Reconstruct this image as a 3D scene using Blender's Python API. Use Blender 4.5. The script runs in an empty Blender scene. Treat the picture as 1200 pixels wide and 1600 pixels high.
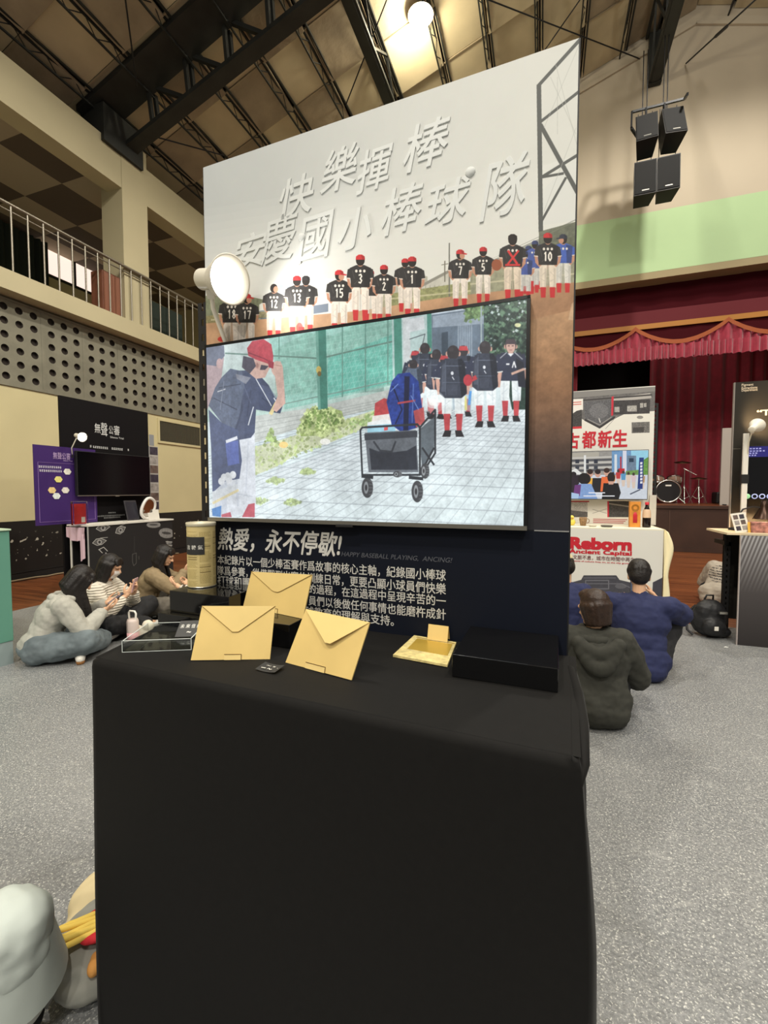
import bpy, bmesh, math, random
import numpy as np
from mathutils import Vector, Matrix
SC = bpy.context.scene
COL = SC.collection
R = math.radians
random.seed(7)
# ------------------------------------------------------------------ camera, world, lights, exposure
F = 690.0; EYE = 1.45
YAW = math.atan(690/1930.0); PIT = math.atan(33/690.0)
cd = bpy.data.cameras.new('camera'); cam = bpy.data.objects.new('camera', cd); COL.objects.link(cam)
cam.location = (0, 0, EYE); cam.rotation_euler = (math.pi/2 - PIT, 0, YAW)
cd.sensor_fit = 'HORIZONTAL'; cd.sensor_width = 36; cd.lens = 36*F/1200; cd.clip_start = 0.02; cd.clip_end = 200
SC.camera = cam
SC.view_settings.view_transform = 'Standard'; SC.view_settings.look = 'None'
SC.view_settings.exposure = 0.0; SC.view_settings.gamma = 1.0
SC.view_settings.use_curve_mapping = False
SC.cycles.max_bounces = 8; SC.cycles.diffuse_bounces = 4; SC.cycles.glossy_bounces = 3; SC.cycles.transparent_max_bounces = 12
SC.cycles.use_denoising = True
SC.cycles.sample_clamp_indirect = 6.0
wd = bpy.data.worlds.new('world'); SC.world = wd; wd.use_nodes = True
wd.node_tree.nodes['Background'].inputs[0].default_value = (1.0, 0.97, 0.90, 1)
wd.node_tree.nodes['Background'].inputs[1].default_value = 0.24

def lamp(name, loc, power, col=(1, .93, .8), size=.25, kind='POINT', aim=None, spot=None, blend=.5):
    l = bpy.data.lights.new(name, kind); l.energy = power; l.color = col
    if kind == 'AREA': l.shape = 'DISK'; l.size = size
    else: l.shadow_soft_size = size
    if kind == 'SPOT': l.spot_size = R(spot); l.spot_blend = blend
    o = bpy.data.objects.new(name, l); COL.objects.link(o); o.location = loc
    if aim is not None: o.rotation_euler = (Vector(aim)-Vector(loc)).to_track_quat('-Z', 'Y').to_euler()
    return o
WARM = (1.0, .95, .85)
HALL = 1500
for (lx, ly, lz, k) in [(-2.29, 8.3, 10.0, .30), (3.3, 8.2, 11.2, .85), (8.6, 8.4, 10.0, .35), (-2.3, 2.6, 10.0, .55), (3.1, 2.4, 11.3, .7),
                        (8.6, 2.6, 10.0, .6), (-2.3, -3.4, 10.0, 1.0), (3.1, -3.4, 11.3, 1.1), (-2.3, -9, 10.0, .9), (3.1, -9, 11.3, .9), (-1.0, -15, 9.5, .6)]:  # the farthest rows behind the camera are added fill for the booth front
    lamp('hall_lamp_and_fill', (lx, ly, lz), HALL*k, WARM, .20, 'SPOT', (lx, ly, 0), 160, .5)
    if ly > -8: lamp('hall_lamp_spill', (lx, ly, lz), HALL*k*.09, WARM, .25)  # point lights added at the lamps to brighten the ceiling
lamp('stage_fill_light', (3.6, 13.7, 6.9), 75, (1, .9, .8), .3, 'SPOT', (3.6, 14.8, 1.1), 120, .6)  # unseen lamp added to brighten the back curtain
# ------------------------------------------------------------------ photo ray helpers
_cy, _sy = math.cos(YAW), math.sin(YAW)
_f0 = np.array([-_sy, _cy, 0]); _rt = np.array([_cy, _sy, 0]); _u0 = np.array([0, 0, 1.])
_fw = _f0*math.cos(PIT)-_u0*math.sin(PIT); _up = _u0*math.cos(PIT)+_f0*math.sin(PIT)
_C = np.array([0, 0, EYE])
def ray(px, py): return _fw+_rt*(px-600)/F+_up*(800-py)/F
def onx(px, py, x): d = ray(px, py); return _C+d*(x/d[0])
def ony(px, py, y): d = ray(px, py); return _C+d*(y/d[1])
def onz(px, py, z): d = ray(px, py); return _C+d*((z-EYE)/d[2])
DEL = R(-1.9)                                   # the main booth stands turned 1.9 degrees to the room
_ex = np.array([math.cos(DEL), math.sin(DEL), 0]); _ey = np.array([-math.sin(DEL), math.cos(DEL), 0])
def loc_(p): return np.array([p@_ex, p@_ey, p[2]])
def wor(p): return _ex*p[0]+_ey*p[1]+np.array([0, 0, p[2]])
def by(px, py, y): d = ray(px, py); return loc_(_C+d*(y/(d@_ey)))
def bz(px, py, z): return loc_(onz(px, py, z))
# ------------------------------------------------------------------ materials
def srgb(r, g, b):
    f = lambda c: (c/255/12.92) if c <= 10 else ((c/255+.055)/1.055)**2.4
    return (f(r), f(g), f(b))
def mat(name, col, rough=.6, metal=0, emit=0, noise=None, bump=None, spec=.5, trans=0, ior=1.45, ecol=None, sheen=0, alpha=1, shr=.5):
    m = bpy.data.materials.new(name); m.use_nodes = True
    nt = m.node_tree; b = nt.nodes['Principled BSDF']; I = b.inputs
    I['Base Color'].default_value = (*col, 1); I['Roughness'].default_value = rough; I['Metallic'].default_value = metal
    I['Specular IOR Level'].default_value = spec; I['Transmission Weight'].default_value = trans; I['IOR'].default_value = ior
    I['Sheen Weight'].default_value = sheen; I['Sheen Roughness'].default_value = shr; I['Alpha'].default_value = alpha
    if emit: I['Emission Color'].default_value = (*(ecol or col), 1); I['Emission Strength'].default_value = emit
    if noise or bump:
        tc = nt.nodes.new('ShaderNodeTexCoord')
    if noise:
        n = nt.nodes.new('ShaderNodeTexNoise'); n.inputs['Scale'].default_value = noise[0]; n.inputs['Detail'].default_value = 5
        nt.links.new(tc.outputs['Object'], n.inputs['Vector'])
        rmp = nt.nodes.new('ShaderNodeValToRGB')
        k = noise[1]
        rmp.color_ramp.elements[0].position = .3; rmp.color_ramp.elements[1].position = .7
        rmp.color_ramp.elements[0].color = (*[c*(1-k) for c in col], 1); rmp.color_ramp.elements[1].color = (*[min(1, c*(1+k)) for c in col], 1)
        nt.links.new(n.outputs['Fac'], rmp.inputs['Fac']); nt.links.new(rmp.outputs['Color'], I['Base Color'])
    if bump:
        n2 = nt.nodes.new('ShaderNodeTexNoise'); n2.inputs['Scale'].default_value = bump[0]; n2.inputs['Detail'].default_value = 4
        nt.links.new(tc.outputs['Object'], n2.inputs['Vector'])
        bp = nt.nodes.new('ShaderNodeBump'); bp.inputs['Strength'].default_value = bump[1]; bp.inputs['Distance'].default_value = bump[2] if len(bump) > 2 else .01
        nt.links.new(n2.outputs['Fac'], bp.inputs['Height']); nt.links.new(bp.outputs['Normal'], I['Normal'])
    return m
def picmat(name, pic, emit=0, rough=.55, spec=.4):
    h, w = pic.shape[:2]
    im = bpy.data.images.new(name, w, h)
    a = np.ones((h, w, 4), np.float32); a[..., :3] = np.clip(pic[::-1], 0, 1)
    im.pixels.foreach_set(a.ravel()); im.update(); im.pack()
    m = bpy.data.materials.new(name); m.use_nodes = True; nt = m.node_tree; b = nt.nodes['Principled BSDF']
    t = nt.nodes.new('ShaderNodeTexImage'); t.image = im; t.extension = 'EXTEND'
    b.inputs['Roughness'].default_value = rough; b.inputs['Specular IOR Level'].default_value = spec
    if emit:
        b.inputs['Base Color'].default_value = (.01, .01, .01, 1)
        nt.links.new(t.outputs['Color'], b.inputs['Emission Color']); b.inputs['Emission Strength'].default_value = emit
    else: nt.links.new(t.outputs['Color'], b.inputs['Base Color'])
    return m
# ------------------------------------------------------------------ mesh builder
class MB:
    def __init__(s): s.v = []; s.f = []; s.m = []; s.smooth = []; s.uv = None
    def add(s, vs, fs, mi=0, sm=False):
        o = len(s.v); s.v += [tuple(v) for v in vs]
        for f in fs: s.f.append([i+o for i in f]); s.m.append(mi); s.smooth.append(sm)
        return s
    def box(s, a, b, mi=0, mtx=None):
        x0, y0, z0 = a; x1, y1, z1 = b
        vs = [(x, y, z) for x in (x0, x1) for y in (y0, y1) for z in (z0, z1)]
        if mtx is not None: vs = [tuple(mtx@Vector(v)) for v in vs]
        return s.add(vs, [(0, 1, 3, 2), (4, 6, 7, 5), (0, 4, 5, 1), (2, 3, 7, 6), (0, 2, 6, 4), (1, 5, 7, 3)], mi)
    def bbox(s, a, b, r=.01, mi=0, mtx=None):            # box with bevelled edges
        bm = bmesh.new(); bmesh.ops.create_cube(bm, size=1)
        c = [(a[i]+b[i])/2 for i in range(3)]; d = [b[i]-a[i] for i in range(3)]
        for v in bm.verts: v.co = Vector((c[0]+v.co.x*d[0], c[1]+v.co.y*d[1], c[2]+v.co.z*d[2]))
        bmesh.ops.bevel(bm, geom=bm.edges[:], offset=r, segments=2, affect='EDGES', profile=.5)
        bm.verts.index_update()
        vs = [(mtx@v.co if mtx is not None else v.co.copy()) for v in bm.verts]
        s.add(vs, [[v.index for v in f.verts] for f in bm.faces], mi); bm.free(); return s
    def bar(s, p, q, w, h=None, mi=0, up=(0, 0, 1)):     # rectangular bar from p to q
        h = h or w; p = Vector(p); q = Vector(q); d = (q-p).normalized(); u = Vector(up)
        if abs(d.dot(u)) > .95: u = Vector((0, 1, 0))
        a = d.cross(u).normalized()*w/2; b = a.cross(d).normalized()*h/2
        vs = [e+i*a+j*b for e in (p, q) for i, j in ((-1, -1), (1, -1), (1, 1), (-1, 1))]
        return s.add(vs, [(0, 1, 2, 3), (7, 6, 5, 4), (0, 4, 5, 1), (1, 5, 6, 2), (2, 6, 7, 3), (3, 7, 4, 0)], mi)
    def tube(s, pts, r, n=8, mi=0, cap=True, closed=False):
        pts = [Vector(p) for p in pts]; rr = r if isinstance(r, (list, tuple)) else [r]*len(pts)
        rings = []; ref = None; N = len(pts)
        for i, p in enumerate(pts):
            if closed: d = (pts[(i+1) % N]-pts[i-1]).normalized()
            else: d = (pts[min(i+1, N-1)]-pts[max(i-1, 0)]).normalized()
            if ref is None: ref = Vector((0, 0, 1)) if abs(d.z) < .9 else Vector((0, 1, 0))
            a = d.cross(ref).normalized(); b = a.cross(d).normalized(); ref = b
            rings.append([p+rr[i]*(math.cos(2*math.pi*k/n)*a+math.sin(2*math.pi*k/n)*b) for k in range(n)])
        vs = [v for rg in rings for v in rg]; fs = []
        for i in range(N if closed else N-1):
            j = (i+1) % N
            for k in range(n): fs.append((i*n+k, j*n+k, j*n+(k+1) % n, i*n+(k+1) % n))
        s.add(vs, fs, mi, True)
        if cap and not closed:
            s.add(rings[0], [tuple(range(n))], mi); s.add(rings[-1], [tuple(range(n-1, -1, -1))], mi)
        return s
    def lathe(s, prof, n=24, mi=0, mtx=None, sm=True):   # prof: (radius, z)
        vs = []
        for r, z in prof:
            for k in range(n):
                v = Vector((r*math.cos(2*math.pi*k/n), r*math.sin(2*math.pi*k/n), z))
                vs.append(mtx@v if mtx is not None else v)
        fs = [(i*n+k, i*n+(k+1) % n, (i+1)*n+(k+1) % n, (i+1)*n+k) for i in range(len(prof)-1) for k in range(n)]
        s.add(vs, fs, mi, sm)
        return s
    def ell(s, c, r, mtx=None, n=16, mi=0):
        c = Vector(c); r = (r, r, r) if isinstance(r, (int, float)) else r
        vs = []; m = n//2
        for i in range(m+1):
            t = math.pi*i/m
            for k in range(n):
                v = Vector((r[0]*math.sin(t)*math.cos(2*math.pi*k/n), r[1]*math.sin(t)*math.sin(2*math.pi*k/n), -r[2]*math.cos(t)))
                if mtx is not None: v = mtx@v
                vs.append(c+v)
        fs = [(i*n+k, i*n+(k+1) % n, (i+1)*n+(k+1) % n, (i+1)*n+k) for i in range(m) for k in range(n)]
        return s.add(vs, fs, mi, True)
    def cap(s, p, r0, q, r1, n=12, mi=0):                 # tapered capsule
        p = Vector(p); q = Vector(q); d = q-p; L = d.length or 1e-6; d.normalize()
        pr = [(r0*math.cos(t), -r0*math.sin(t)) for t in np.linspace(math.pi/2*.98, 0, 4)]+[(r1*math.cos(t), L+r1*math.sin(t)) for t in np.linspace(0, math.pi/2*.98, 4)]
        m = Matrix.Translation(p)@d.to_track_quat('Z', 'Y').to_matrix().to_4x4()
        o = len(s.v); s.lathe(pr, n, mi, m)
        k = len(pr)-1
        s.f.append([o+n-1-i for i in range(n)]); s.m.append(mi); s.smooth.append(True)
        s.f.append([o+k*n+i for i in range(n)]); s.m.append(mi); s.smooth.append(True)
        return s
    def chain(s, pts, rs, n=12, mi=0):
        for i in range(len(pts)-1): s.cap(pts[i], rs[i], pts[i+1], rs[i+1], n, mi)
        return s
    def prism(s, poly, d, mi=0):                          # extrude polygon (3-D points) by vector d
        n = len(poly); P = [Vector(p) for p in poly]; d = Vector(d)
        vs = P+[p+d for p in P]
        return s.add(vs, [tuple(range(n-1, -1, -1)), tuple(range(n, 2*n))]+[(i, (i+1) % n, n+(i+1) % n, n+i) for i in range(n)], mi)
    def grid(s, fn, nu, nv, mi=0, sm=True):
        vs = [fn(i/nu, j/nv) for i in range(nu+1) for j in range(nv+1)]
        return s.add(vs, [(i*(nv+1)+j, (i+1)*(nv+1)+j, (i+1)*(nv+1)+j+1, i*(nv+1)+j+1) for i in range(nu) for j in range(nv)], mi, sm)
    def mesh(s, name):
        me = bpy.data.meshes.new(name); me.from_pydata(s.v, [], s.f); me.update()
        me.polygons.foreach_set('material_index', s.m); me.polygons.foreach_set('use_smooth', s.smooth)
        bm = bmesh.new(); bm.from_mesh(me); bmesh.ops.recalc_face_normals(bm, faces=bm.faces[:]); bm.to_mesh(me); bm.free()
        return me
    def build(s, name, m, parent=None, loc=None, rot=None):
        me = s.mesh(name)
        for x in (m if isinstance(m, (list, tuple)) else [m]): me.materials.append(x)
        return link(name, me, parent, loc, rot)
def link(name, data, parent=None, loc=None, rot=None):
    o = bpy.data.objects.new(name, data); COL.objects.link(o)
    if parent is not None: o.parent = parent
    if loc is not None: o.location = loc
    if rot is not None: o.rotation_euler = rot
    return o
def tag(o, label, cat, group=None, kind=None):
    o['label'] = label; o['category'] = cat
    if group: o['group'] = group
    if kind: o['kind'] = kind
    return o
def thing(name, label, cat, loc=(0, 0, 0), rz=0, group=None):
    return tag(link(name, None, None, Vector(loc), (0, 0, rz)), label, cat, group)
def bthing(name, label, cat, p=(0, 0, 0), group=None):     # thing placed in the booth's own frame
    return thing(name, label, cat, wor(np.array(p, float)), DEL, group)
def struct(name, mb, m): o = mb.build(name, m); o['kind'] = 'structure'; return o
def picplane(name, mt, corners, parent=None):              # flat picture, corners TL TR BR BL
    me = bpy.data.meshes.new(name); me.from_pydata([tuple(c) for c in corners], [], [(3, 2, 1, 0)]); me.update()
    uv = me.uv_layers.new()
    for li, u in zip(range(4), [(0, 0), (1, 0), (1, 1), (0, 1)]): uv.data[li].uv = u
    me.materials.append(mt)
    return link(name, me, parent)
def textmesh(body, bold=0.0, depth=0.0, shear=0.0, res=3, space=1.0, bevel=0):
    c = bpy.data.curves.new('t', 'FONT'); c.body = body; c.offset = bold; c.extrude = depth; c.resolution_u = res; c.space_character = space
    c.shear = shear; c.bevel_depth = bevel; c.bevel_resolution = 1
    o = bpy.data.objects.new('t', c); COL.objects.link(o); dg = bpy.context.evaluated_depsgraph_get(); dg.update()
    me = bpy.data.meshes.new_from_object(o.evaluated_get(dg))
    bpy.data.objects.remove(o); bpy.data.curves.remove(c)
    v = np.empty(len(me.vertices)*3, np.float32); me.vertices.foreach_get('co', v); v = v.reshape(-1, 3)
    fs = [list(p.vertices) for p in me.polygons]
    bpy.data.meshes.remove(me)
    return v, fs
def lettering(name, items, m, parent, basis, bold=0.012, depth=0, res=3, shear=0, off=0.001):
    """items: (body, x0, x1, z0, z1) boxes in the plane; basis: (origin, u, v, n) of the plane."""
    o, u, v_, n = [np.array(q, float) for q in basis]; mb = MB()
    for it in items:
        body, x0, x1, z0, z1 = it[:5]; bd = it[5] if len(it) > 5 else bold; sh = it[6] if len(it) > 6 else shear
        v, fs = textmesh(body, 0, depth, sh, res)
        if len(v) == 0: continue
        lo, hi = v.min(0), v.max(0); bb = bd*.55; ws = (x1-x0)/max(1e-6, hi[0]-lo[0]-2*bb*0+2*bb); hs = (z1-z0)/max(1e-6, hi[1]-lo[1]+2*bb)
        for k, (dx, dz) in enumerate([(0, 0)] if bd <= .003 else [(-bb, -bb), (bb, -bb), (bb, bb), (-bb, bb), (0, 0)]):
            P = o+np.outer(x0+(v[:, 0]-lo[0]+bb+dx)*ws, u)+np.outer(z0+(v[:, 1]-lo[1]+bb+dz)*hs, v_)+np.outer(off+k*.00006+v[:, 2], n)
            mb.add(P, fs)
    return mb.build(name, m, parent)
def scribble(name, m, parent, basis, rows, seed=1):
    """rows: (x0, x1, z0, z1, n) lines of lettering too small to read in the photo, as broken strokes."""
    o, u, v_, n = [np.array(q, float) for q in basis]; mb = MB(); rg = random.Random(seed)
    for x0, x1, z0, z1, k in rows:
        w = (x1-x0)/k; h = z1-z0
        for i in range(k):
            for j in range(3):
                a = x0+i*w+rg.uniform(.05, .2)*w; b = x0+(i+1)*w-rg.uniform(.1, .3)*w; c = z0+h*(j*.36+.05); d = c+h*.17
                mb.add([o+u*p+v_*q+n*.002 for p, q in ((a, c), (b, c), (b, d), (a, d))], [(0, 1, 2, 3)])
            a = x0+i*w+w*rg.uniform(.3, .6); mb.add([o+u*p+v_*q+n*.0021 for p, q in ((a, z0), (a+w*.14, z0), (a+w*.14, z1), (a, z1))], [(0, 1, 2, 3)])
    return mb.build(name, m, parent)
# ------------------------------------------------------------------ picture painter (flat pictures on boards and screens)
def fnoise(h, w, sc, seed=0, octs=4):
    rg = np.random.RandomState(seed); out = np.zeros((h, w)); amp = 1; tot = 0
    for o in range(octs):
        gh = max(2, int(h/sc*2**o)+2); gw = max(2, int(w/sc*2**o)+2); g = rg.rand(gh, gw)
        yy = np.linspace(0, gh-1.001, h); xx = np.linspace(0, gw-1.001, w)
        y0 = yy.astype(int); x0 = xx.astype(int); fy = (yy-y0)[:, None]; fx = (xx-x0)[None]
        a = g[y0][:, x0]; b = g[y0][:, x0+1]; c = g[y0+1][:, x0]; d = g[y0+1][:, x0+1]
        out += amp*((a*(1-fx)+b*fx)*(1-fy)+(c*(1-fx)+d*fx)*fy); tot += amp; amp *= .55
    return out/tot
class Pic:
    def __init__(s, w, h, mp, col=(128, 128, 128)):
        s.w, s.h, s.mp = w, h, mp; s.a = np.ones((h, w, 3))*np.array(col)/255.
    def photo(s, amp=.16, seed=3, blur=1):                  # grain, uneven tone and lens softness of a photograph
        n = .5*fnoise(s.h, s.w, 90, seed, 3)+.3*fnoise(s.h, s.w, 16, seed+1, 3)+.2*fnoise(s.h, s.w, 4, seed+2, 2)
        a = s.a*(1+amp*2*(n-.5))[..., None]
        for _ in range(blur):
            b = np.pad(a, ((1, 1), (1, 1), (0, 0)), 'edge')
            a = (b[:-2, 1:-1]+b[2:, 1:-1]+b[1:-1, :-2]+b[1:-1, 2:]+4*b[1:-1, 1:-1])/8
        s.a = np.clip(a, 0, 1); return s
    def m(s, pts): return np.array([s.mp(*p) for p in pts], float)*[s.w, s.h]
    def mask(s, P):
        x0, y0 = np.floor(P.min(0)).astype(int)-1; x1, y1 = np.ceil(P.max(0)).astype(int)+1
        x0, y0, x1, y1 = max(0, x0), max(0, y0), min(s.w, x1), min(s.h, y1)
        if x1 <= x0 or y1 <= y0: return None
        ss = 3 if (x1-x0)*(y1-y0) < 250000 else 2
        gx = (np.arange((x1-x0)*ss)+.5)/ss+x0; gy = (np.arange((y1-y0)*ss)+.5)/ss+y0
        ins = np.zeros((len(gy), len(gx)), bool); n = len(P)
        for i in range(n):
            xa, ya = P[i]; xb, yb = P[(i+1) % n]
            if ya == yb: continue
            r = (gy >= min(ya, yb)) & (gy < max(ya, yb))
            if not r.any(): continue
            xi = xa+(gy[r]-ya)*(xb-xa)/(yb-ya)
            ins[r] ^= gx[None] < xi[:, None]
        return x0, y0, x1, y1, ins.reshape(y1-y0, ss, x1-x0, ss).mean((1, 3))
    def poly(s, pts, col, a=1.0, nz=0, sc=12, raw=False):
        P = pts if raw else s.m(pts); k = s.mask(P)
        if k is None: return s
        x0, y0, x1, y1, mk = k; mk = (mk*a)[..., None]; c = np.array(col)/255.
        if nz: c = np.clip(c*(1+nz*(fnoise(y1-y0, x1-x0, sc, int(P.sum()) % 9999)-.5)[..., None]*2), 0, 1)
        s.a[y0:y1, x0:x1] = s.a[y0:y1, x0:x1]*(1-mk)+c*mk
        return s
    def ell(s, cx, cy, rx, ry, col, a=1, rot=0, nz=0, sc=12):
        t = np.linspace(0, 2*np.pi, 28, endpoint=False); c, n = math.cos(rot), math.sin(rot)
        return s.poly([(cx+rx*np.cos(q)*c-ry*np.sin(q)*n, cy+rx*np.cos(q)*n+ry*np.sin(q)*c) for q in t], col, a, nz, sc)
    def line(s, pts, w, col, a=1):
        P = s.m(pts); W = np.linalg.norm(s.m([(pts[0][0], pts[0][1]), (pts[0][0], pts[0][1]+10)])[1]-s.m([pts[0]])[0])/10*w/2
        for i in range(len(P)-1):
            d = P[i+1]-P[i]; L = np.linalg.norm(d)
            if L < 1e-6: continue
            d = d/L; n = np.array([-d[1], d[0]])*W; e = d*W*.5
            s.poly(np.array([P[i]-e+n, P[i+1]+e+n, P[i+1]+e-n, P[i]-e-n]), col, a, raw=True)
        return s
    def grad(s, pts, c0, c1, p0, p1, a=1, nz=0, sc=30):     # linear gradient c0->c1 from photo point p0 to p1
        P = s.m(pts); k = s.mask(P)
        if k is None: return s
        x0, y0, x1, y1, mk = k; q0, q1 = s.m([p0, p1]); d = q1-q0
        X, Y = np.meshgrid(np.arange(x0, x1), np.arange(y0, y1))
        t = np.clip(((X-q0[0])*d[0]+(Y-q0[1])*d[1])/(d@d), 0, 1)[..., None]
        c = np.array(c0)/255*(1-t)+np.array(c1)/255*t
        if nz: c = np.clip(c*(1+nz*(fnoise(y1-y0, x1-x0, sc, 3)-.5)[..., None]*2), 0, 1)
        mk = (mk*a)[..., None]; s.a[y0:y1, x0:x1] = s.a[y0:y1, x0:x1]*(1-mk)+c*mk
        return s
    def scatter(s, pts, col, n, r, a=1, seed=1, var=.25, el=1.0):
        rg = np.random.RandomState(seed); P = np.array(pts, float); lo, hi = P.min(0), P.max(0); cnt = 0
        def inside(q):
            c = False; j = len(P)-1
            for i in range(len(P)):
                if (P[i][1] > q[1]) != (P[j][1] > q[1]) and q[0] < (P[j][0]-P[i][0])*(q[1]-P[i][1])/(P[j][1]-P[i][1])+P[i][0]: c = not c
                j = i
            return c
        while cnt < n:
            q = lo+rg.rand(2)*(hi-lo); cnt += 1
            if inside(q):
                f = 1+var*(rg.rand()-.5)*2; rr = r*(.5+rg.rand())
                s.poly([(q[0]-rr, q[1]+rr*el*.3), (q[0]-rr*.2, q[1]-rr*el), (q[0]+rr, q[1]-rr*el*.2), (q[0]+rr*.3, q[1]+rr*el)], [min(255, c*f) for c in col], a)
        return s
# ------------------------------------------------------------------ setting materials
M = {}
M['wall'] = mat('cream_wall_paint', srgb(196, 185, 144), .75, noise=(1.2, .05), bump=(60, .05))
M['stagewall'] = mat('stage_wall_paint', srgb(184, 172, 152), .8, noise=(.5, .05))
M['green'] = mat('pale_green_paint', srgb(168, 194, 148), .75, noise=(.8, .04))
M['beam'] = mat('cream_concrete_paint', srgb(180, 170, 138), .75, noise=(.9, .05))
M['black'] = mat('black_paint', srgb(26, 25, 25), .55)
M['blk_metal'] = mat('black_steel', srgb(30, 31, 34), .5, .3)
M['steel'] = mat('dark_green_black_steel', srgb(40, 41, 38), .55, .2, noise=(3, .3))
M['seam'] = mat('ceiling_t_bar', srgb(150, 136, 110), .6)
M['tileA'] = mat('light_ceiling_board', srgb(188, 174, 142), .85, noise=(1.5, .12))
M['tileB'] = mat('brown_acoustic_board', srgb(150, 136, 112), .9, noise=(2.2, .16), bump=(6, .4, .03))
M['wood'] = mat('red_brown_wood_floor', srgb(112, 62, 34), .4, noise=(2.5, .25))
M['chrome'] = mat('brushed_steel', srgb(190, 188, 180), .3, .9)
M['white'] = mat('white_plastic', srgb(232, 228, 218), .4)
M['conc'] = mat('grey_acoustic_board', srgb(120, 117, 102), .85, noise=(4, .16), bump=(25, .25, .01))
M['hole'] = mat('dark_hole_lining', srgb(52, 44, 38), .9)
M['stage'] = mat('dark_stage_front', srgb(62, 40, 30), .55, noise=(2, .2))
M['cur'] = mat('dark_red_curtain', srgb(128, 20, 38), .8, noise=(6, .15), sheen=.3)
M['val'] = mat('crimson_valance', srgb(150, 34, 58), .7, noise=(8, .15), sheen=.4)
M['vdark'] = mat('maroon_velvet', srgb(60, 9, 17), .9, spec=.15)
M['gold'] = mat('gold_trim', srgb(160, 104, 28), .5)
M['void'] = mat('plain_black_cloth', srgb(16, 12, 13), .9)  # near-black is the cloth's own colour

def floor_mat():
    m = mat('grey_vinyl_sheet', srgb(150, 151, 150), .38); nt = m.node_tree; b = nt.nodes['Principled BSDF']; N = nt.nodes.new; Lk = nt.links.new
    tc = N('ShaderNodeTexCoord')
    n1 = N('ShaderNodeTexNoise'); n1.inputs['Scale'].default_value = 1.1; n1.inputs['Detail'].default_value = 6
    n2 = N('ShaderNodeTexNoise'); n2.inputs['Scale'].default_value = 80; n2.inputs['Detail'].default_value = 3; n2.inputs['Roughness'].default_value = .7
    n3 = N('ShaderNodeTexNoise'); n3.inputs['Scale'].default_value = 16; n3.inputs['Detail'].default_value = 6; n3.inputs['Distortion'].default_value = 1.2
    mp = N('ShaderNodeMapping'); mp.inputs['Scale'].default_value = (6, .35, 1); mp.inputs['Rotation'].default_value = (0, 0, .7)
    n4 = N('ShaderNodeTexNoise'); n4.inputs['Scale'].default_value = 7; n4.inputs['Detail'].default_value = 3
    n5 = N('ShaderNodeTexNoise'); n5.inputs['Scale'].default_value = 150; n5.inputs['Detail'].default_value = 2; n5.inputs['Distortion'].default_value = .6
    for n in (n1, n2, n3, n5): Lk(tc.outputs['Object'], n.inputs['Vector'])
    Lk(tc.outputs['Object'], mp.inputs['Vector']); Lk(mp.outputs['Vector'], n4.inputs['Vector'])
    r1 = N('ShaderNodeValToRGB'); e = r1.color_ramp.elements; e[0].position = .32; e[1].position = .72
    e[0].color = (*srgb(96, 98, 101), 1); e[1].color = (*srgb(122, 123, 123), 1); Lk(n1.outputs['Fac'], r1.inputs['Fac'])
    def ramp(node, a, c):
        r = N('ShaderNodeValToRGB'); r.color_ramp.elements[0].position = a; r.color_ramp.elements[1].position = c; Lk(node.outputs['Fac'], r.inputs['Fac']); return r
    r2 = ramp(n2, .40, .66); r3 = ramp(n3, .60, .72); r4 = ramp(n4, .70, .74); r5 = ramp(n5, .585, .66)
    def mix(base, fac, col, k):
        mu = N('ShaderNodeMath'); mu.operation = 'MULTIPLY'; mu.inputs[1].default_value = k; Lk(fac.outputs['Color'], mu.inputs[0])
        x = N('ShaderNodeMixRGB'); Lk(mu.outputs[0], x.inputs['Fac']); Lk(base, x.inputs['Color1']); x.inputs['Color2'].default_value = (*srgb(*col), 1); return x.outputs['Color']
    c = mix(r1.outputs['Color'], r2, (166, 167, 166), .5); c = mix(c, r3, (184, 184, 180), .30); c = mix(c, r4, (176, 176, 172), .5); c = mix(c, r5, (226, 225, 218), .62)  # pale flecks: worn speckle plus glints painted into the colour
    Lk(c, b.inputs['Base Color'])
    rr = N('ShaderNodeMapRange'); rr.inputs['To Min'].default_value = .22; rr.inputs['To Max'].default_value = .5; Lk(n3.outputs['Fac'], rr.inputs['Value']); Lk(rr.outputs['Result'], b.inputs['Roughness'])
    bp = N('ShaderNodeBump'); bp.inputs['Strength'].default_value = .45; bp.inputs['Distance'].default_value = .004; Lk(n5.outputs['Fac'], bp.inputs['Height']); Lk(bp.outputs['Normal'], b.inputs['Normal'])
    return m
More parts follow.
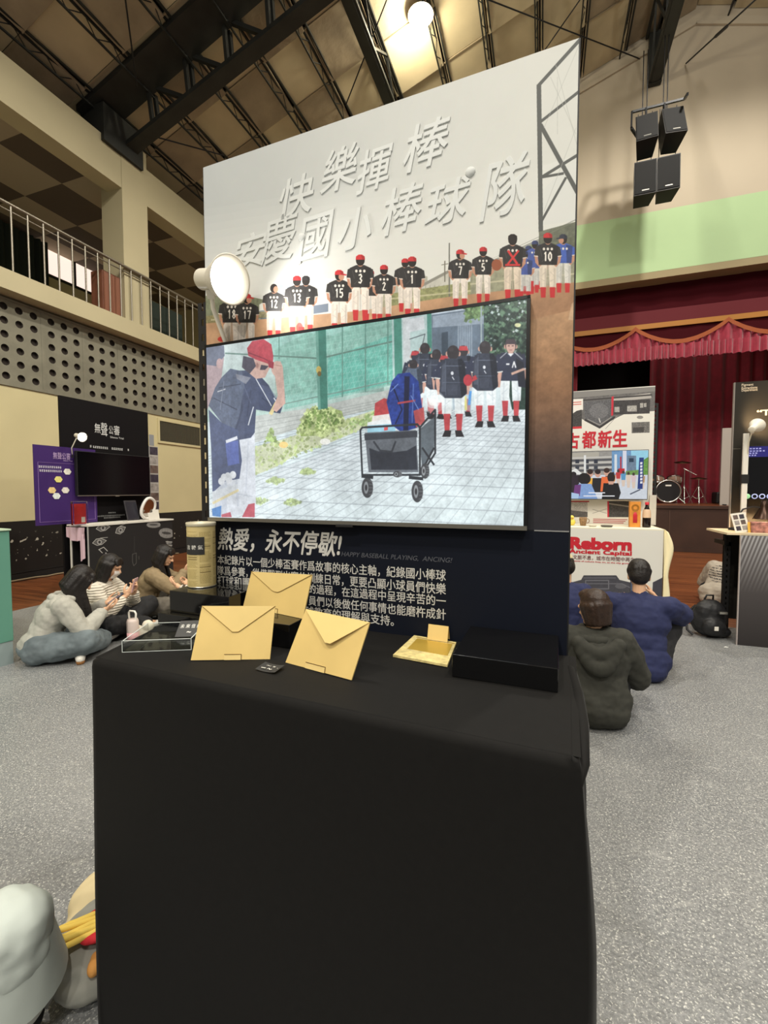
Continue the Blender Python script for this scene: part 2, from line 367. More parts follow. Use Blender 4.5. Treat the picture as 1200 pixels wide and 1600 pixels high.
def scar_mat():
    m = mat('chipped_black_wainscot_paint', srgb(24, 23, 22), .5); nt = m.node_tree; b = nt.nodes['Principled BSDF']; N = nt.nodes.new; Lk = nt.links.new
    tc = N('ShaderNodeTexCoord'); sep = N('ShaderNodeSeparateXYZ'); Lk(tc.outputs['Object'], sep.inputs[0])
    n = N('ShaderNodeTexNoise'); n.inputs['Scale'].default_value = 13; n.inputs['Detail'].default_value = 2.5; Lk(tc.outputs['Object'], n.inputs['Vector'])
    r = N('ShaderNodeValToRGB'); r.color_ramp.elements[0].position = .655; r.color_ramp.elements[1].position = .67; Lk(n.outputs['Fac'], r.inputs['Fac'])
    lo = N('ShaderNodeMapRange'); lo.inputs['From Min'].default_value = .30; lo.inputs['From Max'].default_value = .36; Lk(sep.outputs['Z'], lo.inputs['Value'])
    hi = N('ShaderNodeMapRange'); hi.inputs['From Min'].default_value = .80; hi.inputs['From Max'].default_value = .66; Lk(sep.outputs['Z'], hi.inputs['Value'])
    a = N('ShaderNodeMath'); a.operation = 'MULTIPLY'; Lk(lo.outputs[0], a.inputs[0]); Lk(hi.outputs[0], a.inputs[1])
    c = N('ShaderNodeMath'); c.operation = 'MULTIPLY'; Lk(a.outputs[0], c.inputs[0]); Lk(r.outputs['Color'], c.inputs[1])
    x = N('ShaderNodeMixRGB'); x.inputs['Color1'].default_value = (*srgb(26, 25, 24), 1); x.inputs['Color2'].default_value = (*srgb(176, 172, 158), 1)
    Lk(c.outputs[0], x.inputs['Fac']); Lk(x.outputs['Color'], b.inputs['Base Color'])
    return m
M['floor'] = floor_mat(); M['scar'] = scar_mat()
def checker_mat():
    m = mat('two_tone_balcony_tiles', srgb(150, 140, 120), .85); nt = m.node_tree; b = nt.nodes['Principled BSDF']; N = nt.nodes.new
    tc = N('ShaderNodeTexCoord'); c = N('ShaderNodeTexChecker'); c.inputs['Scale'].default_value = .9
    c.inputs['Color1'].default_value = (*srgb(168, 154, 134), 1); c.inputs['Color2'].default_value = (*srgb(92, 80, 70), 1)
    mp = N('ShaderNodeMapping'); mp.inputs['Location'].default_value = (.3, .2, .37)
    nt.links.new(tc.outputs['Object'], mp.inputs['Vector']); nt.links.new(mp.outputs['Vector'], c.inputs['Vector']); nt.links.new(c.outputs['Color'], b.inputs['Base Color'])
    return m
M['check'] = checker_mat()
def plank_mat():
    m = mat('red_brown_plank_floor', srgb(112, 62, 34), .38); nt = m.node_tree; b = nt.nodes['Principled BSDF']; N = nt.nodes.new; Lk = nt.links.new
    tc = N('ShaderNodeTexCoord'); mp = N('ShaderNodeMapping'); mp.inputs['Scale'].default_value = (.5, 9, 1); Lk(tc.outputs['Object'], mp.inputs['Vector'])
    n = N('ShaderNodeTexNoise'); n.inputs['Scale'].default_value = 1.6; n.inputs['Detail'].default_value = 5; Lk(mp.outputs['Vector'], n.inputs['Vector'])
    r = N('ShaderNodeValToRGB'); r.color_ramp.elements[0].position = .3; r.color_ramp.elements[1].position = .72
    r.color_ramp.elements[0].color = (*srgb(84, 44, 24), 1); r.color_ramp.elements[1].color = (*srgb(140, 82, 46), 1)
    Lk(n.outputs['Fac'], r.inputs['Fac']); Lk(r.outputs['Color'], b.inputs['Base Color'])
    return m
M['wood'] = plank_mat()
# ------------------------------------------------------------------ floors
XW = -7.945; YS = 12.25; RX = 3.1
def roof(x): return 8.7+.3364*((x+7.9) if x < RX else (2*RX+7.9-x))
struct('floor', MB().box((XW, -6, -.2), (14.2, YS+.01, -.006)), M['wood'])
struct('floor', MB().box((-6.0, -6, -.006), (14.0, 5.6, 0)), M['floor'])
# ------------------------------------------------------------------ left wall
struct('wall_left', MB().box((XW-.2, -6, .963), (XW, YS, 3.104)), M['wall'])
struct('wall_left', MB().box((XW-.2, -6, -.006), (XW+.012, YS, .963)), M['scar'])
struct('baseboard_left', MB().box((XW, -6, -.006), (XW+.03, YS, .11)).box((XW, -6, .125), (XW+.022, YS, .14)), M['black'])
mb = MB(); rg = random.Random(3)
pts = [(XW+.07+rg.uniform(-.02, .02), y, .012+rg.uniform(0, .012)) for y in np.arange(2.0, 8.0, .17)]
o = mb.tube(pts, .014, 6).build('floor_cable', mat('dusty_cable', srgb(140, 124, 98), .8)); tag(o, 'pale dusty cable lying along the foot of the black wall', 'cable')
# perforated acoustic boards
def holed(y0, y1, z0, z1, x, nc, nr, r):
    mb = MB(); dy = (y1-y0)/nc; dz = (z1-z0)/nr
    for i in range(nc):
        for j in range(nr):
            cy, cz = y0+(i+.5)*dy, z0+(j+.5)*dz
            sq = []; ci = []
            for k in range(12):
                t = 2*math.pi*(k+.5)/12; c, s_ = math.cos(t), math.sin(t); f = 1/max(abs(c), abs(s_))
                sq.append((x, cy+c*f*dy/2, cz+s_*f*dz/2)); ci.append((x, cy+c*r, cz+s_*r))
            bk = [(x-.05, p[1], p[2]) for p in ci]
            vs = sq+ci+bk
            fs = [(k, (k+1) % 12, 12+(k+1) % 12, 12+k) for k in range(12)]
            mb.add(vs, fs, 0)
            mb.add(vs, [(12+k, 12+(k+1) % 12, 24+(k+1) % 12, 24+k) for k in range(12)]+[tuple(range(24, 36))], 1)
    return mb
seps = [2.6, 3.45]+[float(onx(p, 550, XW)[1]) for p in (67, 128, 184, 231)]
d_ = (seps[-1]-seps[2])/3
seps = [seps[2]-2*d_, seps[2]-d_]+[seps[2]+k*d_ for k in range(8)]
for k in range(len(seps)-1):
    a, b = seps[k]+.03, seps[k+1]-.03
    mb = holed(a, b, 3.15, 4.43, XW+.015, 3, 6, .058)
    mb.box((XW-.05, a-.03, 3.104), (XW+.02, a, 4.462)).box((XW-.05, b, 3.104), (XW+.02, b+.03, 4.462))
    mb.box((XW-.05, a, 3.104), (XW+.022, b, 3.15)).box((XW-.05, a, 4.43), (XW+.022, b, 4.462))
    o = struct('wall_left', mb, [M['conc'], M['hole']]); o.name = 'trim_%d' % (k+1)
struct('wall_left', MB().box((XW-.2, -6, 3.104), (XW-.06, YS, 4.5)), M['conc'])
struct('wall_left', MB().box((XW-.06, seps[-1], 3.104), (XW, YS, 4.5)).box((XW-.06, -6, 3.104), (XW, seps[0], 4.5)), M['wall'])
# louvred vent under the boards
v = thing('wall_vent', 'framed dark louvred vent set in the cream left wall', 'vent', (XW, 8.15, 2.77))
MB().box((0, -.66, -.27), (.03, .66, -.22)).box((0, -.66, .22), (.03, .66, .27)).box((0, -.66, -.22), (.03, -.61, .22)).box((0, .61, -.22), (.03, .66, .22)).build('vent_frame', M['wall'], v)
MB().box((.0, -.61, -.22), (.006, .61, .22)).build('vent_back', M['black'], v)
mb = MB()
for k in range(34): mb.box((.006, -.6+k*.036, -.21), (.022, -.592+k*.036, .21))
mb.build('louvre', mat('vent_louvre', srgb(96, 90, 72), .6), v)
# balcony: slab, ledge, back wall, ceiling, window, beam, columns
XL = XW+.28
struct('floor', MB().box((-12.0, -2, 4.5), (XL, YS, 4.8)), M['beam']).name = 'floor_balcony'
struct('wall_left', MB().box((-12.2, -2, 4.8), (-12.0, 7.75, 8)).box((-12.2, 9.35, 4.8), (-12.0, YS, 8)).box((-12.2, 7.75, 4.8), (-12.0, 9.35, 7.0)).box((-12.2, 7.75, 7.72), (-12.0, 9.35, 8)), M['wall']).name = 'wall_balcony'
struct('ceiling', MB().box((-12.0, -2, 7.62), (XL-.45, YS, 7.7)), M['check']).name = 'ceiling_balcony'
struct('trim', MB().box((XL-.45, -2, 7.30), (XL-.08, YS, 8.03)), M['beam']).name = 'trim_beam'

for yc in (6.88, -.2):
    struct('c', MB().box((XL-.62, yc-.28, 4.8), (XL-.07, yc+.3, 8.32)), M['beam']).name = 'wall_column'
w = MB().box((-12.04, 7.7, 6.94), (-11.96, 9.4, 7.0)).box((-12.04, 7.7, 7.72), (-11.96, 9.4, 7.78)).box((-12.04, 7.7, 7), (-11.96, 7.76, 7.72)).box((-12.04, 9.34, 7), (-11.96, 9.4, 7.72)).box((-12.04, 8.68, 7), (-11.97, 8.73, 7.72))
w = struct('window_1', w, M['steel'])
o = MB().box((-12.03, 7.76, 7.0), (-12.025, 9.34, 7.72)).build('pane', mat('daylit_window_glass', (1, .8, .68), .3, emit=1.05, ecol=(1, .80, .70), noise=(1.2, .15)), w)
drk = mat('dark_green_drape', srgb(36, 46, 40), .85)
def drape(name, lab, x, y0, y1, z0, z1, m, amp=.05, wl=.16, cat='curtain', axis='y', parent=None):
    mb = MB()
    def fn(u, v_):
        t = y0+u*(y1-y0); dd = amp*math.sin(2*math.pi*t/wl)*(.7+.3*math.sin(t*5.1))
        return (x+dd, t, z0+v_*(z1-z0)) if axis == 'y' else (t, x+dd, z0+v_*(z1-z0))
    mb.grid(fn, max(8, int(abs(y1-y0)/wl*8)), 3)
    o = mb.build(name, m, parent)
    if parent is None: tag(o, lab, cat)
    return o
drape('balcony_curtain', 'dark green curtain hanging left of the bright balcony window', -11.6, 5.6, 7.75, 4.82, 7.55, drk)
c = thing('cabinet', 'brown wooden cabinet standing behind the balcony railing', 'cabinet', (-7.96, 6.39, 4.8))
MB().bbox((-.16, -.19, 0), (.14, .19, .80), .01).build('carcass', mat('brown_cabinet_wood', srgb(120, 74, 56), .5, noise=(5, .2)), c)
MB().box((.14, -.18, .04), (.155, -.005, .76)).build('door', mat('cabinet_door', srgb(128, 80, 60), .5), c); MB().box((.14, .005, .04), (.155, .18, .76)).build('door', mat('cabinet_door_b', srgb(128, 80, 60), .5), c)
b = thing('folding_screen', 'dark green folding screen right of the column on the balcony', 'screen', (-8.5, 8.1, 4.8))
for k in range(3): MB().bbox((-.02, -.75+k*.5, .03), (.02, -.26+k*.5, 1.0), .008).build('panel', drk, b)
# balcony railing
railm = mat('dull_steel_rail', srgb(138, 132, 120), .42, .8)
rl = thing('balcony_railing', 'steel balcony railing with thin upright balusters', 'railing', (XL-.03, 0, 4.8))
MB().tube([(0, 1.5, 1.0), (0, 12.2, 1.0)], .028, 8).tube([(0, 1.5, .9), (0, 12.2, .9)], .012, 6).build('top_rail', railm, rl)
for k in range(46):
    y = 1.6+k*.2325
    if y > 12.1: break
    MB().tube([(0, y, 0), (0, y, .98)], .015, 8).build('baluster', railm, rl)
# ------------------------------------------------------------------ stage wall with proscenium opening
OX0, OX1 = -2.6, 8.9
struct('wall_back', MB().box((-12.2, YS, 4.5), (XW, YS+.4, 8.4)), M['wall'])
struct('wall_back', MB().box((XW, YS, -.006), (OX0, YS+.4, 6.64)).box((OX1, YS, -.006), (14.2, YS+.4, 6.64)), M['stagewall'])
struct('wall_back', MB().box((XW, YS, 6.64), (14.2, YS+.4, 8.03)), M['green'])
mb = MB(); mb.prism([(XW-.2, YS+.002, 8.03), (14.2, YS+.002, 8.03), (14.2, YS+.002, roof(14.2)+.1), (RX, YS+.002, roof(RX)+.1), (XW-.2, YS+.002, roof(XW)+.1)], (0, .4, 0))
struct('wall_back', mb, M['stagewall'])
struct('trim_soffit', MB().box((OX0, YS+.003, 6.48), (OX1, YS+.4, 6.64)), mat('soffit_paint', srgb(150, 136, 104), .8))
mb = MB()
for k in range(2):
    sg = [(XW, RX), (RX, 14.2)][k]
    mb.bar((sg[0], YS-.03, roof(sg[0])-.42), (sg[1], YS-.03, roof(sg[1])-.42), .05, .07)
struct('trim_ledge', mb, M['stagewall'])
struct('floor_stage', MB().box((OX0, YS-.02, 1.06), (OX1, 16.5, 1.1)), M['wood'])
st = MB().box((OX0, YS, -.006), (OX1, YS+.06, 1.06)).box((OX0, YS-.03, .0), (OX1, YS, .1)).box((OX0, YS-.03, 1.03), (OX1, YS, 1.1))
struct('wall_stage', st, M['stage'])
mb = MB()
for k in range(9): mb.box((OX0+.6+k*1.22, YS-.012, .16), (OX0+.612+k*1.22, YS, .98))
struct('trim_stage', mb, mat('stage_panel_gap', srgb(90, 66, 54), .6))
struct('wall_stage', MB().box((OX0-.1, 16.3, 1.1), (OX1, 16.5, 7.5)).box((OX0-.2, YS+.4, 1.1), (OX0, 16.5, 7.5)).box((OX1, YS+.4, 1.1), (OX1+.2, 16.5, 7.5)).box((OX0, YS+.4, 7.4), (OX1, 16.5, 7.6)), M['void'])
# ------------------------------------------------------------------ roof boards, seams, purlins, trusses
PX = [-8.8, -7.82, -6.9, -5.98, -5.1, -4.22, -3.2, -2.12, -1.2, -.2, .72, 1.66, 2.4, RX]
SY = [-6, -4.8, -3.6, -2.4, -1.2, 0, 1.2, 2.5, 3.75, 4.98, 6.0, 6.73, 7.52, 8.6, 9.77, 10.95, 12.25]
XS = PX+[2*RX-x for x in PX[-2::-1]]
mb = MB(); rg = random.Random(11)
for i in range(len(XS)-1):
    for j in range(len(SY)-1):
        x0, x1, y0, y1 = XS[i]+.015, XS[i+1]-.015, SY[j]+.015, SY[j+1]-.015
        d = (i+j) % 2; t = .07 if d else -.0
        mi = d if i < 6 or i > 20 else (1 if rg.random() < .25 else 0)
        zz = [(x0, y0, roof(x0)-t*.2), (x1, y0, roof(x1)-t*.2), (x1, y1, roof(x1)-.02-t), (x0, y1, roof(x0)-.02-t)]
        mb.add(zz+[(a, b_, c_+.03) for a, b_, c_ in zz], [(0, 1, 2, 3), (7, 6, 5, 4), (0, 4, 5, 1), (1, 5, 6, 2), (2, 6, 7, 3), (3, 7, 4, 0)], mi)
struct('ceiling', mb, [M['tileA'], M['tileB']])
mb = MB()
for s in (0, 1):
    a, b_ = [(-9.0, RX), (RX, 15.2)][s]
    mb.prism([(a, -6, roof(a)+.06), (b_, -6, roof(b_)+.06), (b_, -6, roof(b_)+.12), (a, -6, roof(a)+.12)], (0, 18.8, 0))
struct('ceiling', mb, M['void'])
mb = MB()
for j, y in enumerate(SY[1:-1]):
    for a, b_ in ((-8.8, RX), (RX, 15.0)):
        mb.bar((a, y, roof(a)-.035), (b_, y, roof(b_)-.035), .022, .02)
struct('trim_seam', mb, M['seam'])
for k, x in enumerate(XS[1:-1]):
    if x > 6.5 or abs(x-RX) < .1: continue
    mb = MB(); z = roof(x)
    for dx in (-.045, .055):
        mb.bar((x+dx, 1.0, z-.05), (x+dx, YS, z-.05), .03, .035)
    mb.bar((x-.09, 1.0, z-.20), (x-.09, YS, z-.20), .028, .03)
    yy = np.arange(1.0, YS-.1, .24)
    for q in range(len(yy)-1):
        mb.bar((x-.09 if q % 2 else x-.03, yy[q], z-(.20 if q % 2 else .06)), (x-.03 if q % 2 else x-.09, yy[q+1], z-(.06 if q % 2 else .20)), .012)
    struct('trim_purlin', mb, M['steel'])
# main transverse truss above the left column
def sl(x, z0=8.32, x0=-7.2): return z0+.316*(x-x0)
mb = MB()
mb.prism([(-8.2, 6.08, roof(-8.2)-.15), (RX, 6.08, roof(RX)-.12), (RX, 6.08, roof(RX)-.04), (-8.2, 6.08, roof(-8.2)-.04)], (0, .6, 0))
mb.prism([(-7.9, 6.66, sl(-7.9)-.05), (RX, 6.66, sl(RX)-.05), (RX, 6.66, sl(RX)+.035), (-7.9, 6.66, sl(-7.9)+.035)], (0, .26, 0))
mb.box((-8.25, 6.2, 7.9), (-7.67, 7.05, roof(-8)-.1))
for k in range(12):
    x = -7.0+k*.86; zt, zb = roof(x)-.1, sl(x)
    for dy in (6.69, 6.84): mb.bar((x-.02, dy, zb), (x, dy-.1, zt), .06, .07)
    x2 = x+.8
    mb.bar((x2, 6.80, sl(x2)), (x+.12, 6.66, roof(x+.1)-.1), .07, .07)
struct('trim_truss', mb, M['steel'])
# lattice girders running towards the stage
def girder(x, y0, y1, d0, d1, w, nm):
    mb = MB(); z = roof(x)
    for s in (-1, 1):
        mb.bar((x+s*w/2, y0, z-d0), (x+s*w/2, y1, z-d0), .06, .06); mb.bar((x+s*w*.3, y0, z-d1), (x+s*w*.3, y1, z-d1), .06, .06)
        yy = np.arange(y0, y1-.05, .62)
        for q in range(len(yy)-1):
            mb.bar((x+s*w*(.5 if q % 2 else .3), yy[q], z-(d0 if q % 2 else d1)), (x+s*w*(.3 if q % 2 else .5), yy[q+1], z-(d1 if q % 2 else d0)), .04)
    mb.bar((x, y0, z-d1), (x, y1, z-d1), w*.5, .1)
    mb.bar((x, y1-.06, z-d0), (x, y1-.06, z-d1-.06), w*.8, .12)
    return struct(nm, mb, M['steel'])
girder(-3.22, 6.9, YS, .1, .5, .3, 'trim_girder')
girder(2.3, 4.5, YS-.02, .15, 1.22, .34, 'trim_girder')
# bracing rods
def rod(p, q, drop=.45, both=True):
    def ce(px, py):
        d = ray(px, py); b = .3364; t = (8.7-drop+b*7.9-EYE)/(d[2]-b*d[0]); return _C+d*t
    return ce(*p), ce(*q)
mb = MB()
for p, q in [((192, -30), (214, 135)), ((240, 213), (350, 243)), ((700, -25), (1005, 94)), ((540, 165), (612, -20)), ((850, 80), (920, -20))]:
    a, b_ = rod(p, q); mb.tube([a, b_], .013, 6)
mb.tube([ony(1072, 99, YS-.05), ony(1180, 0, YS-2.4), ony(1230, -40, YS-3.2)], .016, 6)
mb.tube([ony(1118, 57, YS-.95), ony(1136, 41, YS-1.3)], .03, 6)
struct('trim_brace', mb, M['blk_metal'])
# ceiling lamp
lp = thing('ceiling_lamp', 'bright warm lamp glowing under the roof boards', 'lamp', (-2.29, 8.45, roof(-2.29)-.1))
MB().lathe([(.02, .06), (.06, .05), (.16, -.05), (.24, -.12), (.235, -.125), (.15, -.06), (.05, .04)], 24).build('shade', M['white'], lp)
MB().ell((0, 0, -.13), (.17, .17, .06)).build('bulb', mat('lamp_glow', (1, .93, .7), .3, emit=30, ecol=(1, .92, .66)), lp)
lamp('ceiling_lamp_light', (-2.29, 8.45, roof(-2.29)-.42), 230, (1, .9, .66), .15)
# ------------------------------------------------------------------ stage curtains
vl = thing('stage_valance', 'crimson scalloped stage valance with gold trim above the stage opening', 'curtain', (0, 12.6, 0))
VX0, VX1 = OX0+.05, OX1-.05
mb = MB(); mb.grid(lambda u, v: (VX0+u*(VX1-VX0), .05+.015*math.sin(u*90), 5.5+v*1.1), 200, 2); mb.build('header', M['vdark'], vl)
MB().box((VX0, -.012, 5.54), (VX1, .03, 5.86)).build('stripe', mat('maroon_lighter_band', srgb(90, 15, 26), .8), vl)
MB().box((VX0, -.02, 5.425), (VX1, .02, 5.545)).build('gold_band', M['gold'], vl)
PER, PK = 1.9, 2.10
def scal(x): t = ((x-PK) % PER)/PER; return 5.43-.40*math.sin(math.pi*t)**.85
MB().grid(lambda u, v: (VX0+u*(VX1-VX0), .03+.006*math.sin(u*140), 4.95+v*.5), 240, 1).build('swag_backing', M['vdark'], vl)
def ruff(u, v):
    x = VX0+u*(VX1-VX0); z1 = scal(x); z0 = 4.66+.012*math.sin(x*23)
    return (x, -.06+.065*math.sin(x*34+math.sin(x*7)*1.6)*(1.15-v*.7)+(.03 if v < .01 else 0), z0+v*(z1-z0))
MB().grid(ruff, 1300, 4).build('pleated_skirt', M['val'], vl)
MB().grid(lambda u, v: (VX0+u*(VX1-VX0), -.10+.05*math.sin((VX0+u*(VX1-VX0))*44+2*math.sin((VX0+u*(VX1-VX0))*5))*(1.1-v*.5), 4.64+v*.33), 1300, 2).build('lower_ruffle', M['val'], vl)
MB().grid(lambda u, v: (VX0+u*(VX1-VX0), -.115-.004*math.sin(u*300), scal(VX0+u*(VX1-VX0))-.055+v*.10), 500, 1).build('scallop_trim', mat('orange_gold_fringe', srgb(150, 74, 34), .7), vl)
def fold(x0, x1, y, z0, z1, m, name, lab, wl=.34, amp=.09):
    mb = MB()
    def fn(u, v):
        x = x0+u*(x1-x0); return (x, y+amp*math.sin(2*math.pi*x/wl+.8*math.sin(x*2.3))*(.75+.25*(1-v)), z0+v*(z1-z0))
    mb.grid(fn, int((x1-x0)/wl*10), 4); return tag(mb.build(name, m), lab, 'curtain')
fold(2.95, 9.0, 15.2, 1.1, 6.4, M['cur'], 'back_curtain', 'dark red pleated curtain hanging behind the drum kit')
fold(OX0, .83, 12.85, 1.1, 5.6, M['cur'], 'side_curtain', 'red side curtain at the left edge of the stage')
wb = thing('grey_board', 'plain pale grey board standing upright on the stage behind the drum stands', 'board', (4.3, 12.8, 1.1))
MB().bbox((-.25, -.02, 0), (.45, .02, 1.85), .008).build('panel', mat('pale_grey_board', srgb(168, 160, 152), .6), wb)
for fx in (-.2, .35): MB().box((fx, -.14, 0), (fx+.05, .14, .03)).build('foot', M['blk_metal'], wb)
# ------------------------------------------------------------------ drum kit and stands on the stage
dk = M['black']; chrome = mat('drum_chrome', srgb(210, 208, 204), .2, 1.0); skin = mat('black_drum_head', srgb(34, 32, 33), .35)
tomm = mat('tom_head', srgb(150, 118, 100), .5)
rotx = Matrix.Rotation(R(90), 4, 'X')
bd = thing('bass_drum', 'black bass drum with chrome hoop standing on the stage', 'drum', (3.3, 14.45, 1.1))
MB().lathe([(.29, -.2), (.29, .2)], 32, 0, Matrix.Translation((0, 0, .34))@rotx).build('shell', dk, bd)
MB().lathe([(.29, .2), (.325, .2), (.325, .24), (.285, .245), (.285, .2)], 32, 0, Matrix.Translation((0, 0, .34))@rotx).build('hoop', chrome, bd)
MB().lathe([(.001, .225), (.285, .225)], 32, 0, Matrix.Translation((0, 0, .34))@rotx).build('drum_head', skin, bd)
MB().box((-.07, -.232, .48), (.07, -.229, .52)).build('badge', M['white'], bd)
for s in (-1, 1): MB().tube([(s*.25, -.1, .2), (s*.42, -.2, 0)], .012, 6).build('spur', chrome, bd)
for k, (x, y, z, lab) in enumerate([(3.08, 14.5, 1.78, 'chrome-hooped tom drum left above the bass drum'), (3.5, 14.5, 1.78, 'chrome-hooped tom drum right above the bass drum'), (2.75, 14.7, 1.55, 'floor tom at the left end of the drum kit')]):
    t = thing('tom_drum', lab, 'drum', (x, y, z-.05))
    tm = Matrix.Rotation(R(-18), 4, 'X')
    MB().lathe([(.001, -.1), (.17, -.1), (.17, .1)], 24, 0, tm).build('shell', tomm, t)
    MB().lathe([(.17, .08), (.18, .08), (.18, .11), (.165, .11)], 24, 0, tm).lathe([(.17, -.1), (.18, -.1), (.18, -.07), (.17, -.07)], 24, 0, tm).build('rim', chrome, t)
    MB().lathe([(.001, .105), (.165, .105)], 24, 0, tm).build('drum_head', tomm, t)
    for q in range(6): MB().box((-.012, -.195, -.05), (.012, -.17, .07), 0, tm@Matrix.Rotation(R(60*q), 4, 'Z')).build('lug', chrome, t)
    MB().tube([(0, .02, -.1), (.05 if x < 3.3 else -.05, .06, -.34)] if k < 2 else [(-.1, 0, -.1), (-.15, 0, -.4)], .014, 6).build('mount', chrome, t)
def stand(name, lab, x, y, hgt, boom=None, cym=None):
    t = thing(name, lab, 'stand', (x, y, 1.1))
    MB().tube([(0, 0, .12), (0, 0, hgt*.55)], .016, 8).tube([(0, 0, hgt*.5), (0, 0, hgt)], .011, 8).build('upright', chrome, t)
    for q in range(3):
        a = R(120*q+20); e = (math.cos(a)*.25, math.sin(a)*.25, 0)
        lg = MB().tube([(0, 0, .5), e], .011, 6).tube([(0, 0, .12), (e[0]*.6, e[1]*.6, .2)], .008, 6); lg.build('leg', chrome, t)
    if boom: MB().tube([(boom[0], boom[1], hgt+boom[2]), (boom[3], boom[4], hgt+boom[5])], .011, 6).build('boom_arm', chrome, t)
    if cym: MB().lathe([(.001, .03), (.04, .022), (.2, -.012), (.2, -.016), (.04, .016)], 24, 0, Matrix.Translation((cym[0], cym[1], hgt+cym[2]))@Matrix.Rotation(R(cym[3]), 4, 'X')).build('cymbal', mat('aged_cymbal', srgb(74, 50, 34), .4, .8), t)
stand('cymbal_stand', 'chrome cymbal stand with a boom arm right of the bass drum', 3.72, 14.4, .95, (-.02, 0, .02, .26, -.1, -.17), (-.06, 0, .2, 12))
stand('hi_hat_stand', 'chrome hi-hat stand, rightmost of the drum kit on the stage', 4.06, 14.4, .72, None, (0, 0, -.02, 8))
stand('snare_stand', 'low chrome snare stand behind the bass drum', 3.62, 14.75, .5, None, None)
stand('microphone_stand', 'chrome stand beside the tv booth at the left end of the drum kit', 2.55, 14.3, .78, (-.02, 0, 0, .06, 0, .04))
tag(MB().box((4.5, 14.2, 1.1), (4.8, 14.35, 1.17)).bbox((4.45, 14.3, 1.1), (4.85, 14.7, 1.42), .04).build('stage_monitor', M['black']), 'low black wedge beside the grey board on the stage', 'speaker')
# ------------------------------------------------------------------ hanging loudspeakers
grl = mat('speaker_grille', srgb(17, 17, 18), .85, bump=(400, .3, .002)); plate = mat('silver_badge', srgb(150, 148, 142), .4, .6)
def cab(x, y, z, w, h, d, tilt, yaw, lab):
    t = thing('loudspeaker', lab, 'loudspeaker', (x, y, z), R(yaw), 'loudspeakers hanging above the stage')
    m = Matrix.Rotation(R(tilt), 4, 'X')
    mb = MB(); f = [(-w/2, -d/2), (w/2, -d/2), (w*.36, d/2), (-w*.36, d/2)]
    mb.prism([m@Vector((a, b, -h/2)) for a, b in f], m@Vector((0, 0, h))); mb.build('cabinet', M['black'], t)
    MB().bbox((-w*.47, -d/2-.012, -h*.47), (w*.47, -d/2, h*.47), .008, 0, m).build('grille', grl, t)
    MB().box((-.06, -d/2-.016, -h*.40), (.07, -d/2-.012, -h*.37), 0, m).build('badge', plate, t)
cab(1.92, 10.9, 8.86, .40, .70, .42, -20, -4, 'upper left of the four black loudspeakers hanging above the stage')
cab(2.37, 10.9, 8.86, .40, .70, .42, -20, 8, 'upper right of the four black loudspeakers hanging above the stage')
cab(1.91, 10.95, 7.93, .41, .70, .42, -3, 0, 'lower left of the four black loudspeakers hanging above the stage')
cab(2.33, 10.95, 7.93, .41, .70, .42, -3, 0, 'lower right of the four black loudspeakers hanging above the stage')
fr = thing('speaker_frame', 'black steel frame and cables carrying the hanging loudspeakers', 'frame', (2.15, 11.0, 8.0))
MB().bar((-.48, 0, 1.5), (.48, 0, 1.5), .04, .04).build('top_bar', M['blk_metal'], fr)
for s in (-1, 1):
    MB().bar((s*.48, 0, 1.5), (s*.55 if s < 0 else .42, -.45, .86 if s < 0 else 1.25), .035, .05).build('side_arm', M['blk_metal'], fr)
MB().bar((-.55, -.45, .86), (-.40, -.15, .88), .04, .05).build('strut', M['blk_metal'], fr)
for x in (-.22, .12): MB().bar((x, 0, 1.5), (x, -.1, 1.2), .03, .05).build('hanger', M['blk_metal'], fr)
for x, zt in ((-.28, 2.7), (-.2, 2.7), (.1, 3.7), (.17, 3.9)): MB().tube([(x, .0, 1.2), (x, .02, zt)], .010, 6).build('cable', M['blk_metal'], fr)
for x in (-.36, -.10, .04, .34): MB().tube([(x, -.02, -.4), (x, -.02, 1.4)], .008, 6).build('cable', M['blk_metal'], fr)
# ------------------------------------------------------------------ main booth (own frame, turned by DEL)
TZ = 1.01; YP = 1.263; YT = 1.232
cloth = mat('black_table_cloth', srgb(17, 16, 15), .8, noise=(60, .10), bump=(900, .15, .001), sheen=.10, shr=.25, spec=.25)
mb = MB()
FL, FR, BR, BL = (-1.135, .776), (.042, .768), (.05, 1.262), (-1.262, 1.262)
def outline(s):                                  # around the hem: left back -> left front -> right front -> right back
    P = [BL, FL, FR, BR]; Ls = [math.dist(P[i], P[i+1]) for i in range(3)]; T = sum(Ls); d = s*T
    for i in range(3):
        if d <= Ls[i] or i == 2:
            t = d/Ls[i]; a, b = P[i], P[i+1]; n = Vector((b[1]-a[1], -(b[0]-a[0]))).normalized()
            return Vector((a[0]+(b[0]-a[0])*t, a[1]+(b[1]-a[1])*t)), n, i, t
        d -= Ls[i]
    return None
def drop(u, v):
    p, n, i, t = outline(u); n = -n if n.dot(p-Vector((-.6, 1.0))) < 0 else n
    if v <= .04:
        q = v/.04*math.pi/2; return (p.x+n.x*.014*(math.sin(q)-1), p.y+n.y*.014*(math.sin(q)-1), TZ-.014*(1-math.cos(q)))
    w = (v-.04)/.96
    f = 0
    if i == 1:
        f = .010*math.sin(t*9+1)*w+.012*math.sin(t*4.2+w*2.4)*w*(1-.3*w)
        if t > .86: f += .012*((t-.86)/.14)*w
    if i == 2: f = .018*math.sin(min(1, w*2.4)*1.57)+.022*w*math.sin(t*9)+.01*math.sin(t*21)*min(1, w*3)
    if i == 0: f = .015*w*math.sin(t*14)
    return (p.x+n.x*f, p.y+n.y*f, (TZ-.014)*(1-w)+.003*w)
mb.grid(drop, 150, 44)
T_ = [(x, y) for x, y in (BL, FL, FR, BR)]
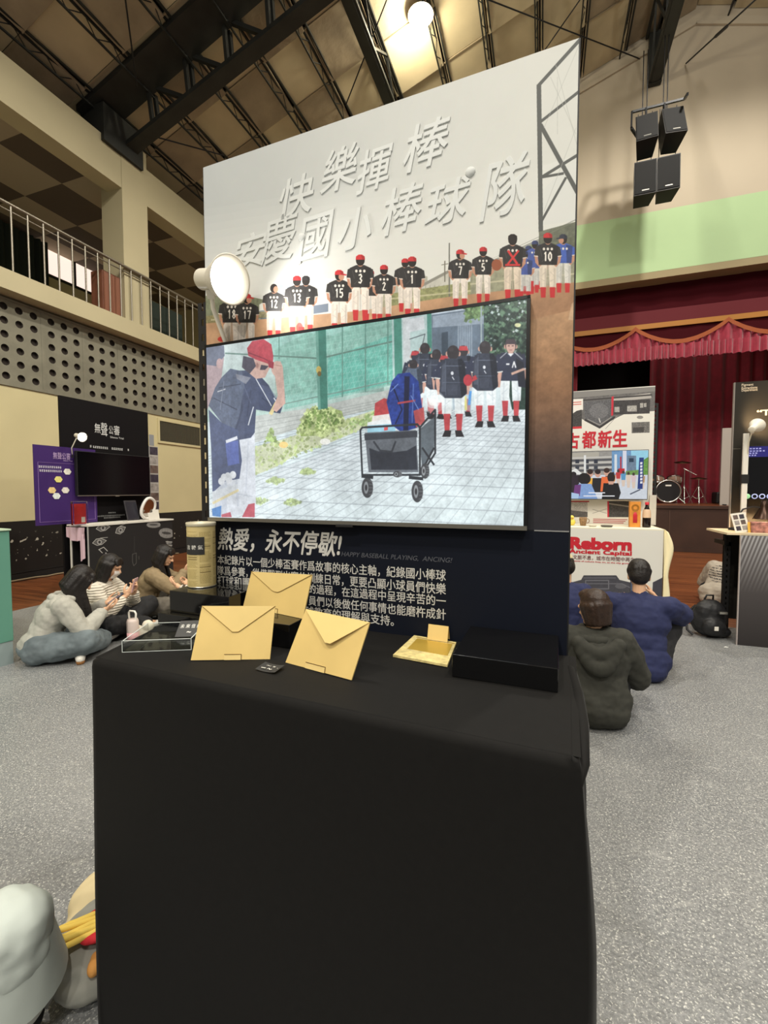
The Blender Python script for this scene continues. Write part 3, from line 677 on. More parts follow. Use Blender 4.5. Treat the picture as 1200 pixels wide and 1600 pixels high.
mb.grid(lambda u, v: ((FL[0]+(FR[0]-FL[0])*u)*(1-v)+(BL[0]+(BR[0]-BL[0])*u)*v+.0, (FL[1]+(FR[1]-FL[1])*u+.012)*(1-v)+(BL[1]+(BR[1]-BL[1])*u)*v, TZ+.0012*math.sin(u*19)*math.sin(v*8)-.0006), 30, 12)
c = mb.build('tablecloth', cloth); c.location = (0, 0, 0); c.rotation_euler = (0, 0, DEL)
tag(c, 'plain black cloth covering the tall foreground display table down to the floor', 'tablecloth')
MB().tube([(.020, 1.255, TZ-.020), (.036, 1.18, TZ-.012), (.045, 1.05, TZ-.013), (.049, .92, TZ-.014), (.046, .80, TZ-.022), (.040, .772, TZ-.05)], [.010, .014, .015, .014, .011, .004], 12).build('cloth_fold', cloth, c)
# panel board
pbL = by(317.5, 262, YP); pbR = by(909, 58.5, YP)
PX0, PX1, PZ1, PZJ = pbL[0], .027, 2.586, 1.344
def pmap(px, py):
    q = by(px, py, YP); return (q[0]-PX0)/(PX1-PX0), (PZ1-q[2])/(PZ1-PZJ)
def paint_print():
    P = Pic(1180, 1200, pmap, (200, 204, 203))
    full = [(300, 20), (930, 20), (930, 860), (300, 860)]
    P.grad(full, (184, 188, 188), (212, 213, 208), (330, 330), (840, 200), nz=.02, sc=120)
    for q in range(14): P.poly([(300, 330+q*12), (930, 230+q*12), (930, 520), (300, 540)], (228, 228, 223), .075)
    # light pole and net at the right
    g = (86, 88, 86)
    P.poly([(838, 262), (908, 240), (908, 340), (842, 348)], (222, 224, 220), .5); P.poly([(845, 300), (905, 240), (905, 345), (846, 352)], (214, 216, 214), .6)
    P.line([(842, 133), (845, 360)], 7, g); P.line([(842, 133), (908, 60)], 6, g)
    P.line([(845, 190), (906, 142)], 5, g); P.line([(845, 196), (903, 302)], 6, g); P.line([(846, 277), (903, 242)], 5, g); P.line([(846, 277), (880, 271)], 4, g); P.line([(846, 346), (884, 278)], 4, g)
    for a, b in [((871, 120), (871, 210)), ((850, 200), (905, 70)), ((860, 120), (900, 210)), ((850, 330), (900, 200)), ((868, 100), (905, 240))]: P.line([a, b], .8, (176, 178, 174), .7)
    # horizon: roofs, sheds, hedges
    P.poly([(318, 470), (322, 462), (352, 455), (420, 470), (420, 520), (318, 530)], (112, 118, 92), .9, nz=.25, sc=8)
    P.poly([(405, 476), (480, 430), (520, 436), (545, 430), (560, 480), (560, 510), (405, 515)], (226, 226, 222), .9, nz=.05)
    for x in (437, 448, 459): P.poly([(x, 446), (x+6, 445), (x+6, 451), (x, 452)], (150, 160, 172))
    P.poly([(404, 486), (424, 482), (424, 506), (404, 508)], (150, 160, 170)); P.poly([(407, 490), (420, 487), (420, 504), (407, 506)], (90, 110, 130))
    P.poly([(487, 478), (513, 474), (513, 487), (487, 491)], (120, 132, 150)); P.poly([(455, 450), (478, 440), (478, 490), (455, 494)], (160, 165, 170), .7)
    P.poly([(600, 440), (640, 425), (668, 432), (668, 470), (600, 480)], (172, 172, 158), .9, nz=.1)
    P.poly([(655, 445), (704, 422), (704, 470), (655, 476)], (196, 194, 184), .95, nz=.08)
    for x in range(658, 704, 7): P.line([(x, 446), (x, 468)], 1.2, (140, 138, 128), .8)
    P.poly([(655, 446), (704, 420), (704, 425), (655, 451)], (140, 138, 130))
    P.poly([(735, 420), (905, 340), (905, 372), (860, 380), (735, 432)], (150, 152, 146), .95, nz=.1); P.line([(735, 421), (905, 343)], 2, (226, 226, 220))
    P.poly([(812, 392), (838, 378), (838, 396), (812, 400)], (140, 150, 110), nz=.2)
    P.poly([(590, 462), (668, 450), (735, 440), (735, 470), (590, 490)], (140, 142, 98), .95, nz=.3, sc=6)
    P.poly([(735, 424), (905, 366), (905, 450), (735, 462)], (142, 142, 118), .9, nz=.25, sc=9)
    P.poly([(842, 362), (905, 345), (905, 400), (842, 410)], (96, 100, 84), .85, nz=.3, sc=9)
    P.line([(702, 380), (702, 470)], 2, (110, 110, 104)); P.line([(695, 408), (695, 440)], 2, (120, 116, 104)); P.line([(690, 414), (700, 412)], 1.2, (120, 116, 104))
    # ground
    P.grad([(300, 506), (420, 498), (560, 486), (700, 464), (908, 440), (912, 860), (300, 860)], (196, 156, 122), (168, 128, 98), (600, 470), (860, 600), nz=.10, sc=26)
    P.poly([(318, 494), (420, 486), (420, 496), (318, 506)], (150, 138, 96), .8, nz=.3, sc=5)
    for k, (x0, x1, yy) in enumerate([(330, 368, 500), (345, 400, 492), (600, 735, 468), (735, 905, 444)]): P.line([(x0, yy), (x1, yy-(x1-x0)*.1)], 2.5, (214, 206, 176), .6)
    P.grad([(828, 500), (912, 480), (912, 860), (822, 860)], (188, 150, 116), (150, 112, 84), (860, 500), (860, 620), .95, nz=.16, sc=20)
    P.grad([(828, 600), (912, 590), (912, 860), (822, 860)], (156, 118, 90), (50, 44, 48), (860, 610), (860, 745), .97, nz=.10, sc=18)
    P.grad([(822, 738), (912, 735), (912, 860), (822, 860)], (48, 43, 47), (40, 40, 46), (860, 740), (860, 828))
    P.poly([(893, 475), (898, 470), (896, 500), (888, 500)], (210, 180, 150), .8)
    rd, jk, wh, sk, hr = (196, 52, 56), (52, 50, 50), (232, 222, 212), (190, 140, 116), (40, 34, 32)
    D = {'1': [[(.5, 0), (.5, 1)], [(.3, .2), (.5, 0)]], '2': [[(.2, .2), (.5, 0), (.8, .2), (.2, 1), (.85, 1)]], '3': [[(.2, .1), (.6, 0), (.8, .25), (.45, .48), (.8, .72), (.55, 1), (.15, .9)]],
         '5': [[(.8, 0), (.25, 0), (.22, .45), (.7, .42), (.8, .75), (.5, 1), (.18, .9)]], '6': [[(.7, 0), (.3, .4), (.22, .8), (.5, 1), (.78, .8), (.6, .52), (.28, .6)]],
         '7': [[(.15, 0), (.85, 0), (.45, 1)]], '8': [[(.5, .48), (.22, .25), (.5, 0), (.78, .25), (.5, .48), (.2, .75), (.5, 1), (.8, .75), (.5, .48)]], '0': [[(.5, 0), (.2, .3), (.2, .7), (.5, 1), (.8, .7), (.8, .3), (.5, 0)]]}
    def num(s_, cx, cy, h, col=(238, 232, 224)):
        w = h*.52
        for i, ch in enumerate(s_):
            x0 = cx-w*len(s_)/2+i*w
            for st in D[ch]: P.line([(x0+a*w, cy-h/2+b*h) for a, b in st], h*.17, col)
    def player(cx, yt, h, n, cap=rd, turn=0, jersey=jk, pants=wh, arms=True, lean=0):
        u = h/100.
        for s_ in (-1, 1):                       # legs
            P.poly([(cx-1*u if s_ < 0 else cx+1*u, yt+47*u), (cx+s_*13*u, yt+46*u), (cx+s_*12.5*u, yt+84*u), (cx+s_*2.5*u, yt+84*u)], pants, nz=.08, sc=8)
            P.poly([(cx+s_*2.8*u, yt+83*u), (cx+s_*11.5*u, yt+83*u), (cx+s_*10.5*u, yt+99*u), (cx+s_*3.6*u, yt+99*u)], rd)
        P.line([(cx, yt+50*u), (cx, yt+82*u)], 1.3*u, [c_*.82 for c_ in pants]); P.poly([(cx-12*u, yt+55*u), (cx-8*u, yt+52*u), (cx-9*u, yt+82*u), (cx-12*u, yt+82*u)], [c_*.9 for c_ in pants], .6)
        for s_ in (-1, 1):
            P.poly([(cx+s_*12*u, yt+19*u), (cx+s_*19*u, yt+22*u), (cx+s_*21*u, yt+36*u), (cx+s_*15*u, yt+37*u)], jersey)
            P.line([(cx+s_*18*u, yt+36*u), (cx+s_*17*u, yt+44*u), (cx+s_*12*u, yt+50*u)], 4.5*u, sk)
            P.line([(cx+s_*14.5*u, yt+36*u), (cx+s_*21*u, yt+35*u)], 1.4*u, (225, 215, 205))
        P.poly([(cx-6*u, yt+15.5*u), (cx+6*u, yt+15.5*u), (cx+16*u, yt+20*u), (cx+14*u, yt+49*u), (cx-14*u, yt+49*u), (cx-16*u, yt+20*u)], jersey, nz=.12, sc=7)
        P.ell(cx, yt+14*u, 4.2*u, 4*u, sk); P.ell(cx, yt+8.6*u, 6.6*u, 8*u, hr); P.ell(cx+turn*3.4*u, yt+10.5*u, 4.4*u, 5.6*u, sk if turn else hr)
        if cap is not None:
            P.poly([(cx-7*u, yt+7.5*u), (cx-6.4*u, yt+2.5*u), (cx-2.5*u, yt-.2*u), (cx+2.5*u, yt-.2*u), (cx+6.4*u, yt+2.5*u), (cx+7*u, yt+7.5*u)], cap)
            if turn: P.poly([(cx+turn*5*u, yt+5*u), (cx+turn*12*u, yt+7*u), (cx+turn*11*u, yt+8.6*u), (cx+turn*5*u, yt+8*u)], cap)
        P.poly([(cx+5*u, yt+18*u), (cx+16*u, yt+20*u), (cx+14*u, yt+49*u), (cx+6*u, yt+49*u)], (20, 18, 18), .35); P.line([(cx-9*u, yt+44*u), (cx-3*u, yt+38*u)], 1*u, (92, 88, 86), .7); P.line([(cx-12*u, yt+24*u), (cx-9*u, yt+36*u)], 1*u, (90, 86, 86), .6)
        for s_ in (-1, 1):
            P.poly([(cx+s_*7*u+2*u, yt+54*u), (cx+s_*7*u+5*u, yt+54*u), (cx+s_*7*u+4.4*u, yt+83*u), (cx+s_*7*u+2*u, yt+83*u)], [c_*.8 for c_ in pants], .55); P.line([(cx+s_*4*u, yt+60*u), (cx+s_*10*u, yt+66*u)], .9*u, [c_*.84 for c_ in pants], .7); P.line([(cx+s_*4*u, yt+74*u), (cx+s_*11*u, yt+70*u)], .9*u, [c_*.84 for c_ in pants], .7)
        if cap is not None: P.poly([(cx+1*u, yt+.4*u), (cx+6.4*u, yt+2.5*u), (cx+7*u, yt+7.5*u), (cx+3*u, yt+7.5*u)], [c_*.7 for c_ in cap], .6)
        for k in (-1, 0, 1): P.ell(cx+k*6*u, yt+24.5*u, 1.9*u, 2.2*u, (226, 220, 212))
        if n: num(n, cx, yt+36*u, 13*u)
    player(579, 422, 82, '', rd); player(633, 404, 84, '', rd)
    player(362, 455, 100, '18'); player(386, 459, 92, '17', rd, 1)
    player(428, 443, 88, '12', None, 1); player(478, 431, 92, '6', (50, 48, 50)); player(464, 431, 96, '13')
    player(530, 422, 100, '15', rd, 1); player(563, 398, 104, '3'); player(600, 414, 92, '2'); player(644, 401, 98, '1')
    player(719, 390, 92, '7', rd, 1); player(755, 386, 88, '5')
    for cx, yt in ((826, 384), (836, 376), (844, 382), (820, 392)): player(cx, yt, 76, '', (60, 70, 110), 0, (74, 92, 160), (206, 204, 200))
    player(880, 366, 92, '', (52, 56, 70), -1, (70, 96, 176), (214, 212, 206))
    player(801, 366, 104, '', hr, 0, jk, (222, 206, 188)); P.line([(794, 392), (808, 412)], 3.4, (206, 60, 60)); P.line([(810, 392), (794, 412)], 3.4, (206, 60, 60)); P.line([(790, 414), (812, 414)], 3, (206, 60, 60))
    P.ell(776, 414, 8, 9, (150, 86, 60))
    player(856, 364, 102, '10', rd, 0, jk, (226, 214, 198))
    P.ell(468, 512, 5, 8, (200, 70, 66), .8); P.ell(346, 530, 6, 4, (190, 60, 56))
    k = P.m([(300, 470), (930, 400)]); sky = P.a.copy(); P.photo(.26, 8, 2); w = np.clip((np.arange(P.h)[:, None, None]-480)/220., 0, 1); P.a = sky*(1-w)+P.a*w
    return P.a
pn = bthing('exhibition_board', 'tall printed baseball team board standing behind the foreground table', 'board', (0, YP, 0))
bk = mat('board_core', srgb(38, 38, 42), .6); lz = .0
MB().box((PX0, .0015, 1.0), (PX1, .022, PZ1)).build('board', bk, pn)
MB().box((PX0-.002, 0, 1.0), (PX0, .024, PZ1)).build('edge', M['black'], pn); MB().box((PX1, 0, 1.0), (PX1+.004, .03, PZ1)).build('edge', M['black'], pn)
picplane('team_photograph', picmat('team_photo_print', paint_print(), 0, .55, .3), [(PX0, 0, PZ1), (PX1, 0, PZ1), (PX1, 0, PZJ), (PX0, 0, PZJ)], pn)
MB().box((PX0, -.0025, 1.0), (PX1, 0, PZJ-.003)).build('caption_board', mat('navy_black_print', srgb(19, 23, 34), .6, spec=.15), pn)
MB().box((-.06, -.004, PZJ-.003), (PX1, 0, PZJ)).build('joint_strip', mat('grey_joint', srgb(140, 140, 140), .5), pn)
basis = ((0, 0, 0), (1, 0, 0), (0, 0, 1), (0, -1, 0))
def pl(px, py): q = by(px, py, YP); return q[0], q[2]
def fit(body, p, q, h0, bold=.012, shear=0):         # baseline runs p->q in the photo; height from pixel h0
    a, b = pl(*p), pl(*q); t = pl(p[0], p[1]-h0); H_ = t[1]-a[1]
    return (body, a[0], b[0], (a[1]+b[1])/2, (a[1]+b[1])/2+H_, bold, shear)
inkw = mat('pale_print_ink', srgb(206, 204, 198), .6); inkd = mat('grey_print_ink', srgb(86, 88, 96), .6)
lettering('headline', [fit('熱愛，永不停歇!', (341, 861), (535, 870), 36, .03, .22)], inkw, pn, basis, off=.003)
lettering('subtitle', [fit('HAPPY BASEBALL PLAYING,  ANCING!', (534, 870), (707, 880), 8, .004, .25)], inkd, pn, basis, off=.003)
ROWS = [('本紀錄片以一個少棒盃賽作爲故事的核心主軸，紀錄國小棒球', (341, 881), (697, 909), 15), ('隊爲參賽，從備戰到出賽的訓練日常，更要凸顯小球員們快樂', (341, 898), (697, 930), 15),
        ('打球和團隊', (341, 914), (406, 919), 15), ('的過程，在這過程中呈現辛苦的一', (483, 928), (697, 947), 15.5), ('員們以後做任何事情也能磨杵成針', (483, 946), (697, 968), 15.5), ('球教育的理解與支持。', (478, 964), (616, 976), 15.5)]
lettering('body_text', [fit(b, p, q, h, .016) for b, p, q, h in ROWS], inkw, pn, basis, off=.003, res=2)
# raised handwritten title
relief = mat('raised_white_lettering', srgb(212, 215, 213), .5)
mb = MB()
TI = [('快', 464, 307, 54, 62), ('樂', 531, 264, 62, 66), ('揮', 586, 264, 58, 66), ('棒', 667, 226, 74, 72), ('安', 392, 392, 56, 54), ('慶', 436, 373, 60, 72), ('國', 494, 371, 58, 70), ('小', 554, 358, 52, 62),
      ('棒', 629, 327, 66, 72), ('球', 700, 316, 72, 66), ('隊', 789, 292, 78, 92)]
for ch, cx, cy, w, h in TI:
    v, fs = textmesh(ch, .004, .012, .22, 4, bevel=.006); lo, hi = v.min(0), v.max(0)
    a, b = pl(cx-w/2, cy), pl(cx+w/2, cy); c0, c1 = pl(cx, cy+h/2), pl(cx, cy-h/2)
    X_ = a[0]+(v[:, 0]-lo[0])/(hi[0]-lo[0])*(b[0]-a[0]); t_ = (v[:, 1]-lo[1])/(hi[1]-lo[1]); Z_ = c0[1]+t_*(c1[1]-c0[1])+(X_-(a[0]+b[0])/2)*.05
    D_ = -.0032*(v[:, 2]-lo[2])/(hi[2]-lo[2])
    mb.add(np.stack([X_, D_-.0002, Z_], 1), fs)
mb.build('raised_title', relief, pn)
for cx, cy in ((735, 269), (472, 371)):
    q = pl(cx, cy); b_ = MB().ell((q[0], 0, q[1]), (.014, .008, .014), None, 20).build('raised_baseball', relief, pn)
# slotted angle posts and rails of the rack behind the board
def rackpost(parent, x, y, z0, z1, name='slotted_post', w=.042, t=.003, both=True):
    mb = MB()
    for s in (0, w*.62): mb.box((x+s, y, z0), (x+s+w*.38, y+t, z1))
    z = z0
    while z < z1-.02:
        mb.box((x+w*.38, y, z), (x+w*.62, y+t, z+.030)); z += .055
    if both: mb.box((x+w-.003, y, z0), (x+w, y+.04, z1))
    return mb.build(name, M['black'], parent)
rk = bthing('slotted_rack', 'black slotted-angle rack behind the printed team board', 'rack', (0, YP+.05, 0))
rackpost(rk, by(312.5, 650, YP+.05)[0], 0, 0, 2.15); rackpost(rk, PX1-.045, 0, 0, 2.15); rackpost(rk, PX0-.20, .36, 0, 2.15); rackpost(rk, PX1-.045, .36, 0, 2.15)
for z in (.3, 1.0, 1.95): MB().box((PX0, .005, z), (PX1-.01, .03, z+.04)).box((PX0-.16, .365, z), (PX1-.01, .39, z+.04)).build('cross_rail', M['black'], rk)
# ------------------------------------------------------------------ television with its picture
q0, q1, q2, q3 = by(319.5, 541, YT), by(830.5, 459.5, YT), by(822, 826, YT), by(327, 812, YT)
TX0, TX1 = (q0[0]+q3[0])/2, (q1[0]+q2[0])/2; TZ1, TZ0 = (q0[2]+q1[2])/2, (q2[2]+q3[2])/2
tv = bthing('television', 'large flat television showing boys walking with a folding wagon', 'television', ((TX0+TX1)/2, YT, TZ0))
TW, TH = TX1-TX0, TZ1-TZ0
MB().bbox((-TW/2, 0, 0), (TW/2, .026, TH), .003).build('housing', M['black'], tv)
bz_ = .009
MB().box((-TW/2, -.003, TH-bz_), (TW/2, 0, TH)).box((-TW/2, -.003, 0), (-TW/2+bz_*.6, 0, TH)).box((TW/2-bz_, -.003, 0), (TW/2, 0, TH)).build('bezel', mat('gloss_black_bezel', srgb(14, 14, 16), .3), tv)
MB().box((-TW/2, -.004, -.004), (TW/2, .01, .008)).build('lower_trim', mat('silver_trim', srgb(130, 126, 116), .3, .7), tv)
MB().bbox((-.03, -.006, -.012), (.03, .008, -.002), .002).build('sensor', M['black'], tv)
SX0, SX1, SZ0, SZ1 = TX0+bz_*.6, TX1-bz_, TZ0+.008, TZ1-bz_
def smap(px, py):
    q = by(px, py, YT-.001); return (q[0]-SX0)/(SX1-SX0), (SZ1-q[2])/(SZ1-SZ0)
def paint_tv():
    P = Pic(1240, 690, smap, (214, 226, 232))
    P.grad([(300, 440), (840, 440), (840, 840), (300, 840)], (196, 214, 220), (226, 240, 240), (600, 480), (640, 800), nz=.03, sc=60)
    # paving
    P.grad([(320, 790), (420, 740), (620, 660), (690, 640), (835, 640), (835, 840), (320, 840)], (216, 226, 230), (222, 238, 240), (620, 670), (640, 820), nz=.05, sc=9)
    V = (905, 560)
    for k in range(-26, 20):
        x = 560+k*26; P.line([(x, 830), (x+(V[0]-x)*.70, 830+(V[1]-830)*.70)], .9, (164, 176, 182), .75)
    y = 640.0; st = 4.0
    while y < 835:
        P.line([(330, y-12), (835, y+12)], .8+st*.03, (168, 178, 184), .7); y += st; st *= 1.12
    # trees, hill and houses beyond the fence
    P.grad([(320, 530), (620, 480), (620, 640), (320, 660)], (202, 216, 214), (176, 206, 196), (430, 500), (440, 640), nz=.1, sc=30)
    P.poly([(430, 545), (480, 520), (520, 525), (560, 505), (620, 500), (620, 600), (430, 620)], (150, 176, 162), .8, nz=.28, sc=12)
    P.poly([(500, 572), (560, 560), (600, 560), (600, 612), (500, 616)], (116, 150, 140), .6, nz=.25, sc=9)
    # green netting fence
    P.poly([(418, 520), (500, 505), (620, 486), (620, 600), (500, 628), (445, 640)], (112, 190, 170), .55, nz=.16, sc=14)
    P.poly([(512, 560), (620, 520), (620, 596), (512, 622)], (70, 180, 160), .45, nz=.2, sc=18)
    for k in range(26): P.line([(432+k*8, 522-k*1.3), (445+k*8+6, 640-k*2.2)], .5, (200, 236, 226), .45)
    for k in range(14): P.line([(425, 530+k*8.4), (620, 494+k*8.2)], .5, (200, 236, 226), .4)
    for k in range(24): P.line([(440+k*8, 640-k*1.6), (440+k*8+60, 540-k*1.6)], .5, (214, 240, 232), .35)
    P.line([(352, 552), (500, 560), (620, 532)], 2.2, (96, 132, 120)); P.line([(440, 632), (505, 618), (625, 592)], 1.6, (120, 150, 140))
    for x, y0, y1 in ((436, 522, 560), (571, 500, 612), (606, 492, 600), (535, 506, 620)): P.line([(x, y0), (x, y1)], 2.2, (100, 148, 134))
    # kerb wall, grass bank
    P.poly([(398, 650), (495, 636), (620, 606), (640, 614), (640, 626), (495, 660), (398, 692)], (190, 196, 190), 1, nz=.08, sc=8)
    for k in range(4): P.line([(398, 660+k*9), (500, 644+k*5), (640, 616+k*3)], 1, (150, 156, 152), .7)
    P.poly([(390, 700), (430, 690), (500, 668), (600, 636), (625, 640), (600, 656), (520, 690), (470, 706), (430, 730), (395, 744)], (206, 214, 172), .95, nz=.16, sc=7)
    P.scatter([(390, 700), (500, 668), (610, 636), (600, 656), (480, 706), (395, 744)], (170, 190, 120), 900, 2.4, .75, 4)
    P.poly([(466, 668), (480, 642), (505, 634), (534, 642), (540, 664), (505, 680), (470, 682)], (150, 172, 96), .95, nz=.3, sc=6)
    P.scatter([(462, 676), (480, 636), (512, 630), (545, 660), (505, 684)], (192, 208, 140), 380, 2.6, .9, 5); P.scatter([(466, 672), (484, 640), (512, 634), (536, 662)], (110, 140, 70), 200, 2, .8, 6)
    P.scatter([(414, 690), (424, 668), (432, 690)], (150, 176, 104), 160, 2.2, .9, 7); P.scatter([(545, 660), (620, 630), (620, 650), (550, 670)], (150, 180, 110), 260, 2, .8, 9)
    for c_ in ((405, 784), (456, 786), (430, 752), (480, 738)): P.scatter([(c_[0]-14, c_[1]), (c_[0]-2, c_[1]-7), (c_[0]+16, c_[1]-2), (c_[0], c_[1]+5)], (170, 190, 130), 160, 2, .7, int(c_[0]))
    P.ell(443, 695, 7, 5, (255, 206, 120), .9); P.ell(508, 690, 8, 5, (252, 252, 246), .9)
    # big green post
    P.poly([(493, 510), (509, 508), (512, 638), (497, 640)], (62, 126, 110), 1, nz=.06); P.poly([(493, 510), (497, 510), (501, 640), (497, 640)], (104, 160, 144))
    P.ell(498, 578, 4, 6, (200, 176, 90)); P.ell(499, 584, 3, 4, (120, 100, 50))
    # right part: posts, building, trees
    P.poly([(612, 488), (680, 476), (682, 600), (614, 610)], (182, 208, 204), .9, nz=.06)
    P.poly([(615, 490), (627, 488), (629, 590), (617, 592)], (70, 140, 122)); P.poly([(629, 486), (640, 484), (642, 570), (631, 574)], (206, 214, 214))
    P.poly([(634, 500), (662, 494), (664, 514), (636, 520)], (214, 220, 222)); P.line([(640, 530), (664, 522), (655, 560)], 1.5, (90, 100, 104))
    P.poly([(667, 480), (674, 478), (675, 560), (668, 562)], (74, 142, 126))
    P.poly([(674, 478), (770, 462), (770, 600), (676, 600)], (96, 112, 128), 1, nz=.08, sc=14); P.poly([(674, 480), (730, 472), (730, 484), (674, 492)], (190, 204, 214)); P.poly([(676, 494), (756, 482), (756, 506), (676, 512)], (150, 164, 178), .8, nz=.15)
    for k in range(8): P.line([(716+k*3, 508), (716+k*3, 560)], 1.1, (160, 174, 186))
    P.poly([(690, 520), (700, 518), (700, 560), (690, 560)], (60, 74, 88)); P.poly([(726, 476), (758, 472), (750, 496), (728, 500)], (70, 100, 66), nz=.3, sc=5); P.scatter([(722, 476), (760, 472), (756, 500), (726, 504)], (110, 140, 90), 120, 2.4, .9, 3)
    P.line([(752, 474), (752, 600)], 2.4, (150, 166, 170))
    P.poly([(756, 476), (834, 462), (834, 640), (800, 640), (790, 590), (756, 590)], (44, 66, 58), 1, nz=.3, sc=7)
    P.scatter([(756, 478), (834, 464), (834, 600), (760, 590)], (90, 122, 96), 420, 2.6, .8, 12); P.scatter([(756, 478), (834, 464), (834, 560), (760, 560)], (206, 222, 220), 60, 2.0, .8, 13); P.scatter([(756, 500), (834, 480), (834, 600), (760, 590)], (24, 40, 38), 260, 3, .7, 14)
    P.ell(809, 508, 5, 3.4, (240, 240, 180), .9)
    # group of boys
    nb, wp, rs, sk, hr = (50, 56, 76), (232, 240, 240), (196, 66, 72), (206, 158, 140), (54, 50, 54)
    def boy(cx, yt, h, back=True, cap=None, pack=(54, 60, 74), seed=0, face=False):
        u = h/100.
        for s_ in (-1, 1):
            P.poly([(cx+s_*1*u, yt+50*u), (cx+s_*13*u, yt+49*u), (cx+s_*12*u, yt+74*u), (cx+s_*2*u, yt+75*u)], wp, nz=.05)
            P.poly([(cx+s_*3*u, yt+74*u), (cx+s_*10.5*u, yt+74*u), (cx+s_*9*u, yt+94*u), (cx+s_*4*u, yt+94*u)], rs); P.poly([(cx+s_*2*u, yt+92*u), (cx+s_*9*u, yt+92*u), (cx+s_*12*u, yt+99*u), (cx+s_*3*u, yt+99*u)], (40, 38, 42))
        for s_ in (-1, 1):
            P.line([(cx+s_*13*u, yt+20*u), (cx+s_*17*u, yt+36*u)], 8*u, nb); P.line([(cx+s_*17*u, yt+37*u), (cx+s_*15*u, yt+52*u)], 4.4*u, sk); P.line([(cx+s_*13*u, yt+36*u), (cx+s_*20*u, yt+35*u)], 1.4*u, (220, 220, 214))
        P.poly([(cx-12*u, yt+16*u), (cx+12*u, yt+16*u), (cx+15*u, yt+50*u), (cx-15*u, yt+50*u)], nb)
        for s_ in (-1, 1): P.line([(cx+s_*5*u, yt+16*u), (cx+s_*14*u, yt+24*u)], 1.2*u, (206, 210, 216), .8); P.ell(cx+s_*6.6*u, yt+9*u, 1.6*u, 2.6*u, sk)
        for s_ in (-1, 1): P.line([(cx+s_*4*u, yt+60*u), (cx+s_*11*u, yt+66*u)], 1*u, (196, 208, 212), .8); P.line([(cx+s_*8*u, yt+52*u), (cx+s_*9*u, yt+73*u)], 1.6*u, (206, 216, 220), .8)
        P.ell(cx, yt+13*u, 4*u, 5*u, sk); P.ell(cx, yt+7.5*u, 6.6*u, 7.8*u, hr); P.ell(cx-2*u, yt+4*u, 2.6*u, 2.4*u, (70, 66, 70), .6)
        if cap: P.poly([(cx-7*u, yt+7*u), (cx-5*u, yt+.6*u), (cx+5*u, yt+.6*u), (cx+7*u, yt+7*u)], cap)
        if pack:
            P.poly([(cx-13*u, yt+20*u), (cx-9*u, yt+14*u), (cx+9*u, yt+14*u), (cx+13*u, yt+20*u), (cx+15*u, yt+52*u), (cx+9*u, yt+57*u), (cx-9*u, yt+57*u), (cx-15*u, yt+52*u)], pack, nz=.14, sc=6)
            P.line([(cx-9*u, yt+22*u), (cx+9*u, yt+22*u)], 1*u, (96, 104, 122)); P.line([(cx-11*u, yt+40*u), (cx+11*u, yt+40*u)], 1*u, (80, 88, 106)); P.line([(cx-8*u, yt+16*u), (cx-8*u, yt+54*u)], .8*u, (76, 84, 100))
            P.poly([(cx+5*u, yt+15*u), (cx+9*u, yt+14*u), (cx+13*u, yt+20*u), (cx+15*u, yt+52*u), (cx+9*u, yt+57*u)], (10, 12, 18), .45); P.poly([(cx-12*u, yt+22*u), (cx-8*u, yt+18*u), (cx-8*u, yt+50*u), (cx-13*u, yt+50*u)], (110, 118, 136), .35); P.poly([(cx-7*u, yt+42*u), (cx+5*u, yt+42*u), (cx+4*u, yt+54*u), (cx-6*u, yt+54*u)], (70, 76, 92), .6)
            P.ell(cx-1*u, yt+30*u, 1.6*u, 2*u, (216, 220, 226)); P.line([(cx-1*u, yt+34*u), (cx+1*u, yt+37*u)], 1*u, (206, 210, 218))
        if face:
            P.ell(cx, yt+9*u, 5.6*u, 7.4*u, (214, 172, 156)); P.poly([(cx-7*u, yt+6*u), (cx-5*u, yt+0*u), (cx+5*u, yt+0*u), (cx+7*u, yt+6*u)], (70, 60, 66))
            for s_ in (-1, 1): P.line([(cx+s_*3.4*u, yt+8*u), (cx+s_*1.4*u, yt+8*u)], .9*u, (60, 44, 44))
            P.line([(cx-1.6*u, yt+13*u), (cx+1.6*u, yt+13*u)], .8*u, (160, 96, 92)); P.poly([(cx-4*u, yt+17*u), (cx+4*u, yt+17*u), (cx, yt+21*u)], (226, 230, 232))
            P.line([(cx-5*u, yt+30*u), (cx-2*u, yt+30*u)], 2*u, (230, 232, 232)); P.line([(cx+2*u, yt+34*u), (cx+4*u, yt+27*u), (cx+6*u, yt+34*u)], 1.6*u, (230, 232, 232))
    boy(649, 548, 104, True, rs); boy(664, 536, 116, True, None); boy(682, 546, 110, True, None); boy(724, 540, 112, True, rs); boy(694, 555, 100, True, rs)
    P.poly([(706, 606), (738, 604), (736, 642), (708, 640)], (150, 170, 186), .6); P.line([(735, 612), (733, 632)], 4, (80, 150, 220)); P.line([(727, 620), (728, 640)], 4, (220, 214, 130))
    boy(798, 530, 130, False, None, None, 0, True); P.poly([(806, 560), (818, 566), (822, 606), (810, 604)], (36, 40, 52)); P.line([(800, 584), (818, 577)], 4, (214, 170, 150))
    boy(758, 533, 136); P.line([(743, 590), (732, 596)], 7, (190, 60, 66)); boy(708, 540, 144); P.ell(731, 594, 7, 9, (186, 56, 66)); boy(646, 562, 98, True, None, (92, 108, 130))
    P.ell(676, 628, 20, 18, (240, 252, 250), .3); P.ell(676, 628, 11, 10, (240, 252, 250), .55); P.ell(676, 628, 6, 6, (255, 255, 250), .9)
    # folding wagon with bags
    P.poly([(586, 630), (600, 622), (612, 626), (612, 652), (584, 658)], (190, 66, 70), 1, nz=.15); P.poly([(582, 650), (612, 646), (612, 660), (580, 664)], (232, 226, 220))
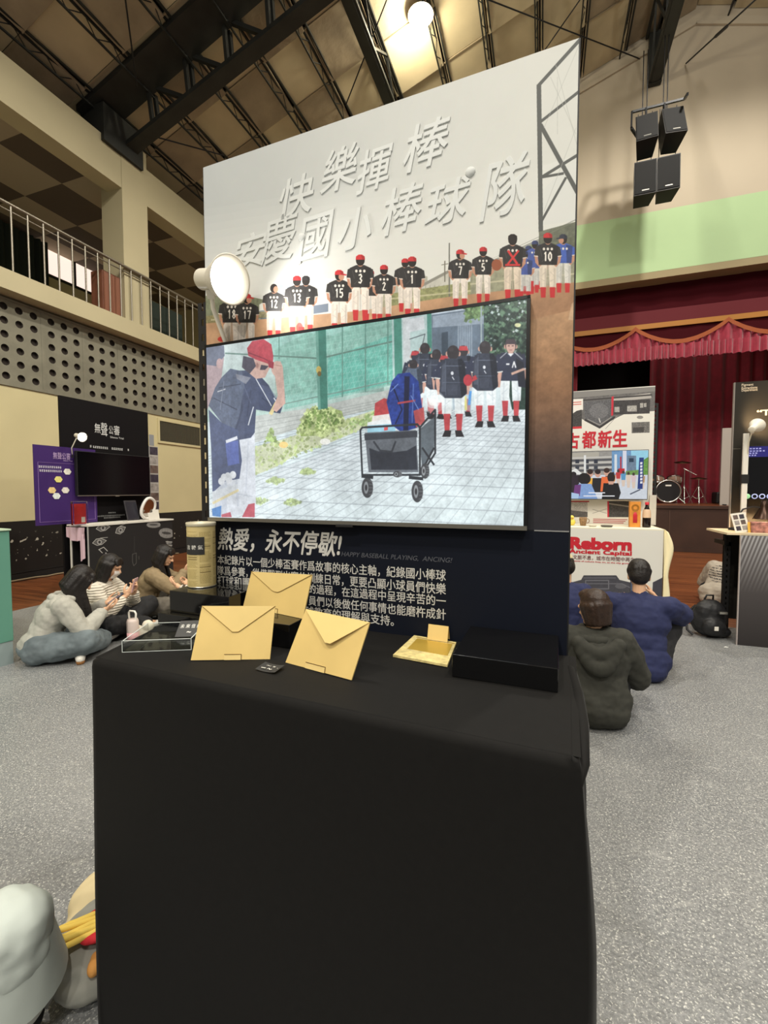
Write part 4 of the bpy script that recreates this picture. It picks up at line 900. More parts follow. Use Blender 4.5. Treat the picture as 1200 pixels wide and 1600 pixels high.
    P.poly([(574, 662), (616, 656), (618, 674), (574, 678)], (150, 206, 226)); P.poly([(574, 660), (600, 655), (616, 657), (616, 662), (574, 665)], (230, 236, 236)); P.poly([(600, 668), (606, 667), (606, 672), (600, 673)], (220, 80, 80))
    P.poly([(604, 628), (612, 596), (622, 584), (640, 582), (654, 596), (660, 640), (652, 668), (628, 676), (612, 664)], (36, 58, 140), 1, nz=.3, sc=8)
    P.poly([(632, 588), (640, 588), (638, 672), (630, 674)], (24, 30, 62)); P.line([(614, 604), (628, 640), (618, 662)], 2, (20, 26, 60)); P.line([(646, 600), (644, 660)], 2, (80, 110, 190)); P.line([(622, 630), (648, 626)], 3, (186, 66, 76)); P.poly([(646, 642), (662, 636), (664, 660), (650, 668)], (200, 80, 80), .95); P.line([(610, 612), (622, 600)], 1.4, (110, 140, 210)); P.line([(654, 640), (642, 618)], 1.4, (110, 140, 210))
    bk = (44, 48, 54)
    P.poly([(570, 676), (650, 672), (654, 738), (576, 738)], (98, 104, 112), 1, nz=.12, sc=5); P.poly([(569, 678), (652, 673), (652, 683), (570, 688)], (56, 60, 68)); P.poly([(577, 700), (590, 705), (612, 707), (636, 704), (650, 696), (652, 734), (580, 734)], (46, 50, 60), 1, nz=.1)
    P.line([(584, 690), (594, 704), (612, 706), (618, 690)], 3, (54, 58, 66)); P.poly([(654, 672), (680, 650), (678, 700), (660, 736)], (80, 90, 98), .9, nz=.15)
    for l_ in ([(563, 672), (566, 668), (652, 663), (656, 668), (656, 742), (566, 742), (563, 672)], [(656, 668), (680, 640), (680, 708), (658, 742)], [(656, 742), (678, 700)], [(660, 700), (678, 726)]): P.line(l_, 3, bk)
    for cx, cy, rx, ry in ((574, 762, 9, 16), (652, 768, 9, 17), (621, 741, 7, 5), (664, 736, 7, 12)):
        P.ell(cx, cy, rx, ry, (66, 68, 72)); P.ell(cx-2, cy, rx*.4, ry*.6, (140, 146, 150)); P.ell(cx-2, cy, rx*.2, ry*.3, (50, 50, 54))
        for t in range(5): P.line([(cx+rx*.3, cy-ry*.7+t*ry*.35), (cx+rx*.95, cy-ry*.6+t*ry*.3)], .9, (110, 114, 118))
    P.line([(566, 744), (582, 746)], 5, bk); P.line([(640, 746), (660, 748)], 5, bk)
    # boy close by at the left edge
    P.poly([(320, 545), (345, 545), (350, 560), (346, 590), (332, 620), (320, 650)], (176, 148, 152)); P.poly([(320, 540), (350, 540), (351, 556), (338, 572), (322, 570)], (96, 104, 126)); P.ell(343, 568, 5, 8, (196, 158, 156))
    P.poly([(350, 690), (398, 676), (400, 800), (352, 808)], (214, 220, 228), 1, nz=.05, sc=10); P.poly([(336, 700), (356, 690), (354, 806), (336, 806)], (196, 204, 216))
    P.poly([(388, 788), (398, 786), (398, 808), (378, 808)], (186, 70, 84)); P.poly([(346, 804), (360, 800), (362, 808), (346, 808)], (186, 70, 84))
    P.poly([(356, 580), (398, 578), (420, 602), (430, 622), (446, 620), (438, 646), (400, 640), (398, 676), (392, 684), (360, 690), (352, 640)], (52, 62, 92), 1, nz=.1, sc=12)
    P.poly([(356, 600), (372, 590), (380, 640), (366, 684), (354, 660)], (30, 38, 62), .5); P.poly([(402, 600), (420, 604), (434, 622), (428, 632)], (84, 96, 128), .4); P.line([(392, 610), (386, 650)], 2.4, (34, 42, 68), .6); P.line([(380, 600), (392, 630)], 1.6, (88, 98, 128), .5); P.line([(410, 622), (428, 636)], 2, (30, 38, 62), .6)
    P.line([(366, 700), (372, 790)], 4, (188, 196, 208), .7); P.line([(388, 690), (384, 770)], 2.4, (190, 198, 210), .7); P.line([(360, 720), (396, 712)], 1.6, (196, 204, 214), .8); P.line([(362, 770), (394, 776)], 1.6, (192, 200, 212), .8)
    P.line([(400, 592), (424, 634)], 1.6, (214, 220, 226)); P.line([(396, 636), (388, 664)], 2, (214, 220, 226)); P.poly([(420, 646), (436, 616), (441, 617), (425, 649)], (226, 206, 140)); P.line([(428, 622), (432, 628)], 2, (220, 224, 228))
    P.poly([(424, 570), (438, 564), (442, 574), (446, 630), (432, 644), (426, 640), (434, 618), (430, 590)], (214, 172, 156)); P.ell(433, 576, 9, 12, (214, 172, 156)); P.line([(428, 570), (440, 572)], 1.2, (180, 134, 120))
    P.poly([(390, 562), (418, 560), (422, 574), (414, 590), (400, 592), (388, 582)], (206, 164, 148)); P.ell(402, 570, 4.5, 7, (196, 148, 134)); P.ell(402, 571, 2, 4, (160, 110, 100))
    P.poly([(380, 556), (396, 560), (400, 572), (390, 584), (378, 574)], (62, 58, 72)); P.poly([(408, 570), (420, 572), (414, 578), (406, 578)], (60, 54, 66))
    P.poly([(388, 556), (386, 544), (394, 533), (412, 530), (424, 538), (427, 556), (426, 574), (418, 568), (400, 562)], (178, 52, 64), 1, nz=.08); P.line([(388, 551), (412, 560), (424, 566)], 1.5, (120, 32, 46)); P.poly([(418, 562), (428, 566), (427, 576), (420, 574)], (150, 40, 54))
    P.poly([(346, 590), (360, 576), (378, 580), (382, 600), (374, 650), (366, 672), (346, 660), (326, 634), (336, 606)], (70, 82, 108), 1, nz=.2, sc=7); P.line([(342, 606), (376, 600)], 1.6, (40, 48, 70)); P.line([(334, 622), (370, 640)], 1.6, (40, 48, 70)); P.line([(340, 612), (352, 608)], 1.6, (206, 210, 216)); P.poly([(368, 584), (392, 590), (384, 600), (370, 592)], (120, 124, 140)); P.line([(350, 596), (344, 640)], 1.4, (110, 120, 144))
    P.poly([(326, 640), (346, 660), (372, 672), (378, 720), (374, 748), (352, 752), (332, 770), (330, 700)], (54, 66, 104), 1, nz=.15, sc=9); P.poly([(352, 692), (372, 688), (374, 724), (356, 728)], (70, 88, 170), .9); P.line([(354, 690), (370, 684)], 5, (214, 218, 226))
    for c_ in ((346, 752), (356, 744), (364, 742), (350, 746), (358, 750)): P.ell(c_[0], c_[1], 5, 6, (222, 226, 230))
    P.poly([(332, 768), (372, 756), (372, 766), (332, 788)], (206, 212, 216)); P.line([(333, 786), (372, 766)], 4, (220, 204, 150)); P.poly([(331, 795), (346, 790), (345, 808), (332, 806)], (60, 116, 190))
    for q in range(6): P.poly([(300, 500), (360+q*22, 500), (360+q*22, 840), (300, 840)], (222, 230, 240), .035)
    P.photo(.30, 5, 2); P.a = np.clip(P.a*.88+P.a.mean(2, keepdims=True)*.06+.05, 0, 1)
    return P.a
W2 = TW/2
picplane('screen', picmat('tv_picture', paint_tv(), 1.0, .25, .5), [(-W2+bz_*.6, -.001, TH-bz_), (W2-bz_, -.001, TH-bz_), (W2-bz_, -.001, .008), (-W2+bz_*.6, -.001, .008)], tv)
# ------------------------------------------------------------------ things on the table
gl = mat('gloss_black_acrylic', srgb(16, 16, 17), .06, spec=.6)
def riser(lab, x0, x1, y0, y1, z0, z1):
    o = MB().bbox((-(x1-x0)/2, -(y1-y0)/2, 0), ((x1-x0)/2, (y1-y0)/2, z1-z0), .0015).build('display_riser', gl)
    o.location = wor(np.array([(x0+x1)/2, (y0+y1)/2, z0])); o.rotation_euler = (0, 0, DEL); tag(o, lab, 'display riser'); return o
riser('glossy black riser at the right end of the black cloth table', -.228, .006, 1.015, 1.252, TZ, 1.064)
riser('low glossy black riser at the back left, under a second riser', -1.226, -.94, 1.066, 1.255, TZ, 1.049)
riser('glossy black riser carrying the newspaper print can', -1.196, -.95, 1.088, 1.255, 1.0495, 1.120)
riser('glossy black riser under the rear gold envelope', -.87, -.692, 1.032, 1.125, TZ, 1.076)
gold = mat('gold_kraft_paper', srgb(230, 200, 128), .55, noise=(9, .05)); goldl = mat('gold_paper_flap', srgb(234, 206, 136), .55, noise=(9, .04))
def envelope(lab, bl, br, tl, tr, zb, lean, open_=False, slot=(.33, .55)):
    B0, B1 = bz(*bl, zb), bz(*br, zb); u = B1-B0; u[2] = 0; w = np.linalg.norm(u); u /= w; n = np.array([-u[1], u[0], 0]); a = math.radians(lean)
    up = np.array([n[0]*math.sin(a), n[1]*math.sin(a), math.cos(a)]); nn = np.cross(u, up)          # outward normal faces the viewer
    nn = nn if nn[1] < 0 else -nn
    def hit(px, py):
        d = ray(px, py); dl = loc_(d); c = loc_(_C); t = ((B0-c)@nn)/(dl@nn); q = c+dl*t; return (q-B0)@u, (q-B0)@up
    t0, t1 = hit(*tl), hit(*tr); h = (t0[1]+t1[1])/2
    t = bthing('envelope', lab, 'envelope', B0, 'gold envelopes on the table')
    P = lambda a_, b_, k=0: tuple(u*a_+up*b_+nn*k)
    c = [(0, 0), (w, 0), (t1[0], t1[1]), (t0[0], t0[1])]
    MB().prism([P(x, y, 0) for x, y in c], tuple(-nn*.0035)).build('body', gold, t)
    tl_, tr_ = c[3], c[2]; mid = ((tl_[0]+tr_[0])/2-.005, h*.47)
    e = .03
    fl = [tl_, (tl_[0]+(mid[0]-tl_[0])*.86, tl_[1]+(mid[1]-tl_[1])*.86), (mid[0]-.008, mid[1]+.006), (mid[0]+.008, mid[1]+.006), (tr_[0]+(mid[0]-tr_[0])*.86, tr_[1]+(mid[1]-tr_[1])*.86), tr_]
    lift = lambda y: (.0018 if not open_ else .0018+.020*max(0, (h-y)/h))
    MB().prism([P(x, y, lift(y)) for x, y in fl], tuple(-nn*.0008)).build('flap', goldl, t)
    for i in range(len(fl)-1):
        pass
    ln = MB()
    for i in range(5): ln.bar(P(*fl[i], lift(fl[i][1])+.0001), P(*fl[i+1], lift(fl[i+1][1])+.0001), .0009, .0009)
    if not open_: ln.build('flap_edge', mat('flap_edge_line', srgb(150, 116, 50), .6), t)
    s0, s1 = w*slot[0], w*slot[1]
    MB().prism([P(s0, -.0005, .0012), (P(s1, -.0005, .0012)), P(s1, .013, .0012), P(s0, .013, .0012)], tuple(-nn*.001)).build('lock_tab', goldl, t)
    MB().bar(P(s0, .0135, .0015), P(s1, .0135, .0015), .0012, .001).bar(P(s1, 0, .0015), P(s1, .0135, .0015), .0012, .001).build('slot', mat('slot_line', srgb(90, 62, 22), .7), t)
    MB().bar(P(w*.5, h*.7, -.004), tuple(u*(w*.5)+n*(h*math.sin(a)+.05)+np.array([0, 0, .0025])), .03, .0015).build('easel_leg', gold, t)
    return t
envelope('gold envelope standing front left on the black cloth beside the acrylic tray', (298, 1031.7), (421.7, 1030), (315.7, 946.7), (430, 947), TZ+.001, 14, False, (.42, .635))
envelope('rear gold envelope standing on a black riser against the caption board', (380, 947), (473, 967), (393, 893), (487.7, 898), 1.077, 12, False, (.4, .6))
envelope('gold envelope with a half open flap standing in the middle of the table', (446, 1035), (549, 1062.8), (478, 951.7), (577.7, 972.5), TZ+.001, 16, True, (.32, .62))
# newspaper print can
def can_mat():
    P = Pic(600, 700, lambda x, y: (x/600., y/700.), (206, 186, 128)); rg = np.random.RandomState(5)
    P.poly([(0, 0), (600, 0), (600, 700), (0, 700)], (206, 187, 130), 1, nz=.05, sc=60)
    for x0, x1 in ((10, 90), (100, 190), (205, 300), (310, 400), (415, 500), (510, 595)):
        y = 30+rg.randint(0, 40)
        while y < 690:
            L = x0+(x1-x0)*(.75+.25*rg.rand()); x = x0
            while x < L:
                w = 4+rg.rand()*12; P.poly([(x, y), (min(L, x+w), y), (min(L, x+w), y+2.6), (x, y+2.6)], (128, 104, 46), .8); x += w+3
            y += 7
            if rg.rand() < .06: y += 22
            if rg.rand() < .04: P.poly([(x0, y), (x1-8, y), (x1-8, y+9), (x0, y+9)], (96, 76, 34), .85); y += 18
    P.line([(10, 470), (590, 470)], 2, (130, 104, 40)); P.line([(205, 480), (300, 480), (300, 530), (205, 530), (205, 480)], 2, (130, 104, 40))
    return picmat('newspaper_print', P.a, 0, .6)
cn = bthing('paper_can', 'round paper can printed like an old newspaper at the left end', 'can', (by(315, 870, 1.185)[0], 1.185, 1.1205))
CR, CHt = .0465, 0.
top_ = by(315, 818, 1.13); CHt = top_[2]-1.1205
me = MB(); n = 40
vs = [(CR*math.cos(2*math.pi*k/n), CR*math.sin(2*math.pi*k/n), z) for z in (.003, CHt-.012) for k in range(n+1)]
m_ = bpy.data.meshes.new('paper_wall'); m_.from_pydata(vs, [], [(k, k+1, n+2+k, n+1+k) for k in range(n)]); m_.update(); uvl = m_.uv_layers.new()
for p in m_.polygons:
    p.use_smooth = True
    for li, uvv in zip(p.loop_indices, [(p.index/n, 0), ((p.index+1)/n, 0), ((p.index+1)/n, 1), (p.index/n, 1)]): uvl.data[li].uv = uvv
m_.materials.append(can_mat()); link('paper_wall', m_, cn)
MB().lathe([(.001, 0), (CR+.001, 0), (CR+.001, .003), (CR, .004)], 40).build('base_rim', M['chrome'], cn)
MB().lathe([(CR, CHt-.013), (CR+.002, CHt-.012), (CR+.0025, CHt-.002), (CR+.001, CHt), (CR-.003, CHt-.001), (CR-.004, CHt-.005), (.001, CHt-.005)], 40).build('lid', mat('cream_metal_lid', srgb(222, 214, 188), .35, .3), cn)
lb = MB(); dark = mat('black_card', srgb(44, 44, 44), .7)
lb.grid(lambda u, v: ((CR+.001)*math.cos(R(-124+u*90)), (CR+.001)*math.sin(R(-124+u*90)), CHt*.515+v*CHt*.27), 12, 1); lb.build('black_label', dark, cn)
wr = mat('white_pen_marks', srgb(214, 212, 204), .6)
mb = MB()
for ch, t0 in (('吉', -112), ('糖', -86), ('氣', -60)):
    v, fs = textmesh(ch, .01, 0, 0, 2); v = v*.016
    mb.add([((CR+.0016)*math.cos(R(t0)+x/CR), (CR+.0016)*math.sin(R(t0)+x/CR), CHt*.60+y) for x, y, z in v], fs)
mb.build('handwriting', wr, cn)
# acrylic tray with a black card in it
acr = mat('clear_acrylic', (.93, .97, .96), .03, trans=1.0, ior=1.45, spec=.6)
ed = mat('bright_acrylic_edge', srgb(214, 220, 216), .25, spec=.6)
t = thing('acrylic_tray', 'clear open acrylic tray at the front left of the table', 'tray', wor(np.array([-1.098, .838, TZ+.0005])), DEL+math.atan2(.084, .16))
w_, d_, h_, k_ = .181, .165, .031, .0028
MB().box((0, 0, 0), (w_, d_, k_)).build('tray_floor', acr, t)
for a, b in (((0, 0, k_), (w_, k_, h_)), ((0, d_-k_, k_), (w_, d_, h_)), ((0, k_, k_), (k_, d_-k_, h_)), ((w_-k_, k_, k_), (w_, d_-k_, h_))): MB().box(a, b).build('tray_wall', acr, t)
MB().box((0, -.0003, h_), (w_, k_, h_+.0008)).box((0, d_-k_, h_), (w_, d_, h_+.0008)).box((0, 0, h_), (k_, d_, h_+.0008)).box((w_-k_, 0, h_), (w_, d_, h_+.0008)).box((0, -.0006, 0), (w_, 0, .0016)).box((-.0006, -.0006, 0), (.0012, .0012, h_)).box((w_-.0012, -.0006, 0), (w_+.0006, .0012, h_)).build('polished_edge', ed, t)
cardo = thing('black_card', 'black handwritten card lying inside the acrylic tray', 'card', wor(np.array([-1.098, .838, TZ+.004])), DEL+math.atan2(.084, .16))
cm_ = Matrix.Translation((0, .095, .003))@Matrix.Rotation(R(32), 4, 'X'); MB().box((.104, 0, 0), (.176, .062, .0012), 0, cm_).build('card', mat('tray_card', srgb(66, 66, 65), .7), cardo)
lettering('handwriting', [('未 來 信 紙', .110, .170, .032, .048, .02), ('~', .134, .146, .014, .020, .03)], wr, cardo, (tuple(cm_@Vector((0, 0, .0012))), (1, 0, 0), tuple((cm_.to_3x3()@Vector((0, 1, 0)))), tuple((cm_.to_3x3()@Vector((0, 0, 1))))), off=.0004, res=2)
c2 = thing('black_card', 'small curled black card with white pen marks in front of the envelopes', 'card', wor(np.array([-.652, .888, TZ])), DEL+R(-3))
MB().grid(lambda u, v: ((u-.5)*.06, (v-.5)*.038, .003+.008*(u-.45)**2*4*.4+.004*v), 10, 6).build('card', dark, c2)
lettering('pen_marks', [('～ × ：', -.016, .022, .001, .010, .02), ('一 〜', -.020, .012, -.013, -.005, .02)], wr, c2, ((0, 0, .0068), (1, 0, 0), (0, 1, 0), (0, 0, 1)), off=.0004, res=2)
gv = thing('gold_booklet', 'gold and cream printed invitation lying right of the envelopes', 'booklet', wor(np.array([-.33, 1.155, TZ+.001])), DEL)
pq = [np.array(bz(*p, TZ)) - np.array([-.33, 1.155, TZ]) for p in ((614, 1027), (647, 996), (713, 1007), (699, 1043))]
pq = [tuple(p) for p in pq]; crm = mat('cream_gold_marbled_paper', srgb(222, 204, 140), .5, noise=(70, .25))
MB().prism(pq, (0, 0, .006)).build('cover', crm, gv)
def lerp2(a, b): return tuple((np.array(pq[0])*(1-a)+np.array(pq[3])*a)*(1-b)+(np.array(pq[1])*(1-a)+np.array(pq[2])*a)*b+np.array([0, 0, .0062]))
MB().prism([lerp2(.14, .34), lerp2(.14, .86), lerp2(.94, .86), lerp2(.94, .34)], (0, 0, .0006)).build('gold_panel', mat('gold_print', srgb(206, 172, 74), .35, .3), gv)
MB().prism([lerp2(.1, .90), lerp2(.1, .92), lerp2(.98, .92), lerp2(.98, .90)], (0, 0, .0006)).build('rule', mat('gold_rule', srgb(150, 116, 50), .5), gv)
tn = thing('tent_card', 'small blank gold tent card standing on the gold booklet', 'card', wor(np.array([-.318, 1.228, TZ+.0085])), DEL+R(-2))
MB().prism([(-.030, -.006, 0), (.030, -.006, 0), (.030, .006, .042), (-.030, .006, .042)], (0, -.0008, 0)).build('front_leaf', gold, tn)
MB().prism([(-.030, .020, 0), (.030, .020, 0), (.030, .0065, .042), (-.030, .0065, .042)], (0, .0008, 0)).build('back_leaf', gold, tn)
# ------------------------------------------------------------------ clip lamp
whl = mat('white_lamp_enamel', srgb(226, 220, 204), .35)
def clip_lamp(lab, base, head, aim, r, power, col=(1, .96, .9), glow=14, elbow=None, rz=0, spot=110):
    base, head, aim = tuple(base), tuple(head), tuple(aim)
    t = thing('clip_lamp', lab, 'lamp', base)
    b = Vector(base); h = Vector(head)-b; ax = (Vector(aim)-Vector(head)).normalized()
    m = Matrix.Translation(h)@ax.to_track_quat('Z', 'Y').to_matrix().to_4x4()
    k = r/.072
    MB().lathe([(.001*k, -.10*k), (.027*k, -.10*k), (.033*k, -.094*k), (.034*k, -.03*k), (.044*k, -.015*k), (.072*k, .055*k), (.074*k, .058*k), (.069*k, .057*k), (.042*k, -.008*k), (.03*k, -.02*k)], 36, 0, m).build('lamp_shade', whl, t)
    MB().lathe([(.001, .045*k), (.024*k, .040*k), (.038*k, .028*k), (.042*k, .012*k), (.036*k, -.004*k), (.001, -.006*k)], 28, 0, m).build('bulb', mat('lamp_bulb_glow', (1, .97, .92), .3, emit=glow, ecol=col), t)
    P0 = h-ax*.055*k; e = Vector(elbow)-b if elbow is not None else P0*.5
    MB().bar(P0+Vector((0, 0, -.03*k)), P0+(e-P0).normalized()*.055*k, .024*k, .018*k).build('swivel', whl, t)
    MB().tube([P0+(e-P0).normalized()*.04*k, e, Vector((0, 0, .02))], .0075*k, 10).build('arm', whl, t)
    MB().bbox((-.014, -.005, -.03), (.014, .005, .012), .003).build('clamp', M['black'], t)
    lp_ = lamp('clip_lamp_light', Vector(head)+ax*.075*k, power, col, .03*k, 'SPOT', Vector(head)+ax*2, spot, .6)
    return t
lh = by(343, 437, 1.16); lbp = by(354, 548, 1.2475); lel = by(333, 482, 1.20)
clip_lamp('lit white clip lamp on the left edge of the team board above the television', wor(lbp), wor(lh), wor(lh+np.array([1.04, -.24, -.29])), .072, 4.5, (1, .97, .92), 14, wor(lel), spot=160)
# ------------------------------------------------------------------ left booth (runs along the left wall, faces +x)
BX = -5.85
pY0, pY1 = onx(92.5, 619.5, BX)[1], onx(230.7, 643, BX)[1]; pZ = (onx(92.5, 619.5, BX)[2]+onx(230.7, 643, BX)[2])/2
fY0, fY1 = onx(138, 820.5, -5.42)[1], onx(269, 810.5, -5.42)[1]; cZ = onx(138, 820.5, -5.42)[2]
Ymid = (pY0+pY1)/2
lbp_ = thing('exhibition_board', 'black exhibition board with a thin white handwritten title near the left wall', 'board', (BX, 0, 0))
MB().box((-.03, pY0, .1), (0, pY1, pZ)).build('board', mat('matt_black_board', srgb(18, 16, 18), .7, spec=.15), lbp_)
bas = ((0, 0, 0), (0, 1, 0), (0, 0, 1), (1, 0, 0))
def pc(px, py, x=BX): q = onx(px, py, x); return q[1], q[2]
def fitc(body, p, q, h, bold=.0, x=BX):
    a, b = pc(*p, x), pc(*q, x); t = pc(p[0], p[1]-h, x); return (body, a[0], b[0], (a[1]+b[1])/2, (a[1]+b[1])/2+t[1]-a[1], bold)
wink = mat('white_board_ink', srgb(206, 206, 204), .6)
lettering('title', [fitc('無', (148, 676), (157, 677), 15), fitc('聲', (158, 681), (168, 682), 21), fitc('公', (170, 678), (177, 679), 13), fitc('審', (178, 679.5), (187, 680.5), 15), fitc('Silence Trial', (172, 684), (193, 687), 3)], wink, lbp_, bas, off=.002)
def rowc(p, q, h, n, x=BX): f = fitc('x', p, q, h, 0, x); return (f[1], f[2], f[3], f[4], n)
scribble('small_lettering', wink, lbp_, bas, [rowc((140, 699), (143.5, 699.3), 3.6, 1), rowc((145, 700), (169, 702), 3.6, 8), rowc((174, 702.6), (192, 704), 3.6, 6), rowc((199, 704.3), (202, 704.6), 3, 1)])
scribble('caption_lettering', mat('faint_board_ink', srgb(150, 150, 150), .6), lbp_, bas, [rowc((169, 802), (181, 802), 2, 5), rowc((152, 807), (195, 806), 2, 20), rowc((162, 810), (188, 809), 2, 12)], 2)
# photo strip at the right edge
ps = thing('photo_strip', 'narrow strip of small dark photographs beside the black exhibition board', 'photo strip', (BX+.01, pY1+.005, 0))
s1 = onx(246, 700, BX)[1]-pY1-.005; z0, z1 = onx(246, 797, BX)[2], onx(244, 698, BX)[2]
MB().box((-.02, 0, z0), (0, s1, z1)).build('card', mat('grey_strip_card', srgb(168, 164, 160), .6), ps)
MB().box((-.02, .01, .0), (-.012, .03, z0)).build('post', M['black'], ps)
phm = [mat('dark_photo', srgb(60, 54, 66), .5, noise=(14, .5)), mat('pale_photo', srgb(150, 144, 140), .5, noise=(16, .4)), mat('brown_photo', srgb(96, 80, 74), .5, noise=(12, .5))]
for k in range(7):
    a = z1-(k+1)*(z1-z0)/7; MB().box((0, .006, a+.012), (.003, s1-.01, a+(z1-z0)/7-.012)).build('photo', phm[k % 3], ps)
sg = thing('paper_note', 'small grey paper note stuck above the photo strip', 'note', (BX+.012, pY1+.005, z1+.06))
MB().box((-.004, 0, -.055), (0, .09, .12)).build('paper', mat('grey_note_paper', srgb(130, 132, 136), .7), sg)
# purple side board with hexagon cards
PB = BX+.06
u0, u1 = onx(51.5, 694, PB)[1], onx(139, 701, PB)[1]+.09; v0, v1 = onx(53, 822, PB)[2], onx(51.5, 694, PB)[2]
pb = thing('purple_board', 'purple board with a thin pale border and five hexagon cards', 'board', (PB, 0, 0))
MB().box((-.012, u0, v0), (0, u1, v1)).box((-.03, u0+.75*(u1-u0), 0), (-.012, u0+.75*(u1-u0)+.04, v1-.1)).build('board', mat('purple_print', srgb(56, 28, 96), .55), pb)
mb = MB(); bz0, bz1 = v0+.04, onx(60, 722, PB)[2]; by0, by1 = u0+.045, u1-.03
for a, b in (((by0, bz0), (by1, bz0)), ((by0, bz1), (by1, bz1)), ((by0, bz0), (by0, bz1)), ((by1, bz0), (by1, bz1))): mb.bar((.001, a[0], a[1]), (.001, b[0], b[1]), .006, .003)
mb.build('border_line', mat('pale_purple_line', srgb(150, 120, 180), .6), pb)
lettering('title', [fitc('無聲公審', (83, 717), (110, 719), 11, 0, PB), fitc('Silence Trial', (99, 720.5), (113, 721.5), 2, 0, PB)], mat('lilac_ink', srgb(190, 164, 206), .6), pb, bas, off=.002)
scribble('small_lettering', mat('white_small_ink', srgb(220, 214, 226), .6), pb, bas, [rowc((60, 731), (96, 732), 3.6, 11, PB), rowc((61, 737), (97, 738), 3.6, 11, PB)], 4)
for (px, py), c_ in zip([(105, 737), (91, 749), (81, 766), (102, 766), (88, 775)], [(226, 222, 210), (226, 216, 130), (224, 196, 136), (222, 216, 206), (222, 228, 224)]):
    q = onx(px, py, PB); r = .05
    hx = [(0.002, q[1]+r*math.cos(R(60*k)), q[2]+r*.86*math.sin(R(60*k))) for k in range(6)]
    o = MB().prism(hx, (.004, 0, 0)).build('hexagon_card', mat('hexagon_paper', srgb(*c_), .6, noise=(30, .15)), pb)
# counter
ct = thing('display_table', 'white topped display table in front of the black exhibition board', 'table', (0, 0, 0))
cx0, cx1 = -5.80, -5.42
wt = mat('white_table_top', srgb(214, 210, 200), .5)
MB().box((cx0, fY0-.01, cZ-.02), (cx1+.01, fY1+.02, cZ)).build('tabletop', wt, ct)
def lmap(px, py): q = onx(px, py, cx1); return (q[1]-fY0)/(fY1-fY0), (cZ-.02-q[2])/(cZ-.02)
def paint_eyes():
    P = Pic(760, 520, lmap, (30, 29, 30)); w = (176, 174, 170)
    def eye(cx, cy, rx, ry, rot=0):
        c, s = math.cos(rot), math.sin(rot); T = lambda x, y: (cx+x*c-y*s, cy+x*s+y*c)
        P.poly([T(-rx, 0), T(-rx*.4, -ry*.8), T(rx*.3, -ry*.8), T(rx, -ry*.1), T(rx*.3, ry*.7), T(-rx*.4, ry*.7)], (104, 102, 100), .8, nz=.3, sc=4)
        P.line([T(-rx, 0), T(-rx*.4, -ry*.9), T(rx*.3, -ry*.9), T(rx, -ry*.1)], 1, w); P.line([T(-rx, 0), T(-rx*.4, ry*.8), T(rx*.3, ry*.7), T(rx, -ry*.1)], .8, w)
        P.ell(*T(0, 0), rx*.36, ry*.66, (150, 148, 146)); P.ell(*T(0, 0), rx*.18, ry*.35, (50, 48, 48)); P.line([T(rx*.2, -ry), T(rx*1.25, -ry*.9)], .8, w)
    eye(161, 825, 11, 6, -.12); eye(188.5, 828.5, 9, 6, -.5); eye(155.5, 847, 11, 6, -.15)
    def lips(cx, cy, rx, ry, rot=0):
        P.ell(cx, cy, rx, ry, (126, 124, 122), .9, rot, nz=.35, sc=3); P.ell(cx, cy, rx*.6, ry*.26, (40, 38, 38), 1, rot)
        for k in range(9): P.line([(cx-rx*.8+k*rx*.2, cy-ry*.7), (cx-rx*.7+k*rx*.2, cy+ry*.7)], .5, (200, 198, 194), .6)
    lips(240, 820, 11, 5); lips(260, 833, 12, 8, .1)
    P.line([(154, 859), (162, 855), (168, 861)], 1.2, w); P.line([(155, 859), (160, 864)], 1.2, w); P.line([(165, 864), (174, 873)], 1.8, w)
    for k in range(3): P.poly([(259, 846+k*5), (269, 846+k*5), (268, 850+k*5), (260, 850+k*5)], (120, 118, 116), .9); P.line([(259, 846+k*5), (269, 847+k*5)], .8, w); P.line([(262, 845+k*5), (262, 850+k*5)], .8, w)
    P.line([(207, 866), (213, 864), (213, 880), (209, 884), (207, 878), (207, 866)], .8, (96, 94, 92)); P.line([(217, 869), (217, 874)], .8, (90, 88, 86)); P.line([(210, 838), (210, 866)], .7, (60, 58, 58))
    return P.a
MB().box((cx1-.02, fY0, 0), (cx1-.001, fY1, cZ-.02)).build('front_board', M['black'], ct)
MB().box((cx1-.02, fY0-.006, 0), (cx1, fY0, cZ-.02)).build('edge', mat('white_board_edge', srgb(170, 168, 164), .6), ct)
picplane('eye_drawings', picmat('chalk_eye_print', paint_eyes(), 0, .6), [(cx1, fY0, cZ-.02), (cx1, fY1, cZ-.02), (cx1, fY1, 0), (cx1, fY0, 0)], ct)
for x, y in ((cx0+.03, fY0+.02), (cx0+.03, fY1-.03)): MB().tube([(x, y, 0), (x, y, cZ-.02)], .013, 8).build('leg', wt, ct)
MB().box((-5.78, fY0+.04, 0), (-5.76, fY1, .9)).build('back_board', M['black'], ct)
ck = thing('pink_cloth', 'pale pink cloth hanging off the left end of the white topped table', 'cloth', (cx0, fY0-.02, 0))
ckm = mat('pale_pink_fabric', srgb(206, 176, 186), .85)
MB().grid(lambda u, v: (.02+u*.34, -.012+.014*math.sin(u*17)*(1.2-v), cZ-.16+v*.13-.05*math.sin(u*3.1)*(1-v)), 24, 5).grid(lambda u, v: (.28+u*.08, -.02+.01*math.sin(u*9), .55+v*.32+.05*u), 8, 6).build('fabric', ckm, ck)
